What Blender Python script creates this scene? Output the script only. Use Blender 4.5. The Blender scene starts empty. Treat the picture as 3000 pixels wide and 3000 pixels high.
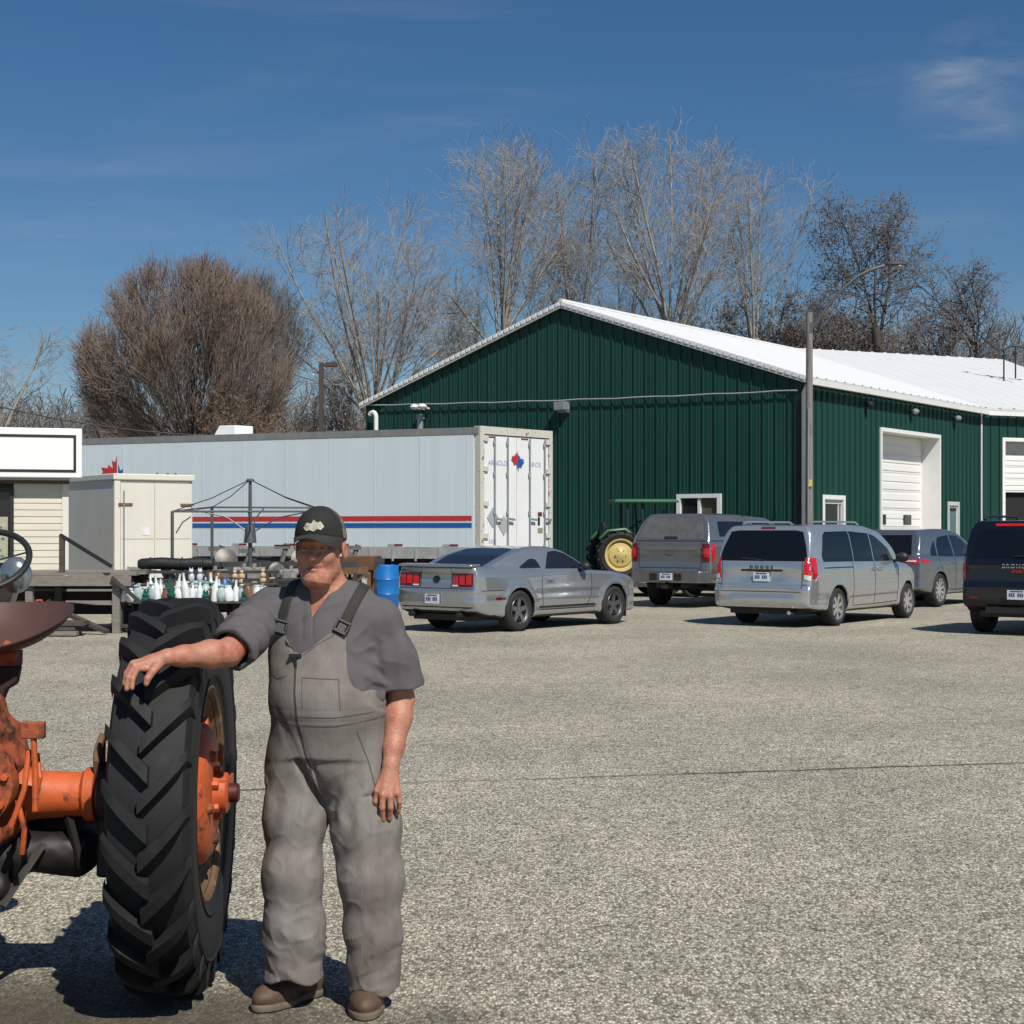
import bpy, bmesh, math, random
import numpy as np
from mathutils import Vector, Matrix
from mathutils.bvhtree import BVHTree
S = bpy.context.scene
COL = S.collection
R_ = math.radians
PI = math.pi
CAMH = 1.69

def at(px, py, Y):
    """a point seen at photo position (px, py), Y metres in front of the lens"""
    return Vector(((px - 966) * Y / 3000, Y, CAMH - (py - 1000) * Y / 3000))

# ------------------------------------------------------------------ objects
def tag(o, label=None, cat=None, group=None, kind=None):
    if label: o['label'] = label
    if cat: o['category'] = cat
    if group: o['group'] = group
    if kind: o['kind'] = kind
    return o

def thing(name, label, cat, loc=(0, 0, 0), rz=0.0, group=None):
    o = bpy.data.objects.new(name, None)
    COL.objects.link(o)
    o.empty_display_size = 0.2
    o.location = loc
    o.rotation_euler = (0, 0, rz)
    return tag(o, label, cat, group)

def link(name, me, parent=None):
    o = bpy.data.objects.new(name, me)
    COL.objects.link(o)
    if parent is not None: o.parent = parent
    return o

def copy_tree(o, parent=None):
    c = o.copy(); COL.objects.link(c); c.parent = parent
    for ch in list(o.children): copy_tree(ch, c)
    return c

class MB:
    """collects shapes that become ONE mesh object"""
    def __init__(s): s.v = []; s.f = []; s.m = []
    def add(s, vs, fs, m=0, M=None):
        b = len(s.v)
        if M is not None: vs = [M @ Vector(v) for v in vs]
        s.v += [tuple(v) for v in vs]
        s.f += [tuple(i + b for i in f) for f in fs]
        s.m += [m] * len(fs)
        return s
    def box(s, lo, hi, m=0, M=None):
        x0, y0, z0 = lo; x1, y1, z1 = hi
        v = [(x0,y0,z0),(x1,y0,z0),(x1,y1,z0),(x0,y1,z0),(x0,y0,z1),(x1,y0,z1),(x1,y1,z1),(x0,y1,z1)]
        f = [(0,3,2,1),(4,5,6,7),(0,1,5,4),(1,2,6,5),(2,3,7,6),(3,0,4,7)]
        return s.add(v, f, m, M)
    def bar(s, a, b, w, h=None, m=0, up=(0, 0, 1)):
        """a rectangular bar from a to b"""
        h = w if h is None else h
        a = Vector(a); b = Vector(b); d = (b - a)
        L = d.length
        if L < 1e-6: return s
        d.normalize(); u = Vector(up)
        if abs(d.dot(u)) > .98: u = Vector((1, 0, 0))
        r = d.cross(u).normalized(); u = r.cross(d)
        M = Matrix((( r.x, d.x, u.x, a.x), (r.y, d.y, u.y, a.y), (r.z, d.z, u.z, a.z), (0, 0, 0, 1)))
        return s.box((-w/2, 0, -h/2), (w/2, L, h/2), m, M)
    def tube(s, pts, rad, n=8, m=0, cap=True, closed=False):
        pts = [Vector(p) for p in pts]
        if not hasattr(rad, '__len__'): rad = [rad] * len(pts)
        k = len(pts); vs = []
        t0 = (pts[1] - pts[0]).normalized()
        u = Vector((0, 0, 1)) if abs(t0.z) < .9 else Vector((1, 0, 0))
        for i, p in enumerate(pts):
            if closed: t = pts[(i+1) % k] - pts[i-1]
            else: t = pts[min(i+1, k-1)] - pts[max(i-1, 0)]
            t.normalize()
            r = t.cross(u)
            if r.length < 1e-5: r = t.orthogonal()
            r.normalize(); u = r.cross(t).normalized()
            for j in range(n):
                a = 2*PI*j/n
                vs.append(p + (r*math.cos(a) + u*math.sin(a)) * rad[i])
        fs = []
        for i in range(k if closed else k-1):
            i2 = (i+1) % k
            for j in range(n):
                j2 = (j+1) % n
                fs.append((i*n+j, i2*n+j, i2*n+j2, i*n+j2)[::-1])
        if cap and not closed:
            fs.append(tuple(range(n))); fs.append(tuple((k-1)*n+j for j in range(n))[::-1])
        return s.add(vs, fs, m)
    def cyl(s, a, b, r, r2=None, n=16, m=0):
        return s.tube([a, b], [r, r if r2 is None else r2], n, m)
    def lathe(s, prof, n=32, m=0, M=None, close=False):
        """profile of (radius, height) turned about z"""
        vs = []; fs = []; k = len(prof)
        for j in range(n):
            a = 2*PI*j/n; c, q = math.cos(a), math.sin(a)
            for (r, z) in prof: vs.append((r*c, r*q, z))
        for j in range(n):
            j2 = (j+1) % n
            for i in range(k if close else k-1):
                i2 = (i+1) % k
                fs.append((j*k+i, j2*k+i, j2*k+i2, j*k+i2))
        return s.add(vs, fs, m, M)
    def prism(s, poly, t0, t1, m=0, M=None):
        """2-D polygon (x, y) extruded in z from t0 to t1"""
        n = len(poly)
        vs = [(x, y, t0) for x, y in poly] + [(x, y, t1) for x, y in poly]
        fs = [tuple(range(n))[::-1], tuple(range(n, 2*n))]
        fs += [(i, (i+1) % n, n + (i+1) % n, n+i) for i in range(n)]
        return s.add(vs, fs, m, M)
    def ball(s, c, r, n=12, m=0, M=None):
        r = (r, r, r) if not hasattr(r, '__len__') else r
        k = n//2; vs = []; fs = []
        for i in range(k+1):
            p = PI*i/k
            for j in range(n):
                a = 2*PI*j/n
                vs.append((c[0]+r[0]*math.sin(p)*math.cos(a), c[1]+r[1]*math.sin(p)*math.sin(a), c[2]+r[2]*math.cos(p)))
        for i in range(k):
            for j in range(n):
                fs.append((i*n+j, (i+1)*n+j, (i+1)*n+(j+1) % n, i*n+(j+1) % n))
        return s.add(vs, fs, m, M)
    def build(s, name, mats, parent=None, smooth=True, bevel=0.0, angle=35, fix=False):
        me = bpy.data.meshes.new(name)
        me.from_pydata(s.v, [], s.f)
        if not hasattr(mats, '__len__'): mats = [mats]
        for q in mats: me.materials.append(q)
        if len(mats) > 1: me.polygons.foreach_set('material_index', s.m)
        me.validate()
        if fix:
            bm = bmesh.new(); bm.from_mesh(me)
            bmesh.ops.remove_doubles(bm, verts=bm.verts, dist=1e-5)
            bmesh.ops.recalc_face_normals(bm, faces=bm.faces)
            bm.to_mesh(me); bm.free()
        if smooth:
            me.polygons.foreach_set('use_smooth', [True]*len(me.polygons))
            me.set_sharp_from_angle(angle=R_(angle))
        me.update()
        o = link(name, me, parent)
        if bevel:
            b = o.modifiers.new('edge', 'BEVEL'); b.width = bevel; b.segments = 2
            b.limit_method = 'ANGLE'; b.angle_limit = R_(40)
        return o

def AXM(o, z, x=(1, 0, 0)):
    """matrix with origin o whose local z is the given direction"""
    z = Vector(z).normalized(); x = Vector(x)
    y = z.cross(x)
    if y.length < 1e-4: y = z.orthogonal()
    y.normalize(); x = y.cross(z)
    return Matrix(((x.x, y.x, z.x, o[0]), (x.y, y.y, z.y, o[1]), (x.z, y.z, z.z, o[2]), (0, 0, 0, 1)))

# ------------------------------------------------------------------ materials
MATS = {}
def nn(t, kind, **kw):
    n = t.nodes.new(kind)
    for k, v in kw.items():
        if k in n.inputs: n.inputs[k].default_value = v
        else: setattr(n, k, v)
    return n
def base_mat(name):
    m = bpy.data.materials.new(name); m.use_nodes = True
    t = m.node_tree; b = t.nodes['Principled BSDF']
    tc = t.nodes.new('ShaderNodeTexCoord')
    return m, t, b, tc
def rgb(c): return (c[0], c[1], c[2], 1.0)
def mk(name, col, rough=.6, metal=0.0, var=.18, scale=6.0, bump=0.0, bscale=60.0, coat=0.0,
       col2=None, c2amt=(.55, .7), c2scale=4.0, spec=.5, stretch=(1, 1, 1), sss=0.0):
    if name in MATS: return MATS[name]
    assert len(col) == 3, name
    m, t, b, tc = base_mat(name)
    L = t.links.new
    mp = nn(t, 'ShaderNodeMapping'); mp.inputs['Scale'].default_value = stretch
    L(tc.outputs['Object'], mp.inputs['Vector'])
    nz = nn(t, 'ShaderNodeTexNoise'); nz.inputs['Scale'].default_value = scale
    nz.inputs['Detail'].default_value = 6; nz.inputs['Roughness'].default_value = .65
    L(mp.outputs['Vector'], nz.inputs['Vector'])
    mr = nn(t, 'ShaderNodeMapRange'); mr.inputs['From Min'].default_value = .25; mr.inputs['From Max'].default_value = .75
    mr.inputs['To Min'].default_value = 1-var; mr.inputs['To Max'].default_value = 1+var
    L(nz.outputs['Fac'], mr.inputs['Value'])
    mx = nn(t, 'ShaderNodeMix', data_type='RGBA', blend_type='MULTIPLY')
    mx.inputs['Factor'].default_value = 1; mx.inputs['A'].default_value = rgb(col)
    L(mr.outputs['Result'], mx.inputs['B'])
    out = mx.outputs['Result']
    if col2 is not None:
        n2 = nn(t, 'ShaderNodeTexNoise'); n2.inputs['Scale'].default_value = c2scale; n2.inputs['Detail'].default_value = 8
        n2.inputs['Roughness'].default_value = .7
        L(mp.outputs['Vector'], n2.inputs['Vector'])
        r2 = nn(t, 'ShaderNodeMapRange'); r2.inputs['From Min'].default_value = c2amt[0]; r2.inputs['From Max'].default_value = c2amt[1]
        L(n2.outputs['Fac'], r2.inputs['Value'])
        m2 = nn(t, 'ShaderNodeMix', data_type='RGBA'); m2.inputs['B'].default_value = rgb(col2)
        L(r2.outputs['Result'], m2.inputs['Factor']); L(out, m2.inputs['A']); out = m2.outputs['Result']
    L(out, b.inputs['Base Color'])
    b.inputs['Roughness'].default_value = rough; b.inputs['Metallic'].default_value = metal
    b.inputs['Coat Weight'].default_value = coat; b.inputs['Coat Roughness'].default_value = .05
    b.inputs['Specular IOR Level'].default_value = spec
    if sss:
        b.inputs['Subsurface Weight'].default_value = sss; b.inputs['Subsurface Radius'].default_value = (.012, .005, .003)
        b.inputs['Subsurface Scale'].default_value = 1.0
    if bump:
        n3 = nn(t, 'ShaderNodeTexNoise'); n3.inputs['Scale'].default_value = bscale; n3.inputs['Detail'].default_value = 5
        L(mp.outputs['Vector'], n3.inputs['Vector'])
        bp = nn(t, 'ShaderNodeBump'); bp.inputs['Strength'].default_value = 1.0; bp.inputs['Distance'].default_value = bump
        L(n3.outputs['Fac'], bp.inputs['Height']); L(bp.outputs['Normal'], b.inputs['Normal'])
    MATS[name] = m
    return m

# ------------------------------------------------------------------ implicit surfaces
def smin(a, b, k):
    h = np.clip(.5 + .5*(b-a)/k, 0, 1)
    return b + (a-b)*h - k*h*(1-h)
def smax(a, b, k): return -smin(-a, -b, k)
def s_ell(P, c, r):
    x = (P[0]-c[0]); y = (P[1]-c[1]); z = (P[2]-c[2])
    k0 = np.sqrt((x/r[0])**2 + (y/r[1])**2 + (z/r[2])**2)
    k1 = np.sqrt((x/r[0]**2)**2 + (y/r[1]**2)**2 + (z/r[2]**2)**2) + 1e-9
    return k0*(k0-1)/k1
def s_cap(P, a, b, ra, rb):
    """round cone (capsule with two radii)"""
    a = np.asarray(a, float); b = np.asarray(b, float); d = b-a; L2 = float(d@d)
    x = P[0]-a[0]; y = P[1]-a[1]; z = P[2]-a[2]
    h = np.clip((x*d[0]+y*d[1]+z*d[2])/L2, 0, 1)
    return np.sqrt((x-h*d[0])**2 + (y-h*d[1])**2 + (z-h*d[2])**2) - (ra + (rb-ra)*h)
def s_chain(P, pts, rad, k=.012):
    d = None
    for i in range(len(pts)-1):
        e = s_cap(P, pts[i], pts[i+1], rad[i], rad[i+1])
        d = e if d is None else smin(d, e, k)
    return d
def s_box(P, c, h, r=0.0):
    qx = np.abs(P[0]-c[0])-h[0]+r; qy = np.abs(P[1]-c[1])-h[1]+r; qz = np.abs(P[2]-c[2])-h[2]+r
    return np.sqrt(np.maximum(qx,0)**2+np.maximum(qy,0)**2+np.maximum(qz,0)**2) + np.minimum(np.maximum(qx,np.maximum(qy,qz)),0) - r
def poly2(px, py, poly):
    """signed distance of points to a closed 2-D polygon (negative inside)"""
    v = np.asarray(poly, float); n = len(v)
    d = np.full(px.shape, 1e9); s = np.ones(px.shape)
    for i in range(n):
        a = v[i]; b = v[i-1]; e = b-a
        wx = px-a[0]; wy = py-a[1]
        h = np.clip((wx*e[0]+wy*e[1])/(e@e+1e-12), 0, 1)
        d = np.minimum(d, (wx-e[0]*h)**2+(wy-e[1]*h)**2)
        c1 = py >= a[1]; c2 = py < b[1]; c3 = e[0]*wy > e[1]*wx
        s = np.where((c1 & c2 & c3) | (~c1 & ~c2 & ~c3), -s, s)
    return s*np.sqrt(d)
_rng = np.random.RandomState(7)
_lat = _rng.rand(32, 32, 32).astype(np.float32)
def vnoise(P, sc, off=0.0):
    """smooth value noise in -1..1"""
    q = [np.asarray(P[i])*(sc if not hasattr(sc, '__len__') else sc[i]) + off*(1.7+i) for i in range(3)]
    q = np.broadcast_arrays(*q)
    i0 = [np.floor(a).astype(int) for a in q]; f = [a-b for a, b in zip(q, i0)]
    f = [a*a*(3-2*a) for a in f]
    r = 0
    for dx in (0, 1):
        for dy in (0, 1):
            for dz in (0, 1):
                w = (f[0] if dx else 1-f[0])*(f[1] if dy else 1-f[1])*(f[2] if dz else 1-f[2])
                r = r + w*_lat[(i0[0]+dx) & 31, (i0[1]+dy) & 31, (i0[2]+dz) & 31]
    return r*2-1

def nets(D, org, h):
    """surface nets: vertices and quads of the zero level of D"""
    ins = D < 0
    nx, ny, nz = D.shape
    c = np.zeros((nx-1, ny-1, nz-1), np.uint8)
    for dx in (0, 1):
        for dy in (0, 1):
            for dz in (0, 1):
                c += ins[dx:nx-1+dx, dy:ny-1+dy, dz:nz-1+dz]
    act = (c > 0) & (c < 8)
    I = np.argwhere(act); idx = np.full(act.shape, -1, np.int32); idx[act] = np.arange(len(I))
    acc = np.zeros((len(I), 3)); cnt = np.zeros(len(I))
    cor = [(0,0,0),(1,0,0),(0,1,0),(1,1,0),(0,0,1),(1,0,1),(0,1,1),(1,1,1)]
    val = [D[I[:,0]+q[0], I[:,1]+q[1], I[:,2]+q[2]].astype(float) for q in cor]
    for a in range(8):
        for b in range(a+1, 8):
            if sum(abs(cor[a][i]-cor[b][i]) for i in range(3)) != 1: continue
            m = (val[a] < 0) != (val[b] < 0)
            t = np.where(m, val[a]/np.where(m, val[a]-val[b], 1), 0)
            for i in range(3):
                acc[:, i] += np.where(m, cor[a][i] + t*(cor[b][i]-cor[a][i]), 0)
            cnt += m
    V = (I + acc/cnt[:, None])*h + np.asarray(org)
    Q = []
    for ax in range(3):
        sl0 = [slice(1, n-1) for n in (nx, ny, nz)]; sl1 = list(sl0)
        sl0[ax] = slice(0, (nx, ny, nz)[ax]-1); sl1[ax] = slice(1, (nx, ny, nz)[ax])
        a = ins[tuple(sl0)]; b = ins[tuple(sl1)]
        E = np.argwhere(a != b)
        if not len(E): continue
        flip = a[E[:,0], E[:,1], E[:,2]]
        o = np.ones(3, int); o[ax] = 0
        E = E + o
        u, w = [(1, 2), (2, 0), (0, 1)][ax]
        def cell(du, dw):
            e = E.copy(); e[:, u] -= du; e[:, w] -= dw
            return idx[e[:,0], e[:,1], e[:,2]]
        q = np.stack([cell(1,1), cell(0,1), cell(0,0), cell(1,0)], 1)
        q[~flip] = q[~flip][:, ::-1]
        Q.append(q)
    return V, np.concatenate(Q)

def sdf_mesh(fn, lo, hi, h, blk=20, slack=1.35):
    """evaluate fn blockwise on a grid and mesh its zero level"""
    lo = np.asarray(lo, float); hi = np.asarray(hi, float)
    n = np.ceil((hi-lo)/h).astype(int)+1
    ax = [lo[i]+h*np.arange(n[i]) for i in range(3)]
    D = np.empty(n, np.float32)
    half = blk*h/2*math.sqrt(3)*slack
    cs = [np.arange(0, n[i], blk) for i in range(3)]
    cx = [np.minimum(lo[i]+h*(cs[i]+blk/2), hi[i]+h) for i in range(3)]
    C = fn((cx[0][:, None, None], cx[1][None, :, None], cx[2][None, None, :]))
    C = np.broadcast_to(C, (len(cs[0]), len(cs[1]), len(cs[2])))
    for i, a in enumerate(cs[0]):
        for j, b in enumerate(cs[1]):
            for k, c in enumerate(cs[2]):
                sl = (slice(a, a+blk), slice(b, b+blk), slice(c, c+blk))
                if abs(C[i, j, k]) > half: D[sl] = C[i, j, k]
                else: D[sl] = fn((ax[0][sl[0]][:, None, None], ax[1][sl[1]][None, :, None], ax[2][sl[2]][None, None, :]))
    return nets(D, lo, h)

def sdf_obj(name, fn, lo, hi, h, mats, parent=None, relax=1, pick=None):
    V, Q = sdf_mesh(fn, lo, hi, h)
    me = bpy.data.meshes.new(name)
    me.from_pydata(V.tolist(), [], Q.tolist())
    if not hasattr(mats, '__len__'): mats = [mats]
    for q in mats: me.materials.append(q)
    if relax:
        bm = bmesh.new(); bm.from_mesh(me)
        for _ in range(relax): bmesh.ops.smooth_vert(bm, verts=bm.verts, factor=.5, use_axis_x=True, use_axis_y=True, use_axis_z=True)
        bm.to_mesh(me); bm.free()
    me.polygons.foreach_set('use_smooth', [True]*len(me.polygons))
    if pick is not None:
        n = len(me.polygons); c = np.empty(n*3); me.polygons.foreach_get('center', c)
        q = np.empty(n*3); me.polygons.foreach_get('normal', q)
        me.polygons.foreach_set('material_index', pick(c.reshape(-1, 3), q.reshape(-1, 3)).astype(int).tolist())
    me.update()
    return link(name, me, parent)

class Skin:
    """lays flat outlines onto a finished body, so that panes, lamps and seams follow its surface"""
    def __init__(s, o):
        me = o.data
        s.bvh = BVHTree.FromPolygons([v.co.copy() for v in me.vertices], [tuple(p.vertices) for p in me.polygons])
        s.parent = o.parent if o.parent is not None else o
    def hit(s, a, b, ax):
        if ax == 'R': o, d = Vector((a, -4, b)), Vector((0, 1, 0))     # side view from the right: (x, z)
        elif ax == 'L': o, d = Vector((a, 4, b)), Vector((0, -1, 0))
        elif ax == 'B': o, d = Vector((-5, a, b)), Vector((1, 0, 0))   # rear view: (y, z)
        elif ax == 'F': o, d = Vector((8, a, b)), Vector((-1, 0, 0))
        else: o, d = Vector((a, b, 6)), Vector((0, 0, -1))             # from above: (x, y)
        p, n, _, _ = s.bvh.ray_cast(o, d)
        if p is None:
            p, n, _, _ = s.bvh.find_nearest(o + d*4)
        return p, n, d
    def patch(s, name, poly, ax, mat, off=.005, edge=.07, parent=None, thick=0.0):
        bm = bmesh.new()
        vs = [bm.verts.new((a, b, 0)) for a, b in poly]
        bm.faces.new(vs)
        bmesh.ops.triangulate(bm, faces=bm.faces[:])
        for _ in range(6):
            L = [e for e in bm.edges if e.calc_length() > edge]
            if not L: break
            bmesh.ops.subdivide_edges(bm, edges=L, cuts=1)
            bmesh.ops.triangulate(bm, faces=[f for f in bm.faces if len(f.verts) > 3])
        top = []
        for v in bm.verts:
            p, n, d = s.hit(v.co.x, v.co.y, ax)
            top.append(p - d*off)
        for v, p in zip(bm.verts, top): v.co = p
        if thick:
            # turn the sheet into a thin shell that sits in the surface
            dirv = {'R': (0,-1,0), 'L': (0,1,0), 'B': (-1,0,0), 'F': (1,0,0), 'T': (0,0,1)}[ax]
            r = bmesh.ops.extrude_face_region(bm, geom=bm.faces[:])
            for v in [g for g in r['geom'] if isinstance(g, bmesh.types.BMVert)]: v.co += Vector(dirv)*thick
        bmesh.ops.recalc_face_normals(bm, faces=bm.faces)
        me = bpy.data.meshes.new(name); bm.to_mesh(me); bm.free()
        out = {'R': Vector((0,-1,0)), 'L': Vector((0,1,0)), 'B': Vector((-1,0,0)), 'F': Vector((1,0,0)), 'T': Vector((0,0,1))}[ax]
        if not thick and sum(p.normal.dot(out)*p.area for p in me.polygons) < 0: me.flip_normals()
        me.materials.append(mat)
        me.polygons.foreach_set('use_smooth', [True]*len(me.polygons))
        if thick: me.set_sharp_from_angle(angle=R_(40))
        return link(name, me, parent or s.parent)
    def line(s, name, pts, ax, mat, w=.012, off=.003, parent=None):
        """a thin strip along a polyline"""
        bm = bmesh.new(); P = []
        for i in range(len(pts)-1):
            a, b = Vector(pts[i]), Vector(pts[i+1]); n = max(1, int((b-a).length/.06))
            for k in range(n): P.append(a.lerp(b, k/n))
        P.append(Vector(pts[-1]))
        prev = None
        for i, p in enumerate(P):
            t = P[min(i+1, len(P)-1)] - P[max(i-1, 0)]
            t.normalize(); q = Vector((-t.y, t.x))*w/2
            cur = []
            for e in (p+q, p-q):
                hp, n, d = s.hit(e.x, e.y, ax)
                cur.append(bm.verts.new(hp - d*off))
            if prev: bm.faces.new((prev[0], prev[1], cur[1], cur[0]))
            prev = cur
        bmesh.ops.recalc_face_normals(bm, faces=bm.faces)
        me = bpy.data.meshes.new(name); bm.to_mesh(me); bm.free()
        me.materials.append(mat)
        return link(name, me, parent or s.parent)

def text_mesh(name, body, size, mat, parent, M, depth=.006, space=1.0):
    """raised lettering; M places its x (reading), y (up) and z (outward) axes"""
    cu = bpy.data.curves.new(name, 'FONT'); cu.body = body; cu.size = size
    cu.extrude = depth/2; cu.align_x = 'CENTER'; cu.align_y = 'CENTER'; cu.space_character = space
    cu.resolution_u = 3
    o = bpy.data.objects.new(name, cu); COL.objects.link(o)
    dg = bpy.context.evaluated_depsgraph_get()
    me = bpy.data.meshes.new_from_object(o.evaluated_get(dg))
    bpy.data.objects.remove(o); bpy.data.curves.remove(cu)
    me.transform(M); me.materials.clear(); me.materials.append(mat)
    me.name = name
    return link(name, me, parent)
# ------------------------------------------------------------------ vehicles
GLASS = mk('dark_glass', (.012, .015, .018), rough=.04, var=.05, spec=.6)
TINT = mk('tinted_glass', (.006, .007, .009), rough=.05, var=.05, spec=.55)
RUBBER = mk('tyre_rubber', (.016, .016, .017), rough=.8, var=.25, scale=14, bump=.002, bscale=90)
BLACKP = mk('black_plastic', (.014, .014, .015), rough=.55, var=.2, scale=12)
ALLOY = mk('alloy', (.78, .78, .79), rough=.25, metal=.85, var=.1)
ALLOYD = mk('dark_alloy', (.26, .26, .265), rough=.35, metal=.8, var=.15)
CHROME = mk('chrome', (.7, .7, .7), rough=.12, metal=1.0, var=.05)
LAMPRED = mk('red_lens', (.52, .010, .016), rough=.15, var=.25, scale=30, coat=.6)
LAMPDK = mk('dark_red_lens', (.12, .004, .007), rough=.15, var=.2, scale=30, coat=.6)
LAMPWH = mk('clear_lens', (.62, .60, .58), rough=.15, var=.1, coat=.6)
PLATE = mk('plate_white', (.62, .65, .70), rough=.4, var=.08)
PLATEINK = mk('plate_ink', (.04, .06, .16), rough=.5, var=.1)
SEAM = mk('panel_gap', (.015, .015, .016), rough=.8, var=.1)
def paint(name, c, metal=.72, rough=.2):
    return mk(name, c, rough=rough, metal=metal, var=.05, scale=3, coat=.7, spec=.5)
P_SILVER = paint('silver_paint', (.54, .56, .575))
P_COUPE = paint('grey_silver_paint', (.42, .445, .46))
P_TRUCK = paint('grey_truck_paint', (.27, .27, .27))
P_CROSS = paint('steel_blue_paint', (.22, .24, .265))
P_NAVY = paint('midnight_paint', (.006, .0075, .013), metal=.1, rough=.25)

def car_sdf(sp):
    def half(poly):            # close a half outline below the mirror line
        return [(poly[0][0], -2)] + poly + [(poly[-1][0], -2)]
    pl, fl = half(sp['plan']), [(-2, sp['front'][0][1])] + sp['front'] + [(-2, sp['front'][-1][1])]
    gp, gf = half(sp['gplan']), [(-2, sp['gfront'][0][1])] + sp['gfront'] + [(-2, sp['gfront'][-1][1])]
    k = sp.get('round', .07)
    R = sp['R']; Ra = sp.get('arch', R+.055); wb = sp['wb']; tr = sp['track']
    def fn(P):
        x, y, z = P; ay = np.abs(y)
        b = lambda u, v, poly: poly2(*[np.ascontiguousarray(q) for q in np.broadcast_arrays(u, v)], poly)
        d = smax(smax(b(x, z, sp['side']), b(x, ay, pl), k), b(ay, z, fl), k)
        g = smax(smax(b(x, z, sp['gside']), b(x, ay, gp), k*.8), b(ay, z, gf), k*.8)
        d = smin(d, g, sp.get('blend', .03))
        for (z0, wz, dep) in sp.get('creases', []):
            d = d + dep*np.exp(-((z-z0)/wz)**2)*np.clip((ay-.55)/.15, 0, 1)
        for (x0, z0, wx, wz, dep) in sp.get('rear_dents', []):   # shaping of the tail seen from behind
            d = d + dep*np.exp(-((z-z0)/wz)**4)*np.exp(-(y/wx)**6)*np.clip((x0-x)/.1, 0, 1)
        for xw in (0, wb):
            r = np.sqrt((x-xw)**2+(z-R)**2)
            d = d - sp.get('flare', .02)*np.exp(-(np.maximum(r-Ra, 0)/.09)**2)*np.clip((ay-.5)/.1, 0, 1)
            d = smax(d, -np.maximum(r-Ra, tr-.20-ay), .012)
        return d
    return fn

def car_body(root, sp, mat, h=.024):
    R = sp['R']; Ra = sp.get('arch', R+.055); wb = sp['wb']
    xs = [p[0] for p in sp['side']]; zs = [p[1] for p in sp['side']+sp['gside']]; ys = [p[1] for p in sp['plan']]
    def pick(c, n):
        k = np.zeros(len(c), int)
        for xw in (0, wb):
            r = np.hypot(c[:, 0]-xw, c[:, 2]-R)
            k[(r < Ra+.012) & (c[:, 2] < R+Ra) & ((n[:, 0]*(c[:, 0]-xw)+n[:, 2]*(c[:, 2]-R) < -.3*r) | (np.abs(c[:, 1]) < sp['track']-.1))] = 1
        k[(n[:, 2] < -.75) & (c[:, 2] < R+.1)] = 1
        k[(c[:, 2] < sp.get('clad', 0))] = 1
        return k
    return sdf_obj('body', car_sdf(sp), (min(xs)-.12, -max(ys)-.12, min(zs)-.08), (max(xs)+.12, max(ys)+.12, max(zs)+.1), h, [mat, BLACKP], root, relax=2, pick=pick)

def wheel(root, x, y, R, rr, w, rim_mat, spokes=5, sw=.07, parent=None):
    out = 1 if y > 0 else -1
    M = AXM((x, y, R), (0, out, 0))
    t = MB()
    t.lathe([(rr-.015, -w/2), (rr+.03, -w/2-.005), (R-.05, -w/2-.012), (R-.012, -w/2+.01), (R, -w/2+.03), (R, -.015), (R-.006, -.012), (R-.006, .012), (R, .015), (R, w/2-.03), (R-.012, w/2-.01),
             (R-.05, w/2+.012), (rr+.03, w/2+.005), (rr-.015, w/2)], 40, 0, M)
    to = t.build('wheel', RUBBER, root)
    r = MB()
    r.lathe([(rr, -w/2+.01), (rr-.02, w/2-.07), (rr-.025, w/2-.02), (rr+.006, w/2+.004), (rr+.012, w/2-.002)], 36, 0, M)
    r.lathe([(0, w/2-.055), (.06, w/2-.05), (.075, w/2-.03), (.03, w/2-.022), (0, w/2-.02)], 16, 0, M)
    for i in range(spokes):
        a = 2*PI*i/spokes+.3
        c, s = math.cos(a), math.sin(a)
        r.bar(M @ Vector((c*.04, s*.04, w/2-.042)), M @ Vector((c*(rr-.012), s*(rr-.012), w/2-.03)), sw, .03, 0, up=(0, out, 0))
    r.lathe([(0, -.02), (rr-.01, -.02)], 24, 1, M)
    r.lathe([(0, .0), (rr*.66, .0), (rr*.66, -.015)], 24, 2, M)
    r.build('rim', [rim_mat, BLACKP, mk('brake_disc', (.2, .18, .17), rough=.5, metal=.6)], to, angle=30)
    return to

def plate(root, M, w=.30, h=.15):
    b = MB(); b.box((-w/2, -h/2, -.004), (w/2, h/2, .006), 0, M)
    pl = b.build('licence_plate', PLATE, root, smooth=False)
    k = MB()
    x = -w*.40
    rs = random.Random(int(M[0][3]*97) % 50)
    for i in range(7):
        if i != 3: k.box((x, -h*.22, .0065), (x+w*.075, h*.2*rs.uniform(.7, 1), .009), 0, M)
        x += w*.115
    k.box((-w*.34, h*.31, .0065), (w*.34, h*.42, .009), 0, M)
    k.build('plate_print', PLATEINK, pl, smooth=False)
    return pl

def RM(x, y, z, tilt=0.0):
    """rear-facing frame: local x to the right as read from behind, y up, z rearwards"""
    M = Matrix(((0, 0, -1, x), (-1, 0, 0, y), (0, 1, 0, z), (0, 0, 0, 1)))
    return M @ Matrix.Rotation(tilt, 4, 'X')

def mirror_part(root, x, y, z, mat, w=.22, h=.16):
    s = 1 if y > 0 else -1
    m = MB()
    m.ball((x, y+s*w/2, z), (.09, w/2, h/2), 14)
    m.bar((x+.05, y-s*.05, z-h*.35), (x+.02, y+s*w*.4, z-h*.25), .05, .05)
    return m.build('side_mirror', mat, root)

def place(name, label, cat, rr_wheel, hd, track, group=None):
    """rr_wheel: world point of the right rear wheel; hd: unit heading (x, y)"""
    hx, hy = hd; n = math.hypot(hx, hy); hx /= n; hy /= n
    lx, ly = -hy, hx
    t = thing(name, label, cat, (rr_wheel[0]+lx*track, rr_wheel[1]+ly*track, 0), math.atan2(hy, hx), group)
    return t

def both(f):
    for s in (-1, 1): f(s)

CARS = 'cars parked in front of the green building'
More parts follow.
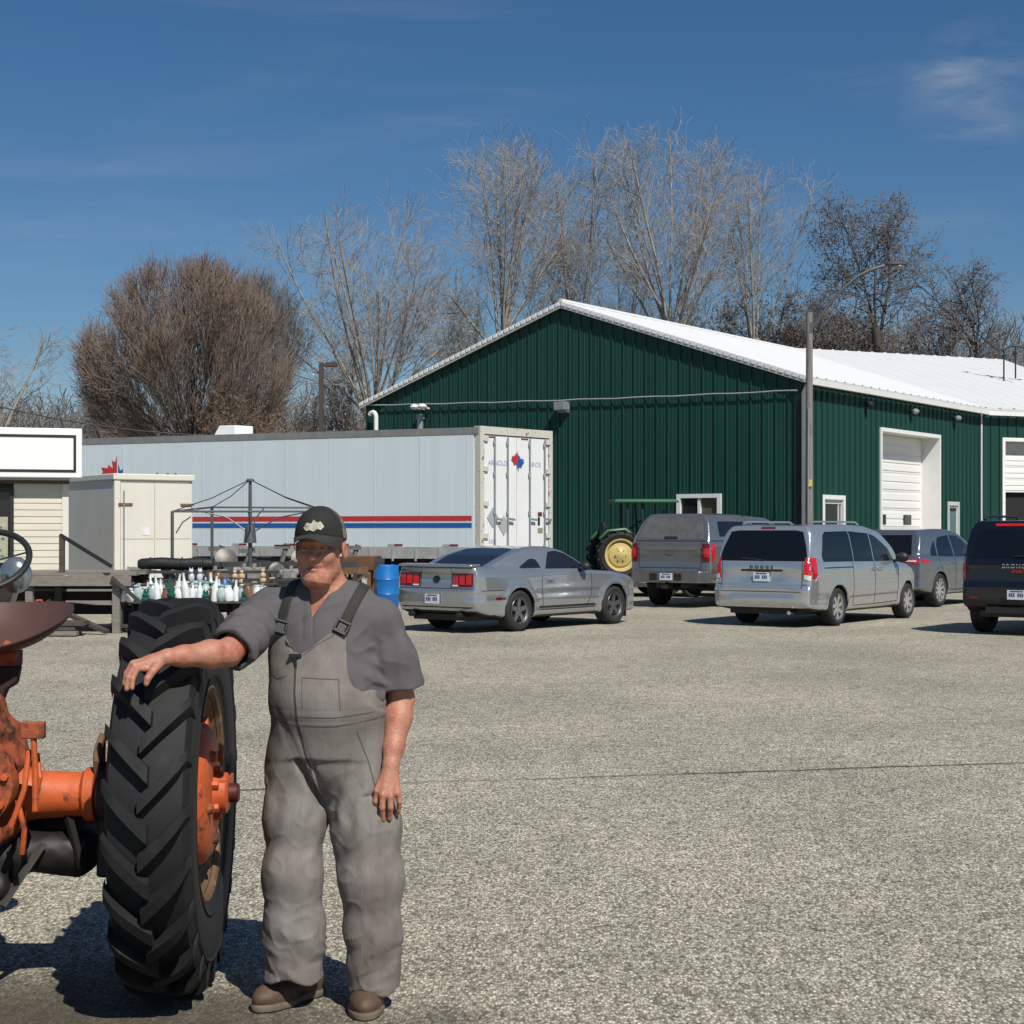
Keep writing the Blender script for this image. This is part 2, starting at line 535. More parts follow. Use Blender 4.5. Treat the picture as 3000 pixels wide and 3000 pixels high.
# ---- grey coupe
def coupe():
    t = place('parked_coupe', 'grey two-door sports coupe beside the blue barrel', 'car', (.04, 26.55), (.63, .776), .80, CARS)
    sp = dict(R=.345, wb=2.72, track=.82, arch=.385, flare=.035, round=.075, blend=.02,
        side=[(-1.07,.36),(-1.12,.50),(-1.13,.70),(-1.07,.76),(-1.05,1.00),(-1.08,1.075),(-1.0,1.10),(-.6,1.085),(.2,1.05),(1.0,1.02),(1.9,1.0),(2.7,.95),(3.3,.86),(3.6,.74),(3.70,.6),(3.68,.36),(3.5,.22),(.5,.21),(-.7,.27)],
        plan=[(-1.14,.70),(-1.08,.84),(-.85,.92),(-.3,.945),(.6,.935),(1.6,.93),(2.6,.945),(3.2,.90),(3.5,.80),(3.68,.55)],
        front=[(.80,.18),(.89,.28),(.935,.48),(.955,.62),(.94,.82),(.90,.98),(.80,1.12)],
        gside=[(-.85,.9),(-.62,1.07),(-.1,1.26),(.35,1.375),(.75,1.425),(1.15,1.41),(1.45,1.34),(2.15,.98),(2.2,.9)],
        gplan=[(-.9,.60),(-.5,.74),(.2,.83),(1.0,.86),(1.8,.84),(2.25,.75)],
        gfront=[(.90,.85),(.875,1.02),(.70,1.34),(.60,1.44)],
        creases=[(.62,.05,.012),(.93,.05,-.008),(.40,.06,.012)], rear_dents=[(-.95,.885,.40,.10,.012)])
    b = car_body(t, sp, P_COUPE); k = Skin(b)
    for ax, s in (('R', -1), ('L', 1)):
        k.patch('side_window', [(.78,1.035),(.86,1.16),(1.0,1.315),(1.22,1.335),(1.45,1.285),(1.98,1.02)], ax, GLASS)
        k.patch('quarter_window', [(.10,1.075),(.40,1.20),(.50,1.205),(.58,1.19),(.66,1.05),(.16,1.05)], ax, GLASS)
        k.line('door_seam', [(.62,1.02),(.60,.70),(.66,.34)], ax, SEAM); k.line('door_seam', [(.66,.34),(1.9,.34),(2.02,.6),(2.02,1.0)], ax, SEAM)
        k.line('body_stripe', [(.55,.385),(2.15,.385)], ax, BLACKP, w=.035)
        k.line('body_stripe', [(.55,.345),(2.15,.345)], ax, BLACKP, w=.014)
        k.patch('side_marker', [(-.62,.545),(-.40,.545),(-.40,.585),(-.62,.585)], ax, LAMPDK)
        h = MB(); h.box((.72, s*.955-.02, .84), (.92, s*.955+.02, .875)); h.build('door_handle', P_COUPE, t, bevel=.01)
        mirror_part(t, 1.72, s*.88, 1.06, BLACKP)
        k.line('bumper_seam', [(-.95,.70),(-.45,.70)], ax, SEAM)
        fl = MB(); fl.box((2.72+.36, s*.80-.1, .13), (2.72+.385, s*.80+.1, .5)); fl.build('mud_flap', BLACKP, t)
    k.patch('rear_window', [(-.60,-.56),(-.1,-.57),(.30,-.50),(.42,-.25),(.44,0),(.42,.25),(.30,.50),(-.1,.57),(-.60,.56),(-.66,0)], 'T', GLASS)
    k.patch('windscreen', [(1.42,-.56),(1.40,0),(1.42,.56),(2.08,.70),(2.14,0),(2.08,-.70)], 'T', GLASS)
    for s in (-1, 1):
        # each tail lamp: three upright lenses on a dark bezel
        bz = k.patch('tail_light', [(s*.36,.765),(s*.80,.765),(s*.80,.985),(s*.36,.985)], 'B', LAMPDK, off=.006)
        for i in range(3):
            y0 = .375+i*.142
            k.patch('lens', [(s*y0,.80),(s*(y0+.122),.80),(s*(y0+.122),.965),(s*y0,.965)], 'B', LAMPRED, off=.016, parent=bz)
        k.patch('reverse_light', [(s*.37,.77),(s*.50,.77),(s*.50,.795),(s*.37,.795)], 'B', LAMPWH, off=.016, parent=bz)
        k.patch('headlight', [(s*.5,.62),(s*.8,.62),(s*.8,.76),(s*.5,.76)], 'F', LAMPWH)
    k.patch('badge', [(.075*math.cos(a*PI/8), .88+.06*math.sin(a*PI/8)) for a in range(16)], 'B', BLACKP, off=.012)
    k.line('bumper_seam', [(-.88,.735),(.88,.735)], 'B', SEAM)
    k.line('boot_seam', [(-.34,.74),(-.34,1.02)], 'B', SEAM); k.line('boot_seam', [(.34,.74),(.34,1.02)], 'B', SEAM)
    k.line('lower_valance', [(-.80,.40),(.80,.40)], 'B', BLACKP, w=.07)
    k.patch('grille', [(-.45,.5),(.45,.5),(.45,.72),(-.45,.72)], 'F', BLACKP)
    spo = MB(); spo.prism([(-1.13,1.085),(-.86,1.10),(-.88,1.135),(-1.10,1.13)], -.80, .80, 0, Matrix(((1,0,0,0),(0,0,-1,0),(0,1,0,0),(0,0,0,1)))); spo.build('rear_spoiler', P_COUPE, t, bevel=.012)
    plate(t, RM(-1.142, .02, .56), .31, .155)
    for s in (-1, 1):
        e = MB(); e.cyl((-1.13, s*.52, .30), (-.8, s*.52, .30), .045, m=0); e.build('exhaust', BLACKP, t)
    a = MB(); a.bar((-.9, 0, .25), (3.3, 0, .25), 1.3, .1); a.bar((0, -.8, .34), (0, .8, .34), .1); a.build('chassis', BLACKP, t)
    for x in (0, 2.72):
        for s in (-1, 1): wheel(t, x, s*.80, .345, .225, .245, ALLOYD, 5, .075)
coupe()

# ---- silver minivan
def minivan():
    t = place('parked_minivan', 'silver minivan with tinted windows and tall red tail lights', 'van', (5.66, 28.1), (.60, .80), .84, CARS)
    sp = dict(R=.335, wb=3.08, track=.85, arch=.385, flare=.012, round=.09, blend=.05,
        side=[(-1.06,.34),(-1.12,.44),(-1.13,.66),(-1.06,.72),(-1.03,1.15),(0,1.16),(2.2,1.15),(3.05,1.06),(3.65,.90),(3.95,.70),(4.0,.42),(3.8,.24),(.4,.23),(-.7,.28)],
        plan=[(-1.14,.80),(-1.08,.93),(-.8,.985),(0,1.0),(2,1.0),(3.1,.97),(3.6,.86),(3.95,.55)],
        front=[(.86,.2),(.95,.3),(1.0,.55),(1.0,.8),(.97,1.0),(.92,1.2)],
        gside=[(-1.06,1.0),(-1.02,1.12),(-.84,1.68),(-.74,1.765),(-.3,1.80),(.7,1.81),(1.5,1.77),(2.0,1.67),(3.05,1.08),(3.1,.95)],
        gplan=[(-1.08,.78),(-.95,.90),(-.5,.95),(1,.96),(2.2,.93),(3.1,.80)],
        gfront=[(.985,.9),(.965,1.1),(.845,1.62),(.74,1.81)],
        creases=[(.95,.05,-.008),(.50,.06,.010),(.66,.04,-.004)], rear_dents=[(-.9,.60,.70,.06,.03),(-.9,.90,.42,.085,.02)])
    b = car_body(t, sp, P_SILVER); k = Skin(b)
    for ax, s in (('R', -1), ('L', 1)):
        k.patch('rear_side_window', [(-.55,1.14),(-.58,1.25),(-.42,1.60),(-.30,1.66),(.62,1.67),(.64,1.13)], ax, TINT)
        k.patch('sliding_door_window', [(.68,1.13),(.66,1.67),(1.45,1.63),(1.50,1.12)], ax, TINT)
        k.patch('front_door_window', [(1.55,1.12),(1.50,1.625),(1.72,1.58),(2.2,1.36),(2.52,1.12)], ax, GLASS)
        k.line('door_seam', [(.60,1.12),(.60,.34),(1.5,.34)], ax, SEAM); k.line('door_seam', [(1.52,1.12),(1.52,.34),(2.55,.36),(2.60,1.1)], ax, SEAM)
        k.line('door_track', [(-.55,1.03),(.60,1.03)], ax, SEAM, w=.02)
        k.line('side_moulding', [(.45,.50),(2.58,.52)], ax, mk('dark_silver', (.2, .21, .22), rough=.4, metal=.4), w=.03)  # moulding in a darker silver than the body
        for xx in (1.34, 1.62):
            h = MB(); h.box((xx, s*.985-.02, .97), (xx+.2, s*.985+.025, 1.0)); h.build('door_handle', CHROME, t, bevel=.008)
        mirror_part(t, 2.45, s*.97, 1.18, BLACKP, .26, .2)
        rr = MB(); rr.tube([(-.5, s*.66, 1.80), (-.4, s*.66, 1.835), (1.3, s*.66, 1.835), (1.45, s*.66, 1.79)], .018, 8); rr.build('roof_rail', P_SILVER, t)
        k.patch('tail_light_side', [(-.985,.86),(-.86,.86),(-.80,1.16),(-.81,1.21),(-.965,1.21)], ax, LAMPRED, off=.008)
    k.patch('rear_window', [(-.86,1.155),(.86,1.155),(.80,1.40),(.70,1.66),(.55,1.685),(-.55,1.685),(-.70,1.66),(-.80,1.40)], 'B', TINT, off=.007)
    k.patch('brake_light', [(-.14,1.715),(.14,1.715),(.14,1.745),(-.14,1.745)], 'B', LAMPDK, off=.012)
    for s in (-1, 1):
        tl = k.patch('tail_light', [(s*.80,.86),(s*.965,.80),(s*.985,1.22),(s*.82,1.22)], 'B', LAMPRED, off=.01)
        k.patch('reverse_light', [(s*.82,.85),(s*.96,.81),(s*.965,.90),(s*.82,.92)], 'B', LAMPWH, off=.016, parent=tl)
        k.patch('headlight', [(s*.5,.66),(s*.85,.66),(s*.85,.82),(s*.5,.86)], 'F', LAMPWH)
    k.patch('windscreen', [(2.0,-.66),(1.95,0),(2.0,.66),(2.95,.76),(3.05,0),(2.95,-.76)], 'T', GLASS)
    k.line('tailgate_seam', [(-.78,1.14),(-.78,.62),(.78,.62),(.78,1.14)], 'B', SEAM)
    k.line('bumper_seam', [(-.95,.745),(-.78,.745)], 'B', SEAM); k.line('bumper_seam', [(.95,.745),(.78,.745)], 'B', SEAM)
    k.line('plate_trim', [(-.40,.985),(.40,.985)], 'B', BLACKP, w=.03, off=.012)
    k.line('wiper', [(-.02,1.17),(.42,1.20)], 'B', BLACKP, w=.02, off=.02)
    text_mesh('lettering', 'DODGE', .085, BLACKP, t, RM(-1.062, .0, 1.04), .01, 1.9)
    for s in (-1, 1):
        k.patch('reflector', [(s*.70,.40),(s*.86,.40),(s*.86,.44),(s*.70,.44)], 'B', LAMPDK, off=.01) if s > 2 else None
    plate(t, RM(-1.062, .0, .875), .31, .155)
    e = MB(); e.cyl((-1.1, -.55, .26), (-.7, -.55, .28), .035); e.build('exhaust', CHROME, t)
    a = MB(); a.bar((-.9, 0, .27), (3.6, 0, .27), 1.4, .1); a.bar((0, -.8, .33), (0, .8, .33), .12); a.build('chassis', BLACKP, t)
    for x in (0, 3.08):
        for s in (-1, 1): wheel(t, x, s*.845, .335, .235, .225, ALLOY, 7, .06)
minivan()

# ---- grey pickup with a canopy over the bed
def pickup():
    t = place('pickup_truck', 'grey pickup truck with a matching hard cap over its bed', 'truck', (4.80, 35.15), (.55, .835), .86, CARS)
    sp = dict(R=.40, wb=3.7, track=.87, arch=.47, flare=.03, round=.06, blend=.02,
        side=[(-1.18,.56),(-1.20,.75),(-1.17,1.0),(-1.16,1.42),(1.0,1.43),(1.2,1.40),(3.1,1.38),(4.2,1.27),(4.5,1.1),(4.55,.7),(4.4,.45),(1.0,.42),(-.6,.5)],
        plan=[(-1.22,.94),(-1.1,.985),(-.2,1.0),(2.0,1.0),(4.0,.985),(4.3,.9),(4.5,.6)],
        front=[(.90,.4),(.98,.5),(1.01,.8),(1.01,1.1),(.985,1.45)],
        gside=[(-1.2,1.3),(-1.14,1.44),(-.86,1.98),(-.78,2.05),(.2,2.07),(.92,2.05),(1.0,1.98),(1.06,1.98),(1.2,2.02),(2.2,1.98),(2.5,1.88),(3.25,1.38),(3.3,1.3)],
        gplan=[(-1.24,.86),(-1.1,.94),(0,.96),(2.4,.93),(3.3,.85)],
        gfront=[(.97,1.3),(.955,1.44),(.82,1.86),(.70,2.03),(.5,2.08)],
        creases=[(1.18,.05,-.006),(.75,.06,.012)], rear_dents=[(-1.1,1.12,.62,.2,.012)])
    b = car_body(t, sp, P_TRUCK); k = Skin(b)
    for ax, s in (('R', -1), ('L', 1)):
        k.patch('cap_window', [(-.60,1.55),(-.52,1.86),(-.46,1.88),(.78,1.88),(.82,1.84),(.82,1.55)], ax, TINT)
        k.patch('cab_window', [(1.25,1.48),(1.27,1.88),(2.1,1.86),(2.3,1.8),(2.85,1.48)], ax, TINT)
        k.line('cap_seam', [(-1.1,1.455),(1.02,1.455)], ax, SEAM, w=.02); k.line('door_seam', [(1.06,1.95),(1.06,.5)], ax, SEAM, w=.03)
        k.line('door_seam', [(2.05,1.45),(2.05,.55),(2.9,.55),(2.95,1.4)], ax, SEAM)
        h = MB(); h.box((1.95, s*1.0-.02, 1.2), (2.2, s*1.0+.02, 1.24)); h.build('door_handle', P_TRUCK, t, bevel=.008)
        mirror_part(t, 2.75, s*.98, 1.5, P_TRUCK, .3, .26)
        k.patch('tail_light_side', [(-1.10,1.0),(-.93,1.06),(-.92,1.40),(-1.10,1.40)], ax, LAMPRED, off=.008)
    k.patch('cap_rear_window', [(-.80,1.50),(.80,1.50),(.66,1.95),(-.66,1.95)], 'B', mk('dusty_glass', (.10, .10, .10), rough=.25, var=.25, scale=5), off=.006)
    k.line('cap_seam', [(-.93,1.455),(.93,1.455)], 'B', SEAM, w=.025)
    k.line('tailgate_seam', [(-.76,1.43),(-.76,.87),(.76,.87),(.76,1.43)], 'B', SEAM, w=.016)
    k.line('cap_handle', [(-.16,1.53),(.16,1.53)], 'B', BLACKP, w=.05, off=.02)
    k.patch('badge', [(.10*math.cos(a*PI/8), 1.20+.05*math.sin(a*PI/8)) for a in range(16)], 'B', CHROME, off=.016)
    for s in (-1, 1):
        tl = k.patch('tail_light', [(s*.79,1.0),(s*.985,1.0),(s*.985,1.40),(s*.79,1.40)], 'B', LAMPDK, off=.012)
        k.patch('lens', [(s*.82,1.10),(s*.96,1.10),(s*.96,1.30),(s*.82,1.30)], 'B', LAMPRED, off=.02, parent=tl)
        k.patch('headlight', [(s*.6,.95),(s*.95,.95),(s*.95,1.15),(s*.6,1.15)], 'F', LAMPWH)
    k.patch('windscreen', [(2.5,-.62),(2.45,0),(2.5,.62),(3.2,.78),(3.25,0),(3.2,-.78)], 'T', GLASS)
    bu = MB(); bu.prism([(-1.36,-.80),(-1.38,-.6),(-1.38,.6),(-1.36,.80),(-1.12,.98),(-1.1,.98),(-1.1,-.98),(-1.12,-.98)], .55, .80)
    bm = bu.build('rear_bumper', mk('dull_chrome', (.32, .32, .32), rough=.28, metal=.9, var=.1), t, bevel=.02)
    st = MB()
    for s in (-1, 1): st.box((-1.39, s*.30-.09, .60), (-1.37, s*.30+.09, .75))
    st.build('step_pad', BLACKP, bm)
    plate(t, RM(-1.388, -.02, .68), .30, .15)
    a = MB(); a.bar((-1.1, .3, .5), (4.2, .3, .5), .15, .15); a.bar((-1.1, -.3, .5), (4.2, -.3, .5), .15, .15); a.bar((0, -.8, .4), (0, .8, .4), .13); a.ball((0, 0, .4), .17); a.build('chassis', BLACKP, t)
    hi = MB(); hi.box((-1.5, -.04, .42), (-1.1, .04, .50)); hi.ball((-1.47, 0, .55), .035); hi.build('tow_hitch', BLACKP, t)
    for x in (0, 3.7):
        for s in (-1, 1): wheel(t, x, s*.86, .40, .25, .27, ALLOY, 6, .08)
pickup()

# ---- steel blue crossover
def crossover():
    t = place('parked_crossover', 'steel blue crossover half hidden behind the silver minivan', 'car', (9.32, 35.0), (.62, .785), .82, CARS)
    sp = dict(R=.37, wb=2.85, track=.83, arch=.41, flare=.02, round=.10, blend=.05,
        side=[(-.96,.40),(-1.0,.55),(-.97,.75),(-.93,1.14),(.5,1.12),(1.8,1.10),(2.7,1.06),(3.4,.92),(3.7,.70),(3.72,.42),(3.5,.27),(.5,.26),(-.6,.32)],
        plan=[(-1.0,.72),(-.93,.88),(-.6,.955),(.5,.965),(2.6,.955),(3.2,.88),(3.6,.6)],
        front=[(.84,.22),(.93,.35),(.97,.6),(.965,.85),(.93,1.05),(.88,1.18)],
        gside=[(-.96,1.0),(-.92,1.1),(-.62,1.60),(-.55,1.70),(.3,1.745),(.9,1.74),(1.4,1.66),(2.55,1.08),(2.6,1.0)],
        gplan=[(-1.0,.68),(-.8,.83),(0,.90),(1.4,.90),(2.6,.75)],
        gfront=[(.95,.95),(.92,1.08),(.76,1.55),(.64,1.73)],
        creases=[(.98,.05,-.008),(.6,.08,.012)], rear_dents=[(-.85,.70,.5,.08,.02)])
    b = car_body(t, sp, P_CROSS); k = Skin(b)
    for ax, s in (('R', -1), ('L', 1)):
        k.patch('rear_door_window', [(.0,1.12),(.02,1.36),(.2,1.53),(.78,1.58),(.82,1.10)], ax, TINT)
        k.patch('front_door_window', [(.90,1.10),(.86,1.58),(1.25,1.56),(1.55,1.45),(2.2,1.10)], ax, GLASS)
        k.patch('rear_quarter_window', [(-.36,1.14),(-.3,1.3),(-.06,1.46),(-.08,1.12)], ax, TINT)
        k.line('door_seam', [(.86,1.1),(.86,.36),(2.0,.38),(2.15,1.08)], ax, SEAM); k.line('door_seam', [(-.02,1.1),(.1,.8),(.45,.38),(.86,.36)], ax, SEAM)
        k.line('sill_trim', [(.45,.33),(2.4,.33)], ax, BLACKP, w=.09)
        for xx in (.62, 1.75):
            h = MB(); h.box((xx, s*.945-.02, .97), (xx+.2, s*.945+.02, 1.0)); h.build('door_handle', P_CROSS, t, bevel=.008)
        mirror_part(t, 1.95, s*.93, 1.15, BLACKP)
        k.patch('tail_light_side', [(-.84,.96),(-.62,1.0),(-.55,1.05),(-.84,1.07)], ax, LAMPRED, off=.008)
    k.patch('rear_window', [(-.66,1.15),(.66,1.15),(.56,1.58),(-.56,1.58)], 'B', TINT, off=.006)
    tl = k.patch('tail_light', [(-.86,.96),(.86,.96),(.86,1.07),(-.86,1.07)], 'B', LAMPRED, off=.01)
    k.line('lens', [(-.80,1.02),(.80,1.02)], 'B', LAMPWH, w=.035, off=.016, parent=tl)
    k.patch('bumper_trim', [(-.7,.38),(.7,.38),(.78,.55),(-.78,.55)], 'B', BLACKP, off=.006)
    k.patch('windscreen', [(1.45,-.58),(1.4,0),(1.45,.58),(2.45,.70),(2.55,0),(2.45,-.70)], 'T', GLASS)
    for s in (-1, 1): k.patch('headlight', [(s*.45,.72),(s*.8,.72),(s*.8,.86),(s*.45,.86)], 'F', LAMPWH)
    plate(t, RM(-1.0, 0, .78), .30, .15)
    a = MB(); a.bar((-.8, 0, .3), (3.3, 0, .3), 1.3, .1); a.build('chassis', BLACKP, t)
    for x in (0, 2.85):
        for s in (-1, 1): wheel(t, x, s*.82, .37, .265, .235, ALLOY, 10, .045)
crossover()

# ---- near-black boxy suv
def suv():
    t = place('parked_suv', 'black boxy sport utility vehicle cut off by the right edge', 'car', (9.22, 25.45), (.60, .80), .86, CARS)
    sp = dict(R=.385, wb=2.67, track=.84, arch=.43, flare=.03, round=.07, blend=.03, clad=.62,
        side=[(-.80,.46),(-.88,.56),(-.90,.78),(-.84,.84),(-.82,1.2),(.5,1.2),(1.9,1.18),(2.9,1.12),(3.3,1.02),(3.42,.8),(3.4,.45),(3.1,.3),(.5,.30),(-.5,.38)],
        plan=[(-.9,.80),(-.82,.90),(-.4,.955),(.5,.96),(2.6,.95),(3.1,.88),(3.35,.6)],
        front=[(.84,.25),(.93,.38),(.97,.6),(.965,.9),(.945,1.22)],
        gside=[(-.86,1.1),(-.83,1.2),(-.66,1.76),(-.58,1.85),(.2,1.88),(1.2,1.85),(1.5,1.77),(2.1,1.18),(2.15,1.1)],
        gplan=[(-.9,.80),(-.7,.90),(0,.92),(1.6,.90),(2.2,.8)],
        gfront=[(.945,1.05),(.93,1.2),(.82,1.70),(.74,1.86)],
        rear_dents=[(-.75,.62,.5,.10,.03)])
    b = car_body(t, sp, P_NAVY); k = Skin(b)
    for ax, s in (('R', -1), ('L', 1)):
        k.patch('rear_side_window', [(-.52,1.24),(-.45,1.68),(.35,1.72),(.35,1.22)], ax, TINT)
        k.patch('front_side_window', [(.42,1.22),(.42,1.72),(1.2,1.70),(1.75,1.22)], ax, TINT)
        k.line('door_seam', [(.38,1.2),(.38,.45)], ax, SEAM)
        mirror_part(t, 1.7, s*.95, 1.25, BLACKP)
        rr = MB(); rr.tube([(-.45, s*.66, 1.86), (-.35, s*.66, 1.915), (1.0, s*.66, 1.915), (1.1, s*.66, 1.85)], .02, 8); rr.build('roof_rail', BLACKP, t)
        k.patch('tail_light_side', [(-.76,.92),(-.66,.92),(-.66,1.2),(-.76,1.2)], ax, LAMPDK, off=.008)
    k.patch('rear_window', [(-.74,1.26),(.74,1.26),(.68,1.70),(-.68,1.70)], 'B', TINT, off=.008)
    k.line('brake_light', [(-.40,1.775),(.40,1.775)], 'B', LAMPRED, w=.04, off=.012)
    for s in (-1, 1):
        tl = k.patch('tail_light', [(s*.83,.88),(s*.945,.88),(s*.945,1.22),(s*.83,1.22)], 'B', LAMPRED, off=.012)
        for z in (.93, 1.10): k.patch('reverse_light', [(s*.85,z),(s*.92,z),(s*.92,z+.09),(s*.85,z+.09)], 'B', mk('grey_lens', (.3, .3, .3), rough=.2), off=.02, parent=tl)
        k.line('reflector', [(s*.62,.60),(s*.76,.60)], 'B', LAMPDK, w=.04, off=.012)
        k.patch('headlight', [(s*.5,.85),(s*.85,.85),(s*.85,1.0),(s*.5,1.0)], 'F', LAMPWH)
    k.patch('windscreen', [(1.5,-.64),(1.45,0),(1.5,.64),(2.05,.76),(2.1,0),(2.05,-.76)], 'T', TINT)
    k.line('tailgate_seam', [(-.80,1.22),(-.80,.76),(.80,.76),(.80,1.22)], 'B', SEAM)
    text_mesh('lettering', 'BRONCO', .095, mk('silver_letters', (.45, .45, .45), rough=.4), t, RM(-.845, 0, 1.11), .012, 1.25)
    text_mesh('small_lettering', 'SPORT', .06, mk('red_ink', (.5, .04, .04), rough=.4), t, RM(-.848, -.02, 1.025), .012, 1.1)
    w = MB(); w.bar((-.84, -.28, 1.29), (-.82, .05, 1.27), .03, .02); w.build('wiper', BLACKP, t)
    plate(t, RM(-.905, -.02, .66), .30, .15)
    a = MB(); a.bar((-.7, 0, .34), (3.0, 0, .34), 1.3, .1); a.box((-.86, -.5, .36), (-.7, .5, .46)); a.build('chassis', BLACKP, t)
    for x in (0, 2.67):
        for s in (-1, 1): wheel(t, x, s*.83, .385, .245, .235, ALLOYD, 6, .07)
suv()
# ------------------------------------------------------------------ green metal building
GREEN = mk('green_steel', (.006, .046, .035), rough=.5, var=.24, scale=1.6, stretch=(1, 1, .12), spec=.35)
WHITEM = mk('white_steel', (.62, .63, .63), rough=.5, var=.04, scale=.8)
WHITET = mk('white_trim', (.72, .72, .70), rough=.5, var=.06, scale=3)
DARKIN = mk('dark_interior', (.012, .012, .012), rough=.9, var=.2)
GALV = mk('galvanised', (.33, .35, .37), rough=.5, metal=.5, var=.15, scale=4)
DOORW = mk('door_white', (.74, .74, .71), rough=.5, var=.06, scale=2, stretch=(.3, .3, 3))

def ribbed(mb, o, u, n, ulen, z0, top, pitch=.37, m=0, u0=0.0):
    """steel sheet standing on z0: o origin, u along, n outward; top(u) gives its upper edge"""
    o = Vector(o); u = Vector(u); n = Vector(n)
    prof = []
    k0 = math.floor(u0/pitch); x = k0*pitch
    def push(a, d):
        if -1e-6 <= a-u0 <= ulen+1e-6: prof.append((a, d))
    prof.append((u0, 0))
    while x < u0+ulen:
        push(x+.02, 0); push(x+.028, .040); push(x+.058, .040); push(x+.066, 0)
        push(x+.16, 0); push(x+.17, .008); push(x+.185, .008); push(x+.195, 0)
        push(x+.26, 0); push(x+.27, .008); push(x+.285, .008); push(x+.295, 0)
        x += pitch
    prof.append((u0+ulen, 0))
    vs = []; fs = []
    for a, d in prof:
        p = o+u*a+n*d
        vs += [(p.x, p.y, z0), (p.x, p.y, top(a))]
    for i in range(len(prof)-1): fs.append((2*i, 2*i+2, 2*i+3, 2*i+1))
    if u.cross(Vector((0, 0, 1))).dot(n) < 0: fs = [f[::-1] for f in fs]
    mb.add(vs, fs, m)

def roof_slab(name, mat, parent, x0, x1, y0, z0, y1, z1, th=.10, pitch=.6):
    """sloping steel roof from eave (y0, z0) to ridge (y1, z1), ribs running up the slope"""
    b = MB(); n = Vector((0, -(z1-z0), (y1-y0)))
    if n.z < 0: n = -n
    n.normalize()
    prof = []; x = x0
    while x < x1-.01:
        prof += [(x, 0), (min(x+.05, x1), .03), (min(x+.09, x1), .03), (min(x+.14, x1), 0)]; x += pitch
    prof.append((x1, 0))
    vs = []; fs = []
    for a, d in prof:
        for (y, z) in ((y0, z0), (y1, z1)): vs.append((a+0, y+n.y*d, z+n.z*d))
    for i in range(len(prof)-1): fs.append((2*i, 2*i+2, 2*i+3, 2*i+1))
    b.add(vs, fs)
    c = [(x0, y0, z0), (x1, y0, z0), (x1, y1, z1), (x0, y1, z1)]
    d = [(p[0], p[1]-n.y*th, p[2]-n.z*th) for p in c]
    b.add(c+d, [(4, 5, 6, 7), (0, 1, 5, 4), (1, 2, 6, 5), (2, 3, 7, 6), (3, 0, 4, 7)])
    return b.build(name, mat, parent, smooth=False)

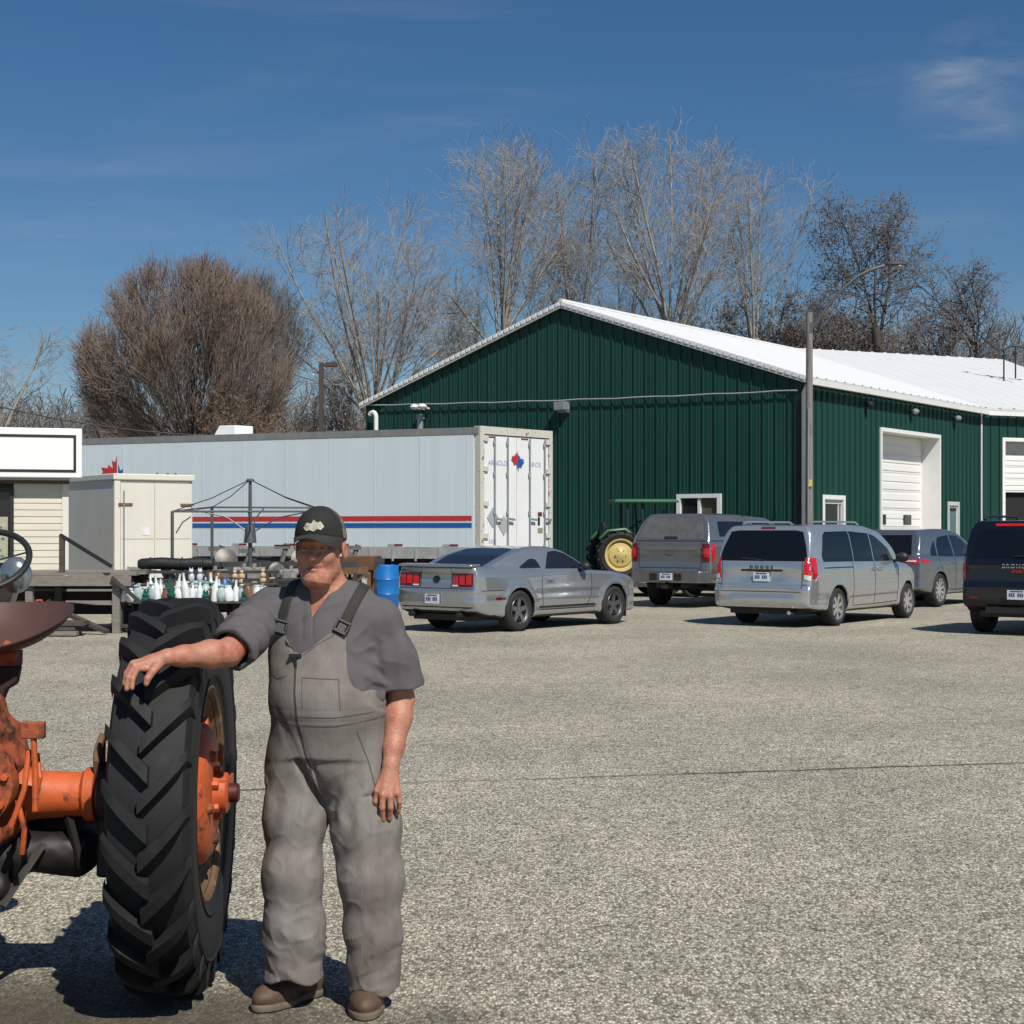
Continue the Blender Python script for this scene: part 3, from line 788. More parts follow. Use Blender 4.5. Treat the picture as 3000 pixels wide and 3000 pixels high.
def green_building():
    sx, sy = .586, .810
    t = thing('green_metal_building', 'big dark green ribbed metal building with a white gable roof', 'building', (7.73, 42.25, 0), math.atan2(sy, sx))
    Wd, He, Hr, Lb = 15.35, 5.70, 8.27, 24.0
    gt = lambda y: He + (Hr-He)*(1-abs(y-Wd/2)/(Wd/2))
    w = MB()
    # gable wall (outward -x); the window is cut out of the sheet
    wy0, wy1, wz0, wz1 = 2.46, 3.80, 1.50, 2.66
    ribbed(w, (0, 0, 0), (0, 1, 0), (-1, 0, 0), wy0, .25, gt)
    ribbed(w, (0, 0, 0), (0, 1, 0), (-1, 0, 0), Wd-wy1, .25, gt, u0=wy1)
    ribbed(w, (0, 0, 0), (0, 1, 0), (-1, 0, 0), wy1-wy0, .25, lambda y: wz0, u0=wy0)
    ribbed(w, (0, 0, 0), (0, 1, 0), (-1, 0, 0), wy1-wy0, wz1, gt, u0=wy0)
    w.build('gable_wall', GREEN, t, smooth=False)
    w = MB()
    ev = lambda a: He-.02
    def side(a0, a1, z0, top): ribbed(w, (0, 0, 0), (1, 0, 0), (0, -1, 0), a1-a0, z0, top, u0=a0)
    D = (5.2, 9.75, 4.58); E = (10.5, 11.5, 2.6); Wn = (1.16, 2.6, 1.35, 2.63)
    side(0, Wn[0], .25, ev); side(Wn[0], Wn[1], .25, lambda a: Wn[2]); side(Wn[0], Wn[1], Wn[3], ev)
    side(Wn[1], D[0], .25, ev); side(D[0], D[1], D[2], ev); side(D[1], E[0], .25, ev); side(E[0], E[1], E[2], ev); side(E[1], Lb, .25, ev)
    w.build('side_wall', GREEN, t, smooth=False)
    w = MB(); w.box((.05, Wd-.02, .25), (Lb, Wd, He)); w.box((Lb-.05, 0, .25), (Lb, Wd-.03, He)); w.build('rear_wall', GREEN, t, smooth=False)
    w = MB(); w.box((-.02, .02, -.05), (D[0], Wd-.05, .25)); w.box((D[1], .02, -.05), (Lb-.1, Wd-.05, .25)); w.build('foundation', mk('concrete', (.34, .33, .31), rough=.85, var=.2, bump=.003, bscale=30), t, smooth=False)
    oh = .16; sl = (Hr-He)/(Wd/2)
    roof_slab('roof', WHITEM, t, -oh, Lb+.2, -oh, He+.12-sl*oh, Wd/2, Hr+.12)
    roof_slab('roof', WHITEM, t, -oh, Lb+.2, Wd+oh, He+.12-sl*oh, Wd/2, Hr+.12)
    r = MB()
    for (ya, za, yb, zb) in ((-oh, He+.1-sl*oh, Wd/2, Hr+.1), (Wd+oh, He+.1-sl*oh, Wd/2, Hr+.1)):
        n = 38
        for i in range(n):           # corrugated closure along the rake
            f0, f1 = (i+.12)/n, (i+.80)/n
            p0 = (-oh-.012, ya+(yb-ya)*f0, za+(zb-za)*f0-.03); p1 = (-oh-.012, ya+(yb-ya)*f1, za+(zb-za)*f1-.03)
            r.bar(p0, p1, .022, .11)
        r.bar((-oh+.02, ya, za-.10), (-oh+.02, yb, zb-.10), .05, .12, m=1)
    r.build('rake_trim', [WHITET, mk('grey_trim', (.42, .42, .41), rough=.6, var=.2)], t, smooth=False)
    rc = MB(); rc.tube([(-oh, Wd/2, Hr+.14), (Lb, Wd/2, Hr+.14)], .07, 8); rc.build('ridge_cap', WHITEM, t)
    gu = MB()
    gu.prism([(-oh-.14, 0), (-oh-.01, 0), (-oh-.01, .14), (-oh-.15, .14)], -oh, 13.7, 0, Matrix(((0,0,1,0),(1,0,0,0),(0,1,0,He-.10-sl*oh),(0,0,0,1))))
    gu.build('gutter', WHITET, t, smooth=False)
    # corner downpipe, grey box section with an elbow under the eave
    d = MB(); d.box((-.16, -.17, .1), (-.03, -.035, He-.35)); d.bar((-.1, -.1, He-.38), (-.1, -oh-.06, He-.18), .13, .13); d.build('downpipe', GALV, t, bevel=.01)
    d = MB(); d.box((-.045, -.03, .25), (-.034, .24, He)); d.box((-.045, -.045, .25), (.22, -.034, He)); d.build('corner_trim', mk('dark_green_trim', (.004, .016, .014), rough=.5, var=.1), t, smooth=False)
    d = MB(); d.box((13.52, -.05, .25), (13.62, -.034, He-.15)); d.build('trim_strip', WHITET, t, smooth=False)
    # overhead door set deep in its opening
    a0, a1, zt = D
    fr = MB(); fr.box((a0-.10, -.055, 0), (a0, .62, zt)); fr.box((a1, -.055, 0), (a1+.10, .62, zt)); fr.box((a0-.10, -.055, zt), (a1+.10, .62, zt+.11))
    fr.build('door_frame', WHITET, t, smooth=False)
    def roller(parent, a0, a1, z0, z1, y, nz):
        dm = MB(); h = (z1-z0)/nz
        for i in range(nz):
            z = z0+i*h
            dm.box((a0, y, z+.008), (a1, y+.05, z+h-.008)); dm.box((a0+.1, y-.018, z+.07), (a1-.1, y-.001, z+h*.5-.03)); dm.box((a0+.1, y-.018, z+h*.5+.03), (a1-.1, y-.001, z+h-.07))
            dm.box((a0, y+.012, z-.008), (a1, y+.04, z+.008))
        return dm.build('overhead_door', DOORW, parent, smooth=False)
    od = roller(t, a0, a1, .02, zt-.002, .55, 8)
    for q in (.22, .66):
        l = MB(); xx = a0+(a1-a0)*q; l.box((xx, .515, 1.86), (xx+.62, .528, 2.16)); l.build('door_lite', GLASS, od, smooth=False)
    # entry door
    a0, a1, zt = E
    fr = MB(); fr.box((a0, -.05, .1), (a0+.10, .08, zt)); fr.box((a1-.10, -.05, .1), (a1, .08, zt)); fr.box((a0+.10, -.05, zt-.12), (a1-.10, .08, zt))
    fd = fr.build('entry_door_frame', mk('pale_grey_paint', (.5, .52, .51), rough=.5, var=.08), t, smooth=False)
    dl = MB(); dl.box((a0+.10, .0, .12), (a1-.10, .04, zt-.12), 0); dl.box((a0+.24, -.02, 1.2), (a1-.24, -.002, zt-.32), 1); dl.box((a0+.22, -.024, zt-.30), (a1-.22, -.004, zt-.2), 2)
    dd = dl.build('entry_door', [mk('pale_grey_paint', ()), mk('reflecting_glass', (.10, .17, .18), rough=.15, var=.3, scale=3), BLACKP], t, smooth=False)
    hd = MB(); hd.bar((a1-.18, -.06, 1.1), (a1-.18, -.06, 1.3), .03); hd.build('handle', CHROME, dd)
    # window in the long wall
    def win_long(a0, a1, z0, z1):
        f = MB(); f.box((a0-.02, -.05, z0-.02), (a0+.10, .1, z1+.02)); f.box((a1-.10, -.05, z0-.02), (a1+.02, .1, z1+.02)); f.box((a0+.10, -.05, z1-.10), (a1-.10, .1, z1+.02)); f.box((a0+.10, -.05, z0-.02), (a1-.10, .1, z0+.08))
        f.box((a0+.24, .03, z0+.2), (a0+.30, .08, z1-.2), 1); f.box((a1-.30, .03, z0+.2), (a1-.24, .08, z1-.2), 1); f.box((a0+.10, .02, z1-.22), (a1-.10, .07, z1-.10), 1)
        o = f.build('window', [WHITET, mk('pale_grey_paint', ())], t, smooth=False)
        g = MB(); g.box((a0+.1, .06, z0+.08), (a1-.1, .075, z1-.1)); g.build('pane', GLASS, o, smooth=False)
    win_long(*Wn)
    # sliding window in the gable
    f = MB(); y0, y1, z0, z1 = wy0, wy1, wz0, wz1
    f.box((-.06, y0-.03, z0-.03), (.1, y0+.09, z1+.03)); f.box((-.06, y1-.09, z0-.03), (.1, y1+.03, z1+.03)); f.box((-.06, y0+.09, z1-.08), (.1, y1-.09, z1+.03)); f.box((-.06, y0+.09, z0-.03), (.1, y1-.09, z0+.08)); f.box((-.03, (y0+y1)/2-.04, z0+.08), (.06, (y0+y1)/2+.04, z1-.08))
    o = f.build('window', WHITET, t, smooth=False)
    g = MB(); g.box((.03, (y0+y1)/2+.04, z0+.08), (.045, y1-.09, z1-.08)); g.build('pane', GLASS, o, smooth=False)
    g = MB(); g.box((.05, y0+.09, z0+.08), (.065, (y0+y1)/2-.04, z1-.08)); g.build('pane', mk('brown_blind', (.10, .09, .06), rough=.3, var=.1), o, smooth=False)
    # fittings on the gable
    l = MB(); l.box((-.34, 7.42, 5.20), (-.03, 7.80, 5.44)); l.prism([(-.36, 5.20), (-.03, 5.12), (-.03, 5.20)], 7.44, 7.78, 0, Matrix(((1,0,0,0),(0,0,1,0),(0,1,0,0),(0,0,0,1)))); l.build('wall_lamp', GALV, t, smooth=False, bevel=.015)
    n = 24; pts = [(-.10, .12+(Wd-.2)*i/n, 5.40+.30*i/n-.05*math.sin(PI*i/n)+.012*math.sin(i*1.9)) for i in range(n+1)]
    c = MB(); c.tube(pts, .022, 6); c.build('wall_cable', mk('grey_cable', (.32, .33, .33), rough=.6), t)
    for yy, tilt in ((13.0, -1), (12.6, 1)):
        l = MB(); l.ball((-.45, yy+tilt*.05, 5.52), (.16, .14, .09), 12); l.bar((-.03, (yy+12.8)/2, 5.48), (-.4, yy, 5.5), .05); l.build('flood_lamp', WHITET, t)
    p = MB(); p.tube([(-.18, 12.95, 3.6), (-.18, 12.95, 5.05), (-.18, 12.95, 5.2)], [.10, .10, .10], 12); p.lathe([(0, 0), (.15, 0), (.12, .12), (0, .16)], 12, 0, AXM((-.18, 12.95, 5.16), (0, 0, 1))); p.build('vent_pipe', GALV, t)
    pts = [(-.2, 14.75, 3.8), (-.2, 14.75, 5.3)]+[(-.2, 14.75+.14*(1-math.cos(a)), 5.3+.16*math.sin(a)) for a in (.5, 1.0, 1.5, 2.1, 2.7)]
    p = MB(); p.tube(pts, .07, 10); p.build('gooseneck_pipe', WHITET, t)
    for xx in (4.0, 7.4, 11.0):
        l = MB(); l.ball((xx, -.18, He-.42), (.12, .12, .09), 10); l.bar((xx, -.02, He-.36), (xx, -.16, He-.4), .04); l.build('eave_lamp', BLACKP if xx < 5 else GALV, t)
    # ---- lower wing that carries on to the right at an angle
    dx, dy = .914, .406
    C2 = Vector((7.73+sx*13.62, 42.25+sy*13.62, 0))
    t2 = thing('green_workshop_wing', 'green metal workshop wing whose big white door is half open', 'building', C2, math.atan2(dy, dx))
    L2 = 7.3; D2 = (1.0, 5.2, 4.69)
    w = MB()
    def front(a0, a1, z0, top): ribbed(w, (0, 0, 0), (1, 0, 0), (0, -1, 0), a1-a0, z0, top, u0=a0)
    front(.03, D2[0], .25, ev); front(D2[0], D2[1], D2[2], ev); front(D2[1], L2, .25, ev)
    w.build('front_wall', GREEN, t2, smooth=False)
    w = MB(); ribbed(w, (L2, 0, 0), (0, 1, 0), (1, 0, 0), Wd, .25, gt); w.box((-3, Wd-.02, .25), (L2, Wd, He)); w.build('end_wall', GREEN, t2, smooth=False)
    roof_slab('roof', WHITEM, t2, -9.0, L2+.35, -oh, He+.12-sl*oh, Wd/2, Hr+.22)
    roof_slab('roof', WHITEM, t2, -9.0, L2+.35, Wd+oh, He+.12-sl*oh, Wd/2, Hr+.22)
    fr = MB(); a0, a1, zt = D2
    fr.box((a0-.12, -.055, 0), (a0, .4, zt)); fr.box((a1, -.055, 0), (a1+.12, .4, zt)); fr.box((a0-.12, -.055, zt), (a1+.12, .4, zt+.12)); fr.build('door_frame', WHITET, t2, smooth=False)
    roller(t2, a0, a1, 2.98, zt-.45, .34, 3)
    hd = MB(); hd.box((a0, .36, zt-.45), (a1, .42, zt-.01)); hd.build('door_header', mk('grey_trim', ()), t2, smooth=False)
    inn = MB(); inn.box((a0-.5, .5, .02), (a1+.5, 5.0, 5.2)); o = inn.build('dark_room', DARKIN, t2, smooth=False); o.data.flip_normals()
    gu = MB(); gu.box((0.1, -oh-.14, He-.12-sl*oh), (L2+.3, -oh-.01, He+.02-sl*oh)); gu.build('gutter', WHITET, t2, smooth=False)
green_building()

# ------------------------------------------------------------------ semi trailer
TRW = mk('trailer_white', (.53, .60, .635), rough=.45, var=.06, scale=1.6, stretch=(3, 3, .12), col2=(.42, .45, .48), c2amt=(.62, .85), c2scale=1.4)
TRD = mk('trailer_door_white', (.72, .73, .72), rough=.5, var=.05, scale=2)
RUSTW = mk('rusty_cream', (.54, .52, .46), rough=.7, var=.15, col2=(.20, .09, .04), c2amt=(.56, .66), c2scale=6)
STEELD = mk('dark_steel', (.05, .05, .05), rough=.7, metal=.3, var=.3, scale=5, col2=(.10, .06, .04), c2amt=(.55, .7))
def semi_trailer():
    o = Vector((-.744, 36.6, 0)); sd = Vector((-.914, .407, 0)).normalized(); rv = Vector((1.70, 2.0, 0))
    Lr = rv.length; rn = rv/Lr
    t = thing('semi_trailer', 'long white semi trailer with a red and a blue stripe', 'trailer', o)
    L = 13.6; Z0, Z1, ZR = 1.02, 4.03, 1.30
    nside = Vector((-sd.y, sd.x, 0)); nside = -nside if nside.y > 0 else nside        # outward, towards the yard
    nrear = Vector((rn.y, -rn.x, 0)); nrear = -nrear if nrear.dot(sd) > 0 else nrear
    P = lambda a, b, z, e=0: sd*a + rn*(b*Lr) + Vector((0, 0, z)) + nside*e
    def quadbox(mb, a0, a1, z0, z1, e0, e1, m=0):
        vs = [P(a, 0, z, e) for a in (a0, a1) for e in (e0, e1) for z in (z0, z1)]
        mb.add(vs, [(0,1,3,2),(4,6,7,5),(0,4,5,1),(2,3,7,6),(0,2,6,4),(1,5,7,3)], m)
    b = MB()
    vs = [P(a, q, z) for a in (.16, L) for q in (0, 1) for z in (ZR-.02, Z1)]
    b.add(vs, [(0,1,3,2),(4,6,7,5),(0,4,5,1),(2,3,7,6),(0,2,6,4),(1,5,7,3)])
    x = .3
    while x < L-.1:                                                    # seams between the side sheets
        quadbox(b, x, x+.03, ZR, Z1-.14, .001, .006); x += 1.22
    b.build('box_body', TRW, t, smooth=False, fix=True)
    r = MB(); quadbox(r, .02, L, Z0, ZR-.005, -.1, .012); x = .4
    while x < L: quadbox(r, x, x+.05, Z0-.06, ZR-.03, .013, .03); x += .61
    r.build('bottom_rail', mk('worn_aluminium', (.42, .42, .41), rough=.5, metal=.4, var=.2, scale=5), t, smooth=False, fix=True)
    r = MB(); quadbox(r, .02, L, Z1-.12, Z1+.03, -.1, .016); r.build('top_rail', mk('dull_aluminium', (.24, .24, .23), rough=.6, metal=.4, var=.2), t, smooth=False, fix=True)
    s = MB(); quadbox(s, .20, L-.1, 1.905, 2.02, .0065, .0085); s.build('red_stripe', mk('stripe_red', (.42, .028, .03), rough=.5, var=.08), t, smooth=False, fix=True)
    s = MB(); quadbox(s, .20, L-.1, 1.745, 1.855, .0065, .0085); s.build('blue_stripe', mk('stripe_blue', (.012, .085, .30), rough=.5, var=.08), t, smooth=False, fix=True)
    for i in range(9):
        m = MB(); a = .55+i*1.45; quadbox(m, a, a+.22, ZR+.015, ZR+.06, .0065, .009, 0); quadbox(m, a+.22, a+.40, ZR+.015, ZR+.06, .0065, .009, 1)
        m.build('reflector_strip', [mk('reflector_red', (.16, .02, .02), rough=.4), mk('reflector_grey', (.35, .33, .33), rough=.4)], t, smooth=False, fix=True)
    # emblem on the side: a leaf, half red half blue
    leaf = [(0, 1), (.10, .72), (.26, .80), (.20, .46), (.44, .62), (.48, .48), (.80, .52), (.70, .32), (.86, .22), (.50, -.06), (.54, -.24), (.05, -.18), (.05, -.6), (0, -.6)]
    def emblem(oz, a0, sc, parent):
        for sg, mm in ((-1, 'stripe_red'), (1, 'stripe_blue')):
            e = MB(); pts = [(x*sg*(-1)*sc*1.0+(-sg*.02), z*sc) for x, z in leaf]
            k = len(pts); off = .0 if sg < 0 else -.35*sc
            vs = [P(a0+p[0], 0, oz+p[1]+off, ee) for ee in (.007, .010) for p in pts]
            e.add(vs, [tuple(range(k)), tuple(range(k, 2*k))]+[(i, (i+1) % k, k+(i+1) % k, k+i) for i in range(k)])
            e.build('emblem', mk(mm, ()), parent, smooth=False, fix=True)
    emblem(2.98, 10.25, .62, t)
    # rear frame and swing doors
    q = lambda b_, z, e=0: rn*(b_*Lr) + Vector((0, 0, z)) + nrear*e
    def rbox(mb, b0, b1, z0, z1, e0, e1, m=0):
        vs = [q(b_, z, e) for b_ in (b0, b1) for e in (e0, e1) for z in (z0, z1)]
        mb.add(vs, [(0,1,3,2),(4,6,7,5),(0,4,5,1),(2,3,7,6),(0,2,6,4),(1,5,7,3)], m)
    f = MB(); rbox(f, -.005, .05, .95, Z1+.06, -.16, .03); rbox(f, .955, 1.005, .95, Z1+.06, -.16, .03); rbox(f, .05, .955, Z1-.12, Z1+.06, -.16, .03); rbox(f, .05, .955, .95, 1.16, -.16, .03)
    f.build('rear_frame', RUSTW, t, smooth=False, fix=True)
    for i, (b0, b1) in enumerate(((.054, .498), (.504, .95))):
        d = MB(); rbox(d, b0, b1, 1.18, Z1-.14, -.06, .0)
        do = d.build('rear_door', TRD, t, smooth=False, fix=True)
        for kx in (.22, .62) if i == 0 else (.30, .78):
            bb = b0+(b1-b0)*(kx+.08)
            l = MB(); l.tube([q(bb, 1.15, .045), q(bb, Z1-.16, .045)], .018, 8)
            for z in (1.3, 2.1, 3.0, Z1-.3): l.bar(q(bb, z-.05, .03), q(bb, z+.05, .03), .07, .05)
            l.build('lock_rod', GALV, do)
            h = MB(); h.bar(q(bb, 1.95, .075), q(bb+.08, 1.93, .075), .03, .05); h.build('handle', GALV, do)
        for z in (1.5, 2.25, 3.05, 3.75):
            h = MB(); bb = b0+.01 if i == 0 else b1-.01
            rbox(h, bb-.035, bb+.035, z, z+.11, .002, .05); h.build('hinge', RUSTW, do, smooth=False, fix=True)
        for z in ((Z1-.20),):
            m = MB(); rbox(m, b0+.06, b0+.16, z, z+.035, .002, .005); m.build('marker_strip', mk('reflector_red', ()), do, smooth=False, fix=True)
    Mt = lambda b_, z, e=.004: Matrix(((rn.x, 0, nrear.x, 0), (rn.y, 0, nrear.y, 0), (0, 1, 0, 0), (0, 0, 0, 1))) if 0 else Matrix.Translation(q(b_, z, e)) @ Matrix(((rn.x, 0, nrear.x, 0), (rn.y, 0, nrear.y, 0), (0, 1, 0, 0), (0, 0, 0, 1)))
    blue = mk('faded_blue_ink', (.26, .34, .54), rough=.6, var=.2, scale=20)
    text_mesh('lettering', 'ARNOLD', .17, blue, t, Mt(.24, 3.25), .004, .95)
    text_mesh('lettering', 'BROS', .17, blue, t, Mt(.76, 3.25), .004, 1.1)
    text_mesh('small_lettering', '5302', .14, blue, t, Mt(.17, 1.42), .004, 1.0)
    for sg, mm in ((-1, 'stripe_red'), (1, 'stripe_blue')):
        e = MB(); pts = [(x*sg*.26+(sg*.012), z*.26-(.06 if sg > 0 else 0)) for x, z in leaf]; k = len(pts); M4 = Mt(.51, 3.30, .02)
        vs = [M4 @ Vector((p[0], p[1], ee)) for ee in (.0, .006) for p in pts]
        e.add(vs, [tuple(range(k)), tuple(range(k, 2*k))]+[(i, (i+1) % k, k+(i+1) % k, k+i) for i in range(k)]); e.build('emblem', mk(mm, ()), t, smooth=False, fix=True)
    for bb, z in ((.17, 1.98), (.32, 1.80)):
        e = MB(); M4 = Mt(bb, z, .004); e.prism([(0, -.24), (.20, 0), (0, .24), (-.20, 0)], 0, .012, 0, M4); e.build('hazard_placard', mk('placard_grey', (.36, .37, .37), rough=.6, var=.2, scale=20), t, smooth=False, fix=True)
    e = MB(); rbox(e, .80, .86, 2.02, 2.12, .004, .008, 0); rbox(e, .80, .83, 1.80, 2.0, .004, .008, 1); rbox(e, .80, .87, 1.62, 1.74, .004, .008, 2)
    e.build('sticker', [mk('reflector_red', ()), BLACKP, mk('olive_sticker', (.25, .25, .16), rough=.6)], t, smooth=False, fix=True)
    u = MB(); rbox(u, .1, .9, .50, .62, -.05, .03); rbox(u, .22, .28, .60, .96, -.05, .02); rbox(u, .72, .78, .60, .96, -.05, .02); u.build('underride_guard', STEELD, t, smooth=False, fix=True)
    c = MB()
    for bq in (.3, .7): c.bar(sd*.3+rn*(bq*Lr)+Vector((0, 0, .85)), sd*(L-.5)+rn*(bq*Lr)+Vector((0, 0, .85)), .2, .3)
    c.build('frame_rails', STEELD, t, smooth=False)
    rr = sd*7.6+rn*(.35*Lr)
    v = MB(); v.prism([(-.32, Z1+.02), (-.14, Z1+.30), (.34, Z1+.30), (.34, Z1+.02)], -.3, .3, 0, Matrix(((sd.x*-1, rn.x, 0, rr.x), (sd.y*-1, rn.y, 0, rr.y), (0, 0, 1, 0), (0, 0, 0, 1))) @ Matrix(((1,0,0,0),(0,0,1,0),(0,1,0,0),(0,0,0,1)))); v.build('far_vehicle_stand_in', WHITET, t, smooth=False, bevel=.02, fix=True)  # stands in for a white RV-like shape farther back, behind the trailer
    for a in (1.6, 2.9):
        for bq, sg in ((.07, -1), (.93, 1)):
            c0 = sd*a+rn*(bq*Lr)+Vector((0, 0, .5)); ax = nside if sg < 0 else -nside
            w = MB(); M = AXM(c0, ax); w.lathe([(.28, -.13), (.45, -.14), (.5, -.10), (.5, .10), (.45, .14), (.28, .13)], 32, 0, M); wo = w.build('wheel', RUBBER, t)
            w = MB(); w.lathe([(.29, -.1), (.27, .05), (.29, .12)], 24, 0, M); w.lathe([(0, .06), (.12, .06), (.2, .0), (.28, .0)], 24, 0, M); w.build('rim', mk('dull_white_rim', (.4, .4, .38), rough=.6, var=.2), wo)
    for bq in (.2, .8):
        g = MB(); p0 = sd*(L-2.5)+rn*(bq*Lr); g.bar(p0+Vector((0, 0, .05)), p0+Vector((0, 0, 1.0)), .12); g.box((p0.x-.15, p0.y-.15, 0), (p0.x+.15, p0.y+.15, .05)); g.build('landing_leg', STEELD, t, smooth=False)
semi_trailer()

# ------------------------------------------------------------------ cream storage box
CREAM = mk('cream_paint', (.66, .635, .555), rough=.6, var=.06, scale=2, col2=(.42, .38, .30), c2amt=(.62, .85), c2scale=2)
CREAMD = mk('cream_side', (.58, .56, .50), rough=.65, var=.07, scale=1.5)
def storage_box():
    t = thing('storage_container', 'cream box shaped storage container with hinged double doors', 'container', (-8.13, 32.5, 0), math.atan2(.6, .8))
    Wb, Lb, H = 1.75, 2.6, 2.72
    b = MB(); b.box((0, .02, .12), (Wb, Lb, H)); b.build('shell', CREAMD, t, smooth=False, bevel=.02)
    b = MB(); b.box((-.03, -.04, H), (Wb+.03, Lb+.03, H+.13)); b.build('roof_cap', CREAM, t, smooth=False, bevel=.02)
    for x0, x1 in ((.13, Wb/2-.004), (Wb/2+.004, Wb-.05)):
        d = MB(); d.box((x0, -.022, .22), (x1, .018, H-.06)); d.box((x0+.02, -.026, 1.50), (x1-.02, -.0225, 1.515), 1); do = d.build('door', [CREAM, mk('door_groove', (.40, .38, .32), rough=.7)], t, smooth=False)
        for z in (.5, 2.2):
            h = MB(); hx = x0 if x0 < .5 else x1-.20
            h.box((hx-.05, -.05, z), (hx+.25, -.024, z+.045)); h.build('hinge', mk('rust_brown', (.20, .10, .06), rough=.8, var=.3), do, smooth=False)
    b = MB(); b.box((0, -.012, .12), (.125, .018, H)); b.box((.13, -.012, .12), (Wb, .016, .21)); b.build('door_frame', CREAM, t, smooth=False)
    l = MB(); l.tube([(.19, -.05, .4), (.19, -.05, 2.5)], .014, 6); l.build('lock_rod', GALV, t)
    p = MB(); p.box((.60, -.03, 1.58), (.76, -.0225, 1.74)); p.build('notice', mk('notice_white', (.72, .72, .70), rough=.6), t, smooth=False)
    f = MB()
    for y in (.3, Lb-.4): f.box((.0, y, 0), (Wb, y+.15, .12))
    f.build('skid', STEELD, t, smooth=False)
    for i, x in enumerate((.95, 1.18, 1.36)):
        m = MB(); m.ball((x, .02, H+.145), (.035, .03, .02), 8); m.build('roof_bolt', mk('rust_brown', ()), t)
storage_box()

# ------------------------------------------------------------------ site office with its sign
SIDING = mk('vinyl_siding', (.60, .56, .46), rough=.6, var=.06, scale=2, stretch=(.4, 1, 3), col2=(.36, .32, .25), c2amt=(.60, .85), c2scale=3)
def office():
    t = thing('site_office', 'small beige clapboard office behind the wooden porch', 'building', (-7.85, 28.0, 0), R_(17))
    w = MB(); z = .75; X0, X1 = -6.0, -.07
    wx0, wx1, wz0, wz1 = -2.55, -.88, .95, 2.42
    while z < 2.55:
        h = .118
        for a, b_ in ((X0, X1),) if z+h < wz0 or z > wz1 else ((X0, wx0), (wx1, X1)):
            w.add([(a, -.012, z+.0), (b_, -.012, z), (b_, 0, z+h), (a, 0, z+h), (a, .004, z), (b_, .004, z)], [(0, 1, 2, 3), (4, 5, 1, 0)])
        z += h
    w.build('front_wall', SIDING, t, smooth=False)
    w = MB(); w.box((X0, .01, .1), (wx0-.04, .1, 2.56)); w.box((wx1+.04, .01, .1), (X1, .1, 2.56)); w.box((wx0-.04, .01, .1), (wx1+.04, .1, wz0-.02)); w.box((X0, .11, .1), (0, 3.4, .2)); w.box((-.02, .11, .2), (0, 3.4, 2.56)); w.box((X0, 3.4, .2), (0, 3.45, 2.56)); w.build('shell', CREAMD, t, smooth=False)
    c = MB(); c.box((-.07, -.03, .75), (.04, .08, 2.56)); c.build('corner_board', CREAM, t, smooth=False)
    f = MB(); f.box((wx0, -.04, wz0), (wx0+.07, .06, wz1)); f.box((wx1-.07, -.04, wz0), (wx1, .06, wz1)); f.box((wx0+.07, -.04, wz1-.07), (wx1-.07, .06, wz1)); f.box((wx0+.07, -.04, wz0), (wx1-.07, .06, wz0+.07))
    fo = f.build('window', BLACKP, t, smooth=False)
    g = MB(); g.box((wx0+.07, .02, wz0+.07), (wx1-.07, .03, wz1-.07)); g.build('pane', GLASS, fo, smooth=False)
    # notice taped inside the window, too worn to read
    n = MB(); n.box((wx1-.62, .008, 1.12), (wx1-.10, .016, 1.92), 0)
    rs = random.Random(3)
    for i in range(6):
        x = wx1-.58
        while x < wx1-.18:
            l = rs.uniform(.03, .08)
            if rs.random() < .75: n.box((x, .004, 1.72-i*.1), (x+l, .0075, 1.72-i*.1+rs.uniform(.03, .05)), 1)
            x += l+.02
    n.build('window_notice', [mk('old_paper', (.34, .35, .25), rough=.7, var=.25, scale=8), mk('faded_ink', (.10, .13, .09), rough=.7)], t, smooth=False)
    r = MB(); r.box((X0, -.12, 2.56), (.06, 3.5, 2.68)); r.build('roof', mk('grey_trim', ()), t, smooth=False)
    e = MB(); e.box((X0, -.10, 2.50), (.05, .01, 2.555)); e.build('soffit', mk('brown_soffit', (.08, .065, .055), rough=.8), t, smooth=False)
    # blank sign box with a black outline
    p = Vector((-7.85, 28, 0))
    s = MB(); s.box((X0, -.32, 2.60), (.26, -.13, 3.46)); so_ = s.build('sign_board', mk('sign_white', (.80, .80, .78), rough=.5, var=.03), t, smooth=False, bevel=.015)
    k = MB(); a0, a1, z0, z1 = X0+.3, .16, 2.74, 3.30
    k.box((a0, -.33, z1), (a1, -.321, z1+.045)); k.box((a1-.045, -.33, z0), (a1, -.321, z1)); k.box((a0, -.33, z0-.045), (a1, -.321, z0)); k.build('sign_outline', BLACKP, so_, smooth=False)
office()

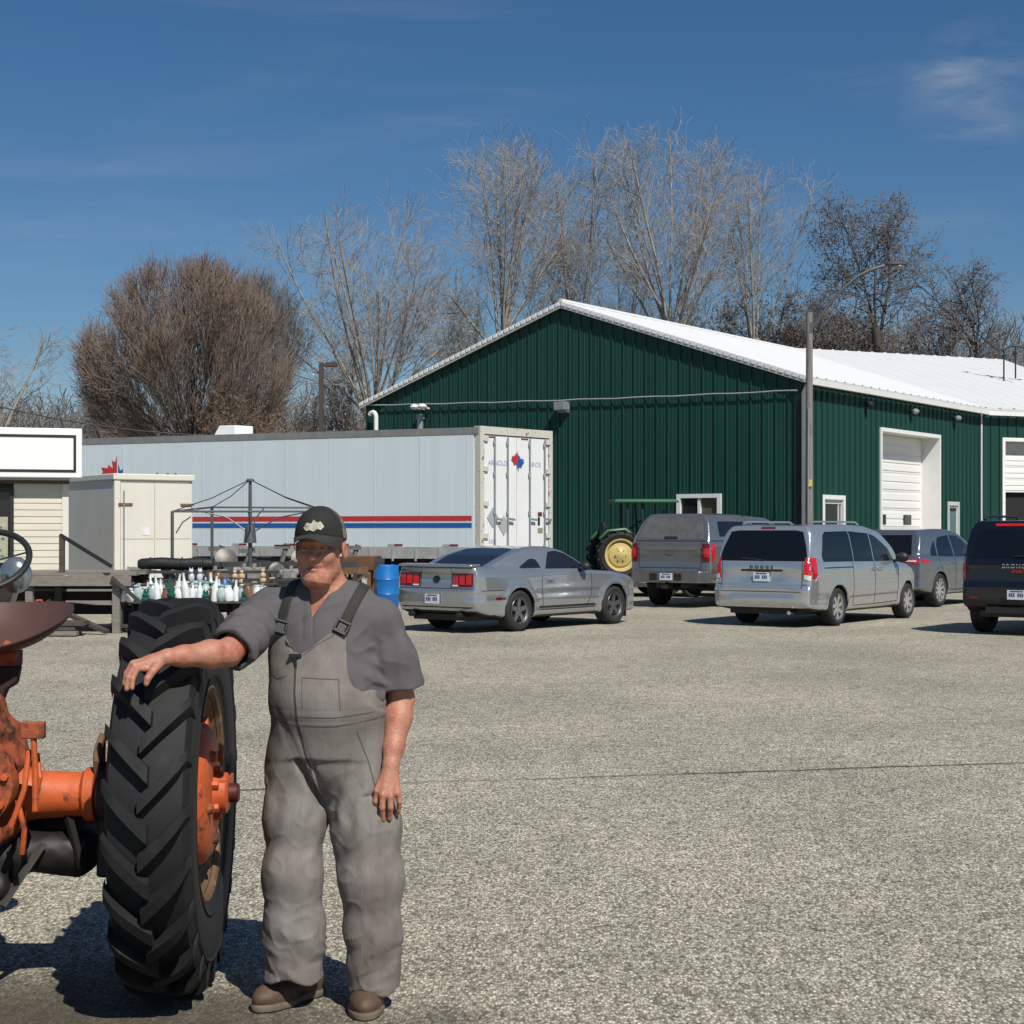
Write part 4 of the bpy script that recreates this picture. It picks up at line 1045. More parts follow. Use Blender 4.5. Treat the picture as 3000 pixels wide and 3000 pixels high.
# ------------------------------------------------------------------ wooden porch in front of the office
WOODG = mk('weathered_wood', (.20, .18, .155), rough=.85, var=.3, scale=5, stretch=(1, 6, 6), bump=.003, bscale=20)
WOODD = mk('dark_wood', (.07, .058, .048), rough=.85, var=.3, scale=6)
def porch():
    t = thing('wooden_porch', 'weathered raised wooden porch with a sloping black handrail', 'porch', (-6.1, 25.9, 0), 0)
    for i in range(9):
        b = MB(); b.box((-6.2, i*.22, .95), (-.02-.06*(i % 3), i*.22+.205, .995)); b.build('deck_board', WOODG, t, smooth=False)
    b = MB(); b.box((-6.2, -.04, .78), (-.10, -.002, .945)); b.build('rim_board', WOODG, t, smooth=False)
    for x, y in ((-.36, .03), (-1.78, .03), (-3.2, .03), (-.36, 1.7), (-1.78, 1.7), (-3.2, 1.7)):
        b = MB(); b.box((x-.06, y-.0, 0), (x+.06, y+.12, .945)); b.build('post', WOODG, t, smooth=False)
    b = MB(); b.bar((-.40, -.06, .92), (.30, -.06, .30), .09, .05); b.build('brace', STEELD, t, smooth=False)
    b = MB(); b.bar((-1.75, .3, .55), (-.42, -.3, .05), .12, .06); b.build('ramp_beam', WOODD, t, smooth=False)
    for z in (.22, .46, .66):
        b = MB(); b.box((-6.2, 1.84, z), (-.3, 1.88, z+.16)); b.build('skirt_board', WOODD, t, smooth=False)
    p = MB(); p.box((-1.28, .0, .995), (-1.20, .08, 1.60)); p.build('rail_post', WOODD, t, smooth=False)
    p = MB(); p.bar((-1.27, .04, 1.61), (-.40, -.1, 1.10), .07, .05); p.build('handrail', BLACKP, t, smooth=False)
porch()
# ------------------------------------------------------------------ the man
SKIN = mk('skin', (.41, .185, .118), rough=.55, var=.16, scale=22, col2=(.36, .11, .07), c2amt=(.48, .66), c2scale=13, bump=.0022, bscale=110, sss=.06)
SHIRT = mk('grey_shirt', (.095, .088, .092), rough=.9, var=.12, scale=9, bump=.0008, bscale=500, col2=(.068, .063, .066), c2amt=(.5, .75), c2scale=5)
DENIM = mk('worn_overalls', (.20, .182, .168), rough=.9, var=.10, scale=14, bump=.0012, bscale=90, col2=(.115, .094, .072), c2amt=(.42, .70), c2scale=2.6, stretch=(1.6, 1.6, .7))
def _stripe(m):
    t = m.node_tree; b = t.nodes['Principled BSDF']; L = t.links.new; src = b.inputs['Base Color'].links[0].from_socket
    tc = t.nodes.new('ShaderNodeTexCoord'); w = t.nodes.new('ShaderNodeTexWave'); w.bands_direction = 'X'; w.inputs['Scale'].default_value = 38; w.inputs['Distortion'].default_value = .8; w.inputs['Detail'].default_value = 2; w.inputs['Detail Scale'].default_value = 3
    L(tc.outputs['Object'], w.inputs['Vector'])
    r = t.nodes.new('ShaderNodeMapRange'); r.inputs['To Min'].default_value = .93; r.inputs['To Max'].default_value = 1.06; L(w.outputs['Fac'], r.inputs['Value'])
    x = t.nodes.new('ShaderNodeMix'); x.data_type = 'RGBA'; x.blend_type = 'MULTIPLY'; x.inputs['Factor'].default_value = 1; L(src, x.inputs['A']); L(r.outputs[0], x.inputs['B']); L(x.outputs['Result'], b.inputs['Base Color'])
_stripe(DENIM)
STRAP = mk('strap_webbing', (.022, .022, .018), rough=.8, var=.25, scale=60)
BOOT = mk('brown_leather', (.085, .050, .032), rough=.65, var=.3, scale=14, col2=(.15, .11, .08), c2amt=(.55, .75), c2scale=10, bump=.001, bscale=90)
SOLE = mk('boot_sole', (.14, .11, .075), rough=.85, var=.3, scale=20)
CAPM = mk('cap_black', (.014, .014, .013), rough=.85, var=.2, scale=40)
CAMO = mk('cap_camouflage', (.075, .07, .05), rough=.9, var=.3, scale=30, col2=(.22, .17, .12), c2amt=(.5, .56), c2scale=34)
PATCH = mk('cap_patch', (.46, .43, .36), rough=.8, var=.3, scale=40, col2=(.10, .09, .06), c2amt=(.56, .60), c2scale=50)
HAIR = mk('grey_hair', (.20, .18, .165), rough=.9, var=.4, scale=120)

def man():
    Y0 = 5.65; X0 = (612-966)/3000*Y0
    def loc(px, py, dY=0.0):
        p = at(px, py, Y0+dY); return np.array((p.x-X0, p.y-Y0, p.z))
    t = thing('person', 'older man in black cap and grey bib overalls leaning a hand on the big tyre', 'man', (X0, Y0, 0))
    # joints
    shL = loc(508, 1152, .05); elL = loc(430, 1232, -.20); wrL = loc(316, 1240, -.36)
    shR = loc(727, 1160, .03); elR = loc(756, 1318, .05); wrR = loc(738, 1440, -.06)
    hd = loc(604, 1033, -.02)                      # eye-level centre of the head
    yaw = R_(8); cy, sy = math.cos(yaw), math.sin(yaw)
    pit = R_(-3)
    def H(P):                                      # world-local -> head frame (face looks to -y)
        x = P[0]-hd[0]; y = P[1]-hd[1]; z = P[2]-hd[2]
        # undo the turn towards the left of the picture
        return (x*cy + -y*sy*(-1)*-1 if False else x*cy - y*sy, x*sy + y*cy, z)
    def Hi(v):
        x, y, z = v
        return np.array((x*cy + y*sy + hd[0], -x*sy + y*cy + hd[1], z + hd[2]))
    def head(P):
        Q = H(P); x, y, z = Q; ax = np.abs(x); M = (ax, y, z)
        d = s_ell(M, (0, .018, .040), (.079, .099, .092))
        d = smin(d, s_ell(M, (0, -.030, -.040), (.066, .066, .092)), .03)
        d = smin(d, s_ell(M, (0, -.070, -.112), (.030, .027, .024)), .03)
        d = smin(d, s_cap(M, (.045, .0, -.070), (.024, -.060, -.112), .024, .021), .03)
        d = smin(d, s_ell(M, (.040, -.066, -.030), (.026, .024, .026)), .022)
        d = smin(d, s_cap(M, (0, -.088, .020), (.036, -.078, .022), .013, .013), .016)
        d = smax(d, -s_ell(M, (.032, -.104, -.002), (.021, .018, .014)), .014)
        d = smin(d, s_ell(M, (.032, -.078, -.002), (.014, .0125, .012)), .004)
        d = d + .0035*np.exp(-((z+.0015+(ax-.032)**2*6)/.0028)**2)*np.exp(-((ax-.032)/.013)**4)*(y < -.05)   # narrowed lids
        d = smin(d, s_cap(M, (0, -.090, .004), (0, -.115, -.034), .0095, .015), .010)
        d = smin(d, s_ell(M, (.015, -.100, -.037), (.010, .012, .009)), .007)
        d = smin(d, s_cap(M, (0, -.094, -.060), (.026, -.078, -.067), .0072, .004), .008)
        d = smin(d, s_cap(M, (0, -.091, -.079), (.024, -.078, -.075), .008, .004), .008)
        d = d + .0048*np.exp(-((z+.0695+.10*ax)/.0032)**2)*np.exp(-(ax/.030)**4)*(y < -.05)                    # mouth line
        fold = np.abs(ax-(.022+(-.036-z)*.42))                                                                # nose-to-mouth folds
        d = d + .0020*np.exp(-(fold/.005)**2)*np.exp(-((z+.055)/.026)**4)*(y < -.05)
        d = smin(d, s_cap(M, (.022, -.076, -.090), (.034, -.048, -.120), .012, .015), .015)                   # jowl
        e = s_ell(M, (.085, .014, -.012), (.010, .021, .034)); e = smax(e, -s_ell(M, (.094, .008, -.010), (.007, .011, .020)), .006)
        d = smin(d, e, .010)
        d = d + .0016*vnoise(Q, 55.0)*np.clip((-y-.02)*20, 0, 1)
        return d
    nk0 = Hi((0, .030, -.06)); nk1 = loc(622, 1128, .03)
    def fingers(w, segs):
        """each finger is its own tapered chain rooted inside the palm"""
        def fn(P):
            d = None
            for pts, r0, r1 in segs:
                n = len(pts); rad = [r0+(r1-r0)*i/(n-1) for i in range(n)]
                e = s_chain(P, pts, rad, .004)
                d = e if d is None else smin(d, e, .0035)
            return d
        return fn
    # hand lying on the tyre: knuckles, then the four fingers bending down over the tread
    K = [loc(258, 1262, -.405), loc(262, 1251, -.40), loc(268, 1243, -.385), loc(276, 1240, -.365)]     # index .. little
    kn = [loc(281, 1262, -.40), loc(275, 1252, -.398), loc(276, 1245, -.385), loc(283, 1242, -.365)]
    tips = [(loc(259, 1262, -.425), loc(250, 1281, -.437), loc(249, 1298, -.44)),
            (loc(253, 1256, -.42), loc(242, 1278, -.432), loc(239, 1300, -.436)),
            (loc(250, 1252, -.405), loc(239, 1270, -.42), loc(235, 1290, -.43)),
            (loc(252, 1250, -.38), loc(243, 1262, -.40), loc(239, 1278, -.415))]
    palmL = [(wrL, kn[i]) for i in range(4)]
    segL = [([kn[i], *tips[i]], (.0112, .0118, .0112, .0095)[i], (.0082, .0085, .008, .007)[i]) for i in range(4)]
    segL.append(([loc(300, 1252, -.385), loc(288, 1266, -.425), loc(279, 1280, -.438), loc(276, 1290, -.44)], .0165, .0095))
    fL = fingers(wrL, segL)
    # hanging hand: back of the hand to the camera, fingers loosely curled
    kR = [loc(712, 1492, -.10), loc(722, 1500, -.115), loc(736, 1502, -.11), loc(750, 1497, -.095)]
    tR = [(loc(709, 1512, -.10), loc(711, 1532, -.075), loc(716, 1540, -.055)),
          (loc(721, 1524, -.12), loc(722, 1545, -.10), loc(724, 1553, -.075)),
          (loc(737, 1524, -.115), loc(735, 1543, -.095), loc(734, 1550, -.07)),
          (loc(754, 1513, -.095), loc(752, 1530, -.078), loc(748, 1536, -.058))]
    segR = [([kR[i], *tR[i]], (.0115, .012, .0115, .0098)[i], (.0085, .009, .0085, .0075)[i]) for i in range(4)]
    segR.append(([loc(728, 1462, -.08), loc(711, 1485, -.07), loc(705, 1505, -.065), loc(706, 1520, -.065)], .016, .010))
    fR = fingers(wrR, segR)
    mid = lambda a, b, f: a+(b-a)*f
    def arms(P):
        d = s_chain(P, [shL, mid(shL, elL, .5), elL], [.054, .054, .046], .02)
        f = s_chain(P, [elL, mid(elL, wrL, .3), mid(elL, wrL, .75), wrL], [.045, .047, .034, .028], .02)
        d = smin(d, f, .02)
        for i in range(4): d = smin(d, s_cap(P, mid(wrL, kn[i], -.02), kn[i], .024 if i in (1, 2) else .021, .0135), .010)
        d = smin(d, fL(P), .0055)
        e = s_chain(P, [shR+np.array((-.015, 0, -.025)), mid(shR, elR, .5), elR], [.045, .050, .047], .02)
        f = s_chain(P, [elR, mid(elR, wrR, .3), mid(elR, wrR, .75), wrR], [.047, .049, .036, .030], .02)
        e = smin(e, f, .02)
        for i in range(4): e = smin(e, s_cap(P, mid(wrR, kR[i], .0), kR[i], .026 if i in (1, 2) else .022, .014), .010)
        e = smin(e, fR(P), .0055)
        return np.minimum(d, e)
    # trunk, built wide and heavy
    c_ch = loc(615, 1215, .03); c_be = loc(620, 1315, -.005); c_hp = loc(620, 1410, .03)
    def torso(P, g=0.0):
        d = s_ell(P, c_ch, (.192+g, .130+g, .20+g))
        d = smin(d, s_ell(P, c_be, (.190+g, .150+g, .17+g)), .08)
        d = smin(d, s_ell(P, c_hp, (.195+g, .140+g, .14+g)), .08)
        d = smin(d, s_chain(P, [shL, mid(shL, shR, .3)+np.array((0, .0, .028)), mid(shL, shR, .5)+np.array((.0, 0, .045)), mid(shL, shR, .72)+np.array((0, .0, .028)), shR+np.array((-.015, 0, -.015))], [.062+g, .068+g, .072+g, .066+g, .058+g], .03), .06)
        return d
    def body(P):
        d = smin(head(P), s_cap(P, nk0, nk1, .062, .075), .025)
        cr = np.abs(np.sin(P[2]*150+P[0]*25))
        d = d + .0012*np.clip(cr, 0, 1)*np.exp(-((P[2]-nk1[2]-.06)/.05)**2)
        d = smin(d, smax(torso(P, -.012), c_be[2]-.02-P[2], .02), .05)
        return smin(d, arms(P), .03)
    lo = np.min([wrL, wrR, tips[1][2], tR[1][2]], 0)-.05
    b = sdf_obj('body', body, (-.78, -.50, .62), (.42, .24, 1.80), .0033, SKIN, t, relax=1)
    # eyes, brows and lips follow the face
    bv = BVHTree.FromPolygons([v.co.copy() for v in b.data.vertices], [tuple(p.vertices) for p in b.data.polygons])
    def face_patch(name, poly, mat, off=.0012):
        bm = bmesh.new(); bm.faces.new([bm.verts.new((x, z, 0)) for x, z in poly]); bmesh.ops.triangulate(bm, faces=bm.faces[:])
        bmesh.ops.subdivide_edges(bm, edges=bm.edges[:], cuts=2)
        dd = Vector(Hi((0, 1, 0)) - Hi((0, 0, 0)))
        for v in bm.verts:
            o = Vector(Hi((v.co.x, -.4, v.co.y))); p, n, _, _ = bv.ray_cast(o, dd)
            v.co = (p if p else o+dd*.3) - dd*off
        me = bpy.data.meshes.new(name); bm.to_mesh(me); bm.free(); me.materials.append(mat); return link(name, me, t)
    lip = mk('lips', (.30, .10, .085), rough=.5, var=.1); dk = mk('mouth_shadow_line', (.06, .018, .016), rough=.7); eyem = mk('eye', (.05, .04, .035), rough=.2)
    for s in (-1, 1):
        face_patch('eye', [(s*.021, -.002), (s*.032, .0015), (s*.043, -.002), (s*.032, -.005)], eyem)
        face_patch('eyebrow', [(s*.014, .020), (s*.036, .027), (s*.052, .018), (s*.036, .019)], HAIR, .0018)
    face_patch('lips', [(-.029, -.0725), (-.009, -.0645), (0, -.0655), (.009, -.0645), (.029, -.0725), (.013, -.079), (-.013, -.079)], lip, .0006)
    face_patch('mouth', [(-.028, -.0725), (0, -.0680), (.028, -.0725), (0, -.0716)], dk, .0014)
    # short hair at the back and sides
    def hair(P):
        Q = H(P); x, y, z = Q; ax = np.abs(x)
        d = s_ell((ax, y, z), (0, .024, .034), (.083, .101, .093)) + .003*vnoise(Q, 160.0)
        r = smax(-(y-.012-np.clip(z, -.1, .03)*.5), -(z+.055), .006)
        return smax(smax(d, r, .008), z-.07, .004)
    sdf_obj('hair', hair, Hi((0, 0, 0))-.14, Hi((0, 0, 0))+.14, .004, HAIR, t, relax=0)
    # cap
    def cap(P):
        Q = H(P); x, y, z = Q; ax = np.abs(x)
        d = s_ell((ax, y, z), (0, .008, .036), (.091, .112, .112))
        d = smin(d, s_ell((ax, y, z), (0, -.045, .078), (.058, .052, .052)), .03)
        seam = .0014*np.exp(-(ax/.003)**2)
        zb = .030+np.clip(-y, -.1, .1)*.12
        return smax(smax(d+seam, -(z-zb), .004), -(s_ell((ax, y, z), (0, .01, .03), (.084, .104, .104))), .002)
    def cpick(c, n):
        q = H((c[:, 0], c[:, 1], c[:, 2])); return (q[1] > .005+np.abs(q[0])*-.25).astype(int)
    cp = sdf_obj('cap', cap, Hi((0, 0, 0))-.16, Hi((0, 0, 0))+.17, .004, [CAPM, CAMO], t, relax=1, pick=cpick)
    br = MB(); n, m = 18, 7; V = []
    for i in range(n+1):
        u = -1+2*i/n
        for j in range(m+1):
            f = j/m
            x = u*.088*(1-.06*f*f); base = -math.sqrt(max(0, 1-(u*.93)**2))*.094+.004
            y = base - f*.096*(1-abs(u)**3.4)
            z = .050 - u*u*.034*(.45+f*.75) - f*.014
            V.append((x, y, z))
    F = []
    for i in range(n):
        for j in range(m):
            a = i*(m+1)+j; F.append((a, a+1, a+m+2, a+m+1))
    VV = [Hi(v) for v in V]+[Hi((v[0], v[1]+.001, v[2]-.005)) for v in V]; k = len(V)
    F2 = F+[tuple(q+k for q in f[::-1]) for f in F]
    rim = [i*(m+1)+m for i in range(n+1)]
    F2 += [(rim[i], rim[i]+k, rim[i+1]+k, rim[i+1]) for i in range(n)]
    br.add(VV, F2); br.build('cap_brim', mk('cap_brim', (.026, .026, .023), rough=.85, var=.25, scale=40), cp, fix=True, angle=60)
    # pale badge on the front of the cap
    bvc = BVHTree.FromPolygons([v.co.copy() for v in cp.data.vertices], [tuple(p.vertices) for p in cp.data.polygons])
    bm = bmesh.new()
    outl = [(-.034, .070), (-.020, .088), (-.004, .084), (.004, .098), (.016, .088), (.028, .092), (.040, .074), (.030, .062), (.018, .066), (.006, .056), (-.010, .062), (-.022, .058)]
    bm.faces.new([bm.verts.new((x, z, 0)) for x, z in outl]); bmesh.ops.triangulate(bm, faces=bm.faces[:]); bmesh.ops.subdivide_edges(bm, edges=bm.edges[:], cuts=2)
    dd = Vector(Hi((0, 1, 0)) - Hi((0, 0, 0)))
    for v in bm.verts:
        o = Vector(Hi((v.co.x, -.4, v.co.y))); p, nrm, _, _ = bvc.ray_cast(o, dd); v.co = (p if p else o+dd*.28) - dd*.003
    me = bpy.data.meshes.new('cap_badge'); bm.to_mesh(me); bm.free(); me.materials.append(PATCH); link('cap_badge', me, cp)
    # shirt: the trunk a little larger, two short sleeves, an open neck
    hemL0, hemR0 = mid(shL, elL, .90), mid(shR, elR, .86)
    dL = (elL-shL)/np.linalg.norm(elL-shL); dR = (elR-shR)/np.linalg.norm(elR-shR)
    def dotp(P, o, d): return (P[0]-o[0])*d[0]+(P[1]-o[1])*d[1]+(P[2]-o[2])*d[2]
    nb = loc(586, 1166, -.1)      # foot of the neck opening
    def shirt(P):
        x, y, z = P
        d = torso(P, .006)
        sl = s_chain(P, [shL, mid(shL, elL, .55), mid(shL, elL, 1.1)], [.076, .080, .082], .03)
        w = .0055*np.sin(dotp(P, shL, dL)*95+x*30+vnoise(P, 9.0)*2.5)+.006*vnoise(P, 24.0)
        sl = smax(sl+w*.8, dotp(P, hemL0, dL)+.005*vnoise(P, 14.0), .006)
        sl = smax(sl, -s_chain(P, [mid(shL, elL, .5), mid(shL, elL, 1.3)], [.066, .066]), .004)
        sr = s_chain(P, [shR+np.array((-.012, 0, -.02)), mid(shR, elR, .5), mid(shR, elR, 1.05)], [.066, .080, .090], .03)
        w = .004*np.sin(z*30+x*90+vnoise(P, 7.0)*3)+.006*vnoise(P, (30.0, 30.0, 7.0))
        sr = smax(sr+w*.8, dotp(P, hemR0, dR)-(x-elR[0])*.10, .006)
        sr = smax(sr, -s_chain(P, [mid(shR, elR, .5), mid(shR, elR, 1.3)], [.064, .070]), .004)
        sl_ = np.minimum(sl, sr)
        side = np.clip((np.abs(x-.02)-.10)*12, 0, 1)
        d = d + side*(.006*np.sin(z*120+np.abs(x)*60+vnoise(P, 8.0)*3))*np.exp(-((z-1.16)/.12)**2) + .004*vnoise(P, 16.0) - .006*(1-np.abs(vnoise((x+z*.3, y, z-x*.5), (8.0, 8.0, 14.0), 4.0)))**4
        sl_ = sl_ - .005*(1-np.abs(vnoise((x+z*.4, y, z), (14.0, 12.0, 9.0), 2.0)))**4
        d = smin(d, sl_, .03)
        # collar stand
        cz = nk1[2]+.028
        col = smax(s_cap(P, mid(nk0, nk1, .45), nk1, .080, .098), -s_cap(P, mid(nk0, nk1, .2), nk1, .070, .086), .003)
        col = smax(col, z-cz-(y+.02)*.35, .006); d = smin(d, col, .010)
        # neck and open placket
        cut = s_cap(P, mid(nk0, nk1, -.3), nk1+np.array((0, -.0, -.02)), .070, .076)
        v = np.maximum(np.abs(x-nb[0]-(z-nb[2])*.30)-np.clip((z-nb[2])*.42, 0, .055), nb[2]-z); v = np.maximum(v, y+.02)
        d = smax(d, -cut, .006); d = smax(d, -v, .006)
        pl = np.abs(x-nb[0]+.012+(z-nb[2])*.02)
        d = d + .004*np.exp(-((pl-.018)/.004)**2)*np.exp(-((z-nb[2]+.035)/.05)**4)*(y < 0)
        return smax(d, 1.055-z, .01)
    sdf_obj('shirt', shirt, (-.52, -.36, .9), (.46, .28, 1.62), .0048, SHIRT, t, relax=1)
    # overalls
    anL = loc(556, 1842, -.0); anR = loc(704, 1862, -.03)
    knL = loc(553, 1650, -.015); knR = loc(700, 1655, -.03)
    hpL = loc(556, 1455, .02); hpR = loc(676, 1455, .02)
    zh = anL[2]
    def legs(P, g=0.0):
        x, y, z = P
        a = s_chain(P, [hpL, loc(556, 1540, .01), knL, loc(555, 1750, -.01), anL-np.array((0, 0, .10))], [.106+g, .102+g, .097+g, .099+g, .108+g], .05)
        b_ = s_chain(P, [hpR, loc(690, 1560, -.0), knR, loc(703, 1760, -.03), anR-np.array((-.006, 0, .10))], [.118+g, .118+g, .106+g, .092+g, .092+g], .05)
        return a, b_
    bibtop = loc(600, 1184)[2]
    bo = [loc(*q) for q in ((505, 1200), (522, 1188), (536, 1176), (548, 1202), (560, 1224), (575, 1229), (592, 1220), (615, 1200), (640, 1182), (656, 1178), (668, 1190))]
    BX = [q[0] for q in bo]; BZ = [q[2] for q in bo]
    ro = [loc(*q) for q in ((740, 1360), (722, 1340), (694, 1318), (674, 1292), (664, 1262), (660, 1220), (658, 1170))]; RZ = [q[2] for q in ro]; RX = [q[0] for q in ro]
    le = [loc(*q) for q in ((500, 1360), (506, 1310), (509, 1280), (500, 1252), (508, 1215), (521, 1188), (530, 1165))]; LZ = [q[2] for q in le]; LX = [q[0] for q in le]
    def overalls(P):
        x, y, z = P
        a, b_ = legs(P)
        low = np.clip((.55-z)/.5, 0, 1)
        n1 = vnoise(P, (13.0, 13.0, 22.0), 3.1); n2 = vnoise(P, (34.0, 34.0, 20.0), 1.3)
        r1 = (1-np.abs(vnoise(P, (9.0, 9.0, 11.0), 3.1)))**4; r2 = (1-np.abs(vnoise((x+z*.5, y, z-x*.4), (17.0, 12.0, 15.0), 6.0)))**5
        crinkle = -.003*r1*(.05+.95*low)-.0045*r2*(.5+.5*low)+.001*n2
        fz = np.exp(-((z-.17)/.12)**2)
        diag = .009*(np.abs(((z*1.0+x*.75)*7.5+n1*.25) % 1.0-.5)*2-.5)*fz
        hang = .004*np.sin((x*1.0-z*.22)*95+n1*1.5)*np.exp(-((z-.72)/.20)**2)
        a = a+crinkle+diag*1.1+hang; b_ = b_+crinkle+.009*(np.abs(((z*1.0-(x-.17)*.9)*7.0+n1*.25) % 1.0-.5)*2-.5)*fz+hang
        a = smax(a, anL[2]+.004-z+.012*np.sin(x*40), .006); b_ = smax(b_, anR[2]+.002-z+.012*np.sin(x*46+1), .006)
        a = smax(a, -s_chain(P, [knL, anL-np.array((0, 0, .12))], [.05, .098]), .004); b_ = smax(b_, -s_chain(P, [knR, anR-np.array((0, 0, .12))], [.05, .084]), .004)
        d = smin(a, b_, .018)
        seat = smin(s_ell(P, c_hp+np.array((0, .005, -.01)), (.203, .155, .150)), s_ell(P, c_be+np.array((0, .0, -.02)), (.203, .165, .165)), .06)
        seat = smax(seat, z-(c_be[2]+.035), .01)
        fly = .007*np.exp(-((x+.055-(z-.85)*-.28)/.016)**2)*(y < 0)*np.exp(-((z-.88)/.16)**4)
        d = smin(d, seat, .05)+fly+.005*vnoise(P, 11.0, 5.0)
        # the big diagonal pleat that falls from the waist to the crotch
        pl = np.exp(-((x+.118+(.98-z)*-.42)/.013)**2)*np.exp(-((z-.88)/.16)**4)*(y < 0)
        d = d+.028*pl+.010*np.exp(-((x+.070+(.98-z)*-.34)/.010)**2)*np.exp(-((z-.86)/.12)**4)*(y < 0)-.006*np.exp(-((x+.092+(.98-z)*-.38)/.012)**2)*np.exp(-((z-.88)/.15)**4)*(y < 0)
        # waist seam
        d = d+.004*np.exp(-((z-loc(600, 1352)[2])/.004)**2)+.003*np.exp(-((z-loc(600, 1332)[2])/.003)**2)
        # bib
        bx = np.clip((z-c_be[2])/(bibtop-c_be[2]), 0, 1)
        top = np.interp(x, BX, BZ)
        xl = np.interp(z, LZ, LX); xr = np.interp(z, RZ, RX)
        bib = smax(smax(torso(P, .018)+.003*n1+.0015*n2, -torso(P, .007), .003), np.maximum(np.maximum(xl-x, x-xr), np.maximum((z-top)*.6, c_hp[2]-.02-z)), .005)
        bib = smax(bib, y-.03, .004)
        # pocket edges and zip line on the bib
        sx = loc(572, 1250)[0]
        d = smin(d, bib, .028)
        # hip pocket mouth
        pk = np.abs((z-loc(700, 1495)[2])-(x-loc(690, 1495)[0])*.15)
        return d+.007*np.exp(-(pk/.005)**2)*np.clip((x-loc(680, 1400)[0])*30, 0, 1)*(y < .0)
    ov = sdf_obj('overalls', overalls, (-.34, -.30, .0), (.36, .32, 1.42), .0052, DENIM, t, relax=1)
    bo_ = BVHTree.FromPolygons([v.co.copy() for v in ov.data.vertices], [tuple(p.vertices) for p in ov.data.polygons])
    SEAMD = mk('denim_seam', (.10, .09, .08), rough=.9, var=.2, scale=60); ZIP = mk('zip_tape', (.05, .047, .042), rough=.6, var=.3, scale=90)
    def seam(name, pts, w, mat, off=.0015):
        P = []
        for a, b_ in zip(pts[:-1], pts[1:]):
            n = max(2, int(math.hypot(a[0]-b_[0], a[1]-b_[1])/3))
            P += [(a[0]+(b_[0]-a[0])*i/n, a[1]+(b_[1]-a[1])*i/n) for i in range(n)]
        P.append(pts[-1]); P = [loc(*p) for p in P]; bm = bmesh.new(); prev = None
        for i, p in enumerate(P):
            tt = P[min(i+1, len(P)-1)]-P[max(i-1, 0)]; l = math.hypot(tt[0], tt[2]); nx, nz = -tt[2]/l*w/2, tt[0]/l*w/2
            cur = []
            for sg in (1, -1):
                h, _, _, _ = bo_.ray_cast(Vector((p[0]+nx*sg, -.5, p[2]+nz*sg)), Vector((0, 1, 0)))
                cur.append(bm.verts.new((h if h else Vector((p[0]+nx*sg, -.1, p[2]+nz*sg)))-Vector((0, off, 0))))
            if prev: bm.faces.new((prev[0], prev[1], cur[1], cur[0]))
            prev = cur
        bmesh.ops.recalc_face_normals(bm, faces=bm.faces); me = bpy.data.meshes.new(name); bm.to_mesh(me); bm.free(); me.materials.append(mat); link(name, me, ov)
    seam('zip', [(566, 1236), (567, 1300), (571, 1352), (582, 1400), (594, 1450), (600, 1490)], .007, ZIP)
    seam('pocket_seam', [(580, 1271), (648, 1274)], .003, SEAMD); seam('pocket_seam', [(580, 1271), (582, 1325)], .003, SEAMD); seam('pocket_seam', [(648, 1274), (652, 1330)], .003, SEAMD)
    seam('pocket_seam', [(512, 1266), (530, 1276), (552, 1268)], .003, SEAMD)
    seam('waist_seam', [(516, 1352), (560, 1358), (640, 1360), (716, 1350)], .003, SEAMD); seam('waist_seam', [(516, 1336), (560, 1342), (640, 1344), (712, 1336)], .0025, SEAMD)
    seam('pocket_mouth', [(680, 1372), (700, 1430), (716, 1492)], .004, SEAMD); seam('bib_hem', [(540, 1190), (552, 1212), (566, 1232)], .003, SEAMD); seam('bib_hem', [(580, 1231), (606, 1212), (646, 1188)], .003, SEAMD)
    pass
    # straps over the shoulders
    def strap(p0, p1, w):
        p0, p1 = np.asarray(p0), np.asarray(p1)
        e = p1-p0; L = math.hypot(e[0], e[2]); ux, uz = e[0]/L, e[2]/L
        def fn(P):
            x, y, z = P
            v = np.abs(-(x-p0[0])*uz+(z-p0[2])*ux)-w/2
            along = (x-p0[0])*ux+(z-p0[2])*uz
            return smax(smax(torso(P, .016), -torso(P, .008), .002), np.maximum(np.maximum(v, -along), y-.20), .003)
        return fn
    sL = strap(loc(533, 1176), loc(553, 1100), .036); sR = strap(loc(650, 1184), loc(690, 1098), .040)
    for f, x0, x1 in ((sL, -.30, 0), (sR, 0, .30)): sdf_obj('strap', f, (x0, -.24, 1.28), (x1, .26, 1.62), .0042, STRAP, t, relax=1)
    bvo = None
    def on_front(px, py):
        o = loc(px, py); lo_ = -.35
        for i in range(400):
            yy = -.35+i*.001
            if torso((np.array(o[0]), np.array(yy), np.array(o[2])), .02) < 0: return Vector((o[0], yy, o[2]))
        return Vector((o[0], -.12, o[2]))
    for px, py, an in ((534, 1180, .25), (651, 1180, .45)):
        p = on_front(px, py); M = Matrix.Translation(p) @ Matrix.Rotation(an, 4, 'Y') @ Matrix.Rotation(-.35, 4, 'X')
        k = MB(); k.box((-.026, -.012, -.026), (.026, .008, -.014), 0, M); k.box((-.026, -.012, .014), (.026, .008, .024), 0, M); k.box((-.026, -.012, -.014), (-.018, .008, .014), 0, M); k.box((.018, -.012, -.014), (.026, .008, .014), 0, M); k.box((-.016, -.006, -.03), (.016, .006, .016), 0, M)
        k.build('strap_buckle', mk('buckle', (.03, .03, .03), rough=.4, metal=.5), t, smooth=False, bevel=.002)
    p = on_front(566, 1232); z = MB(); z.bar(p+Vector((0, -.006, 0)), p+Vector((.003, -.004, -.06)), .012, .008); z.box((p.x-.022, p.y-.012, p.z-.004), (p.x+.022, p.y+.004, p.z+.006)); z.build('zip_puller', mk('buckle', ()), t, smooth=False)
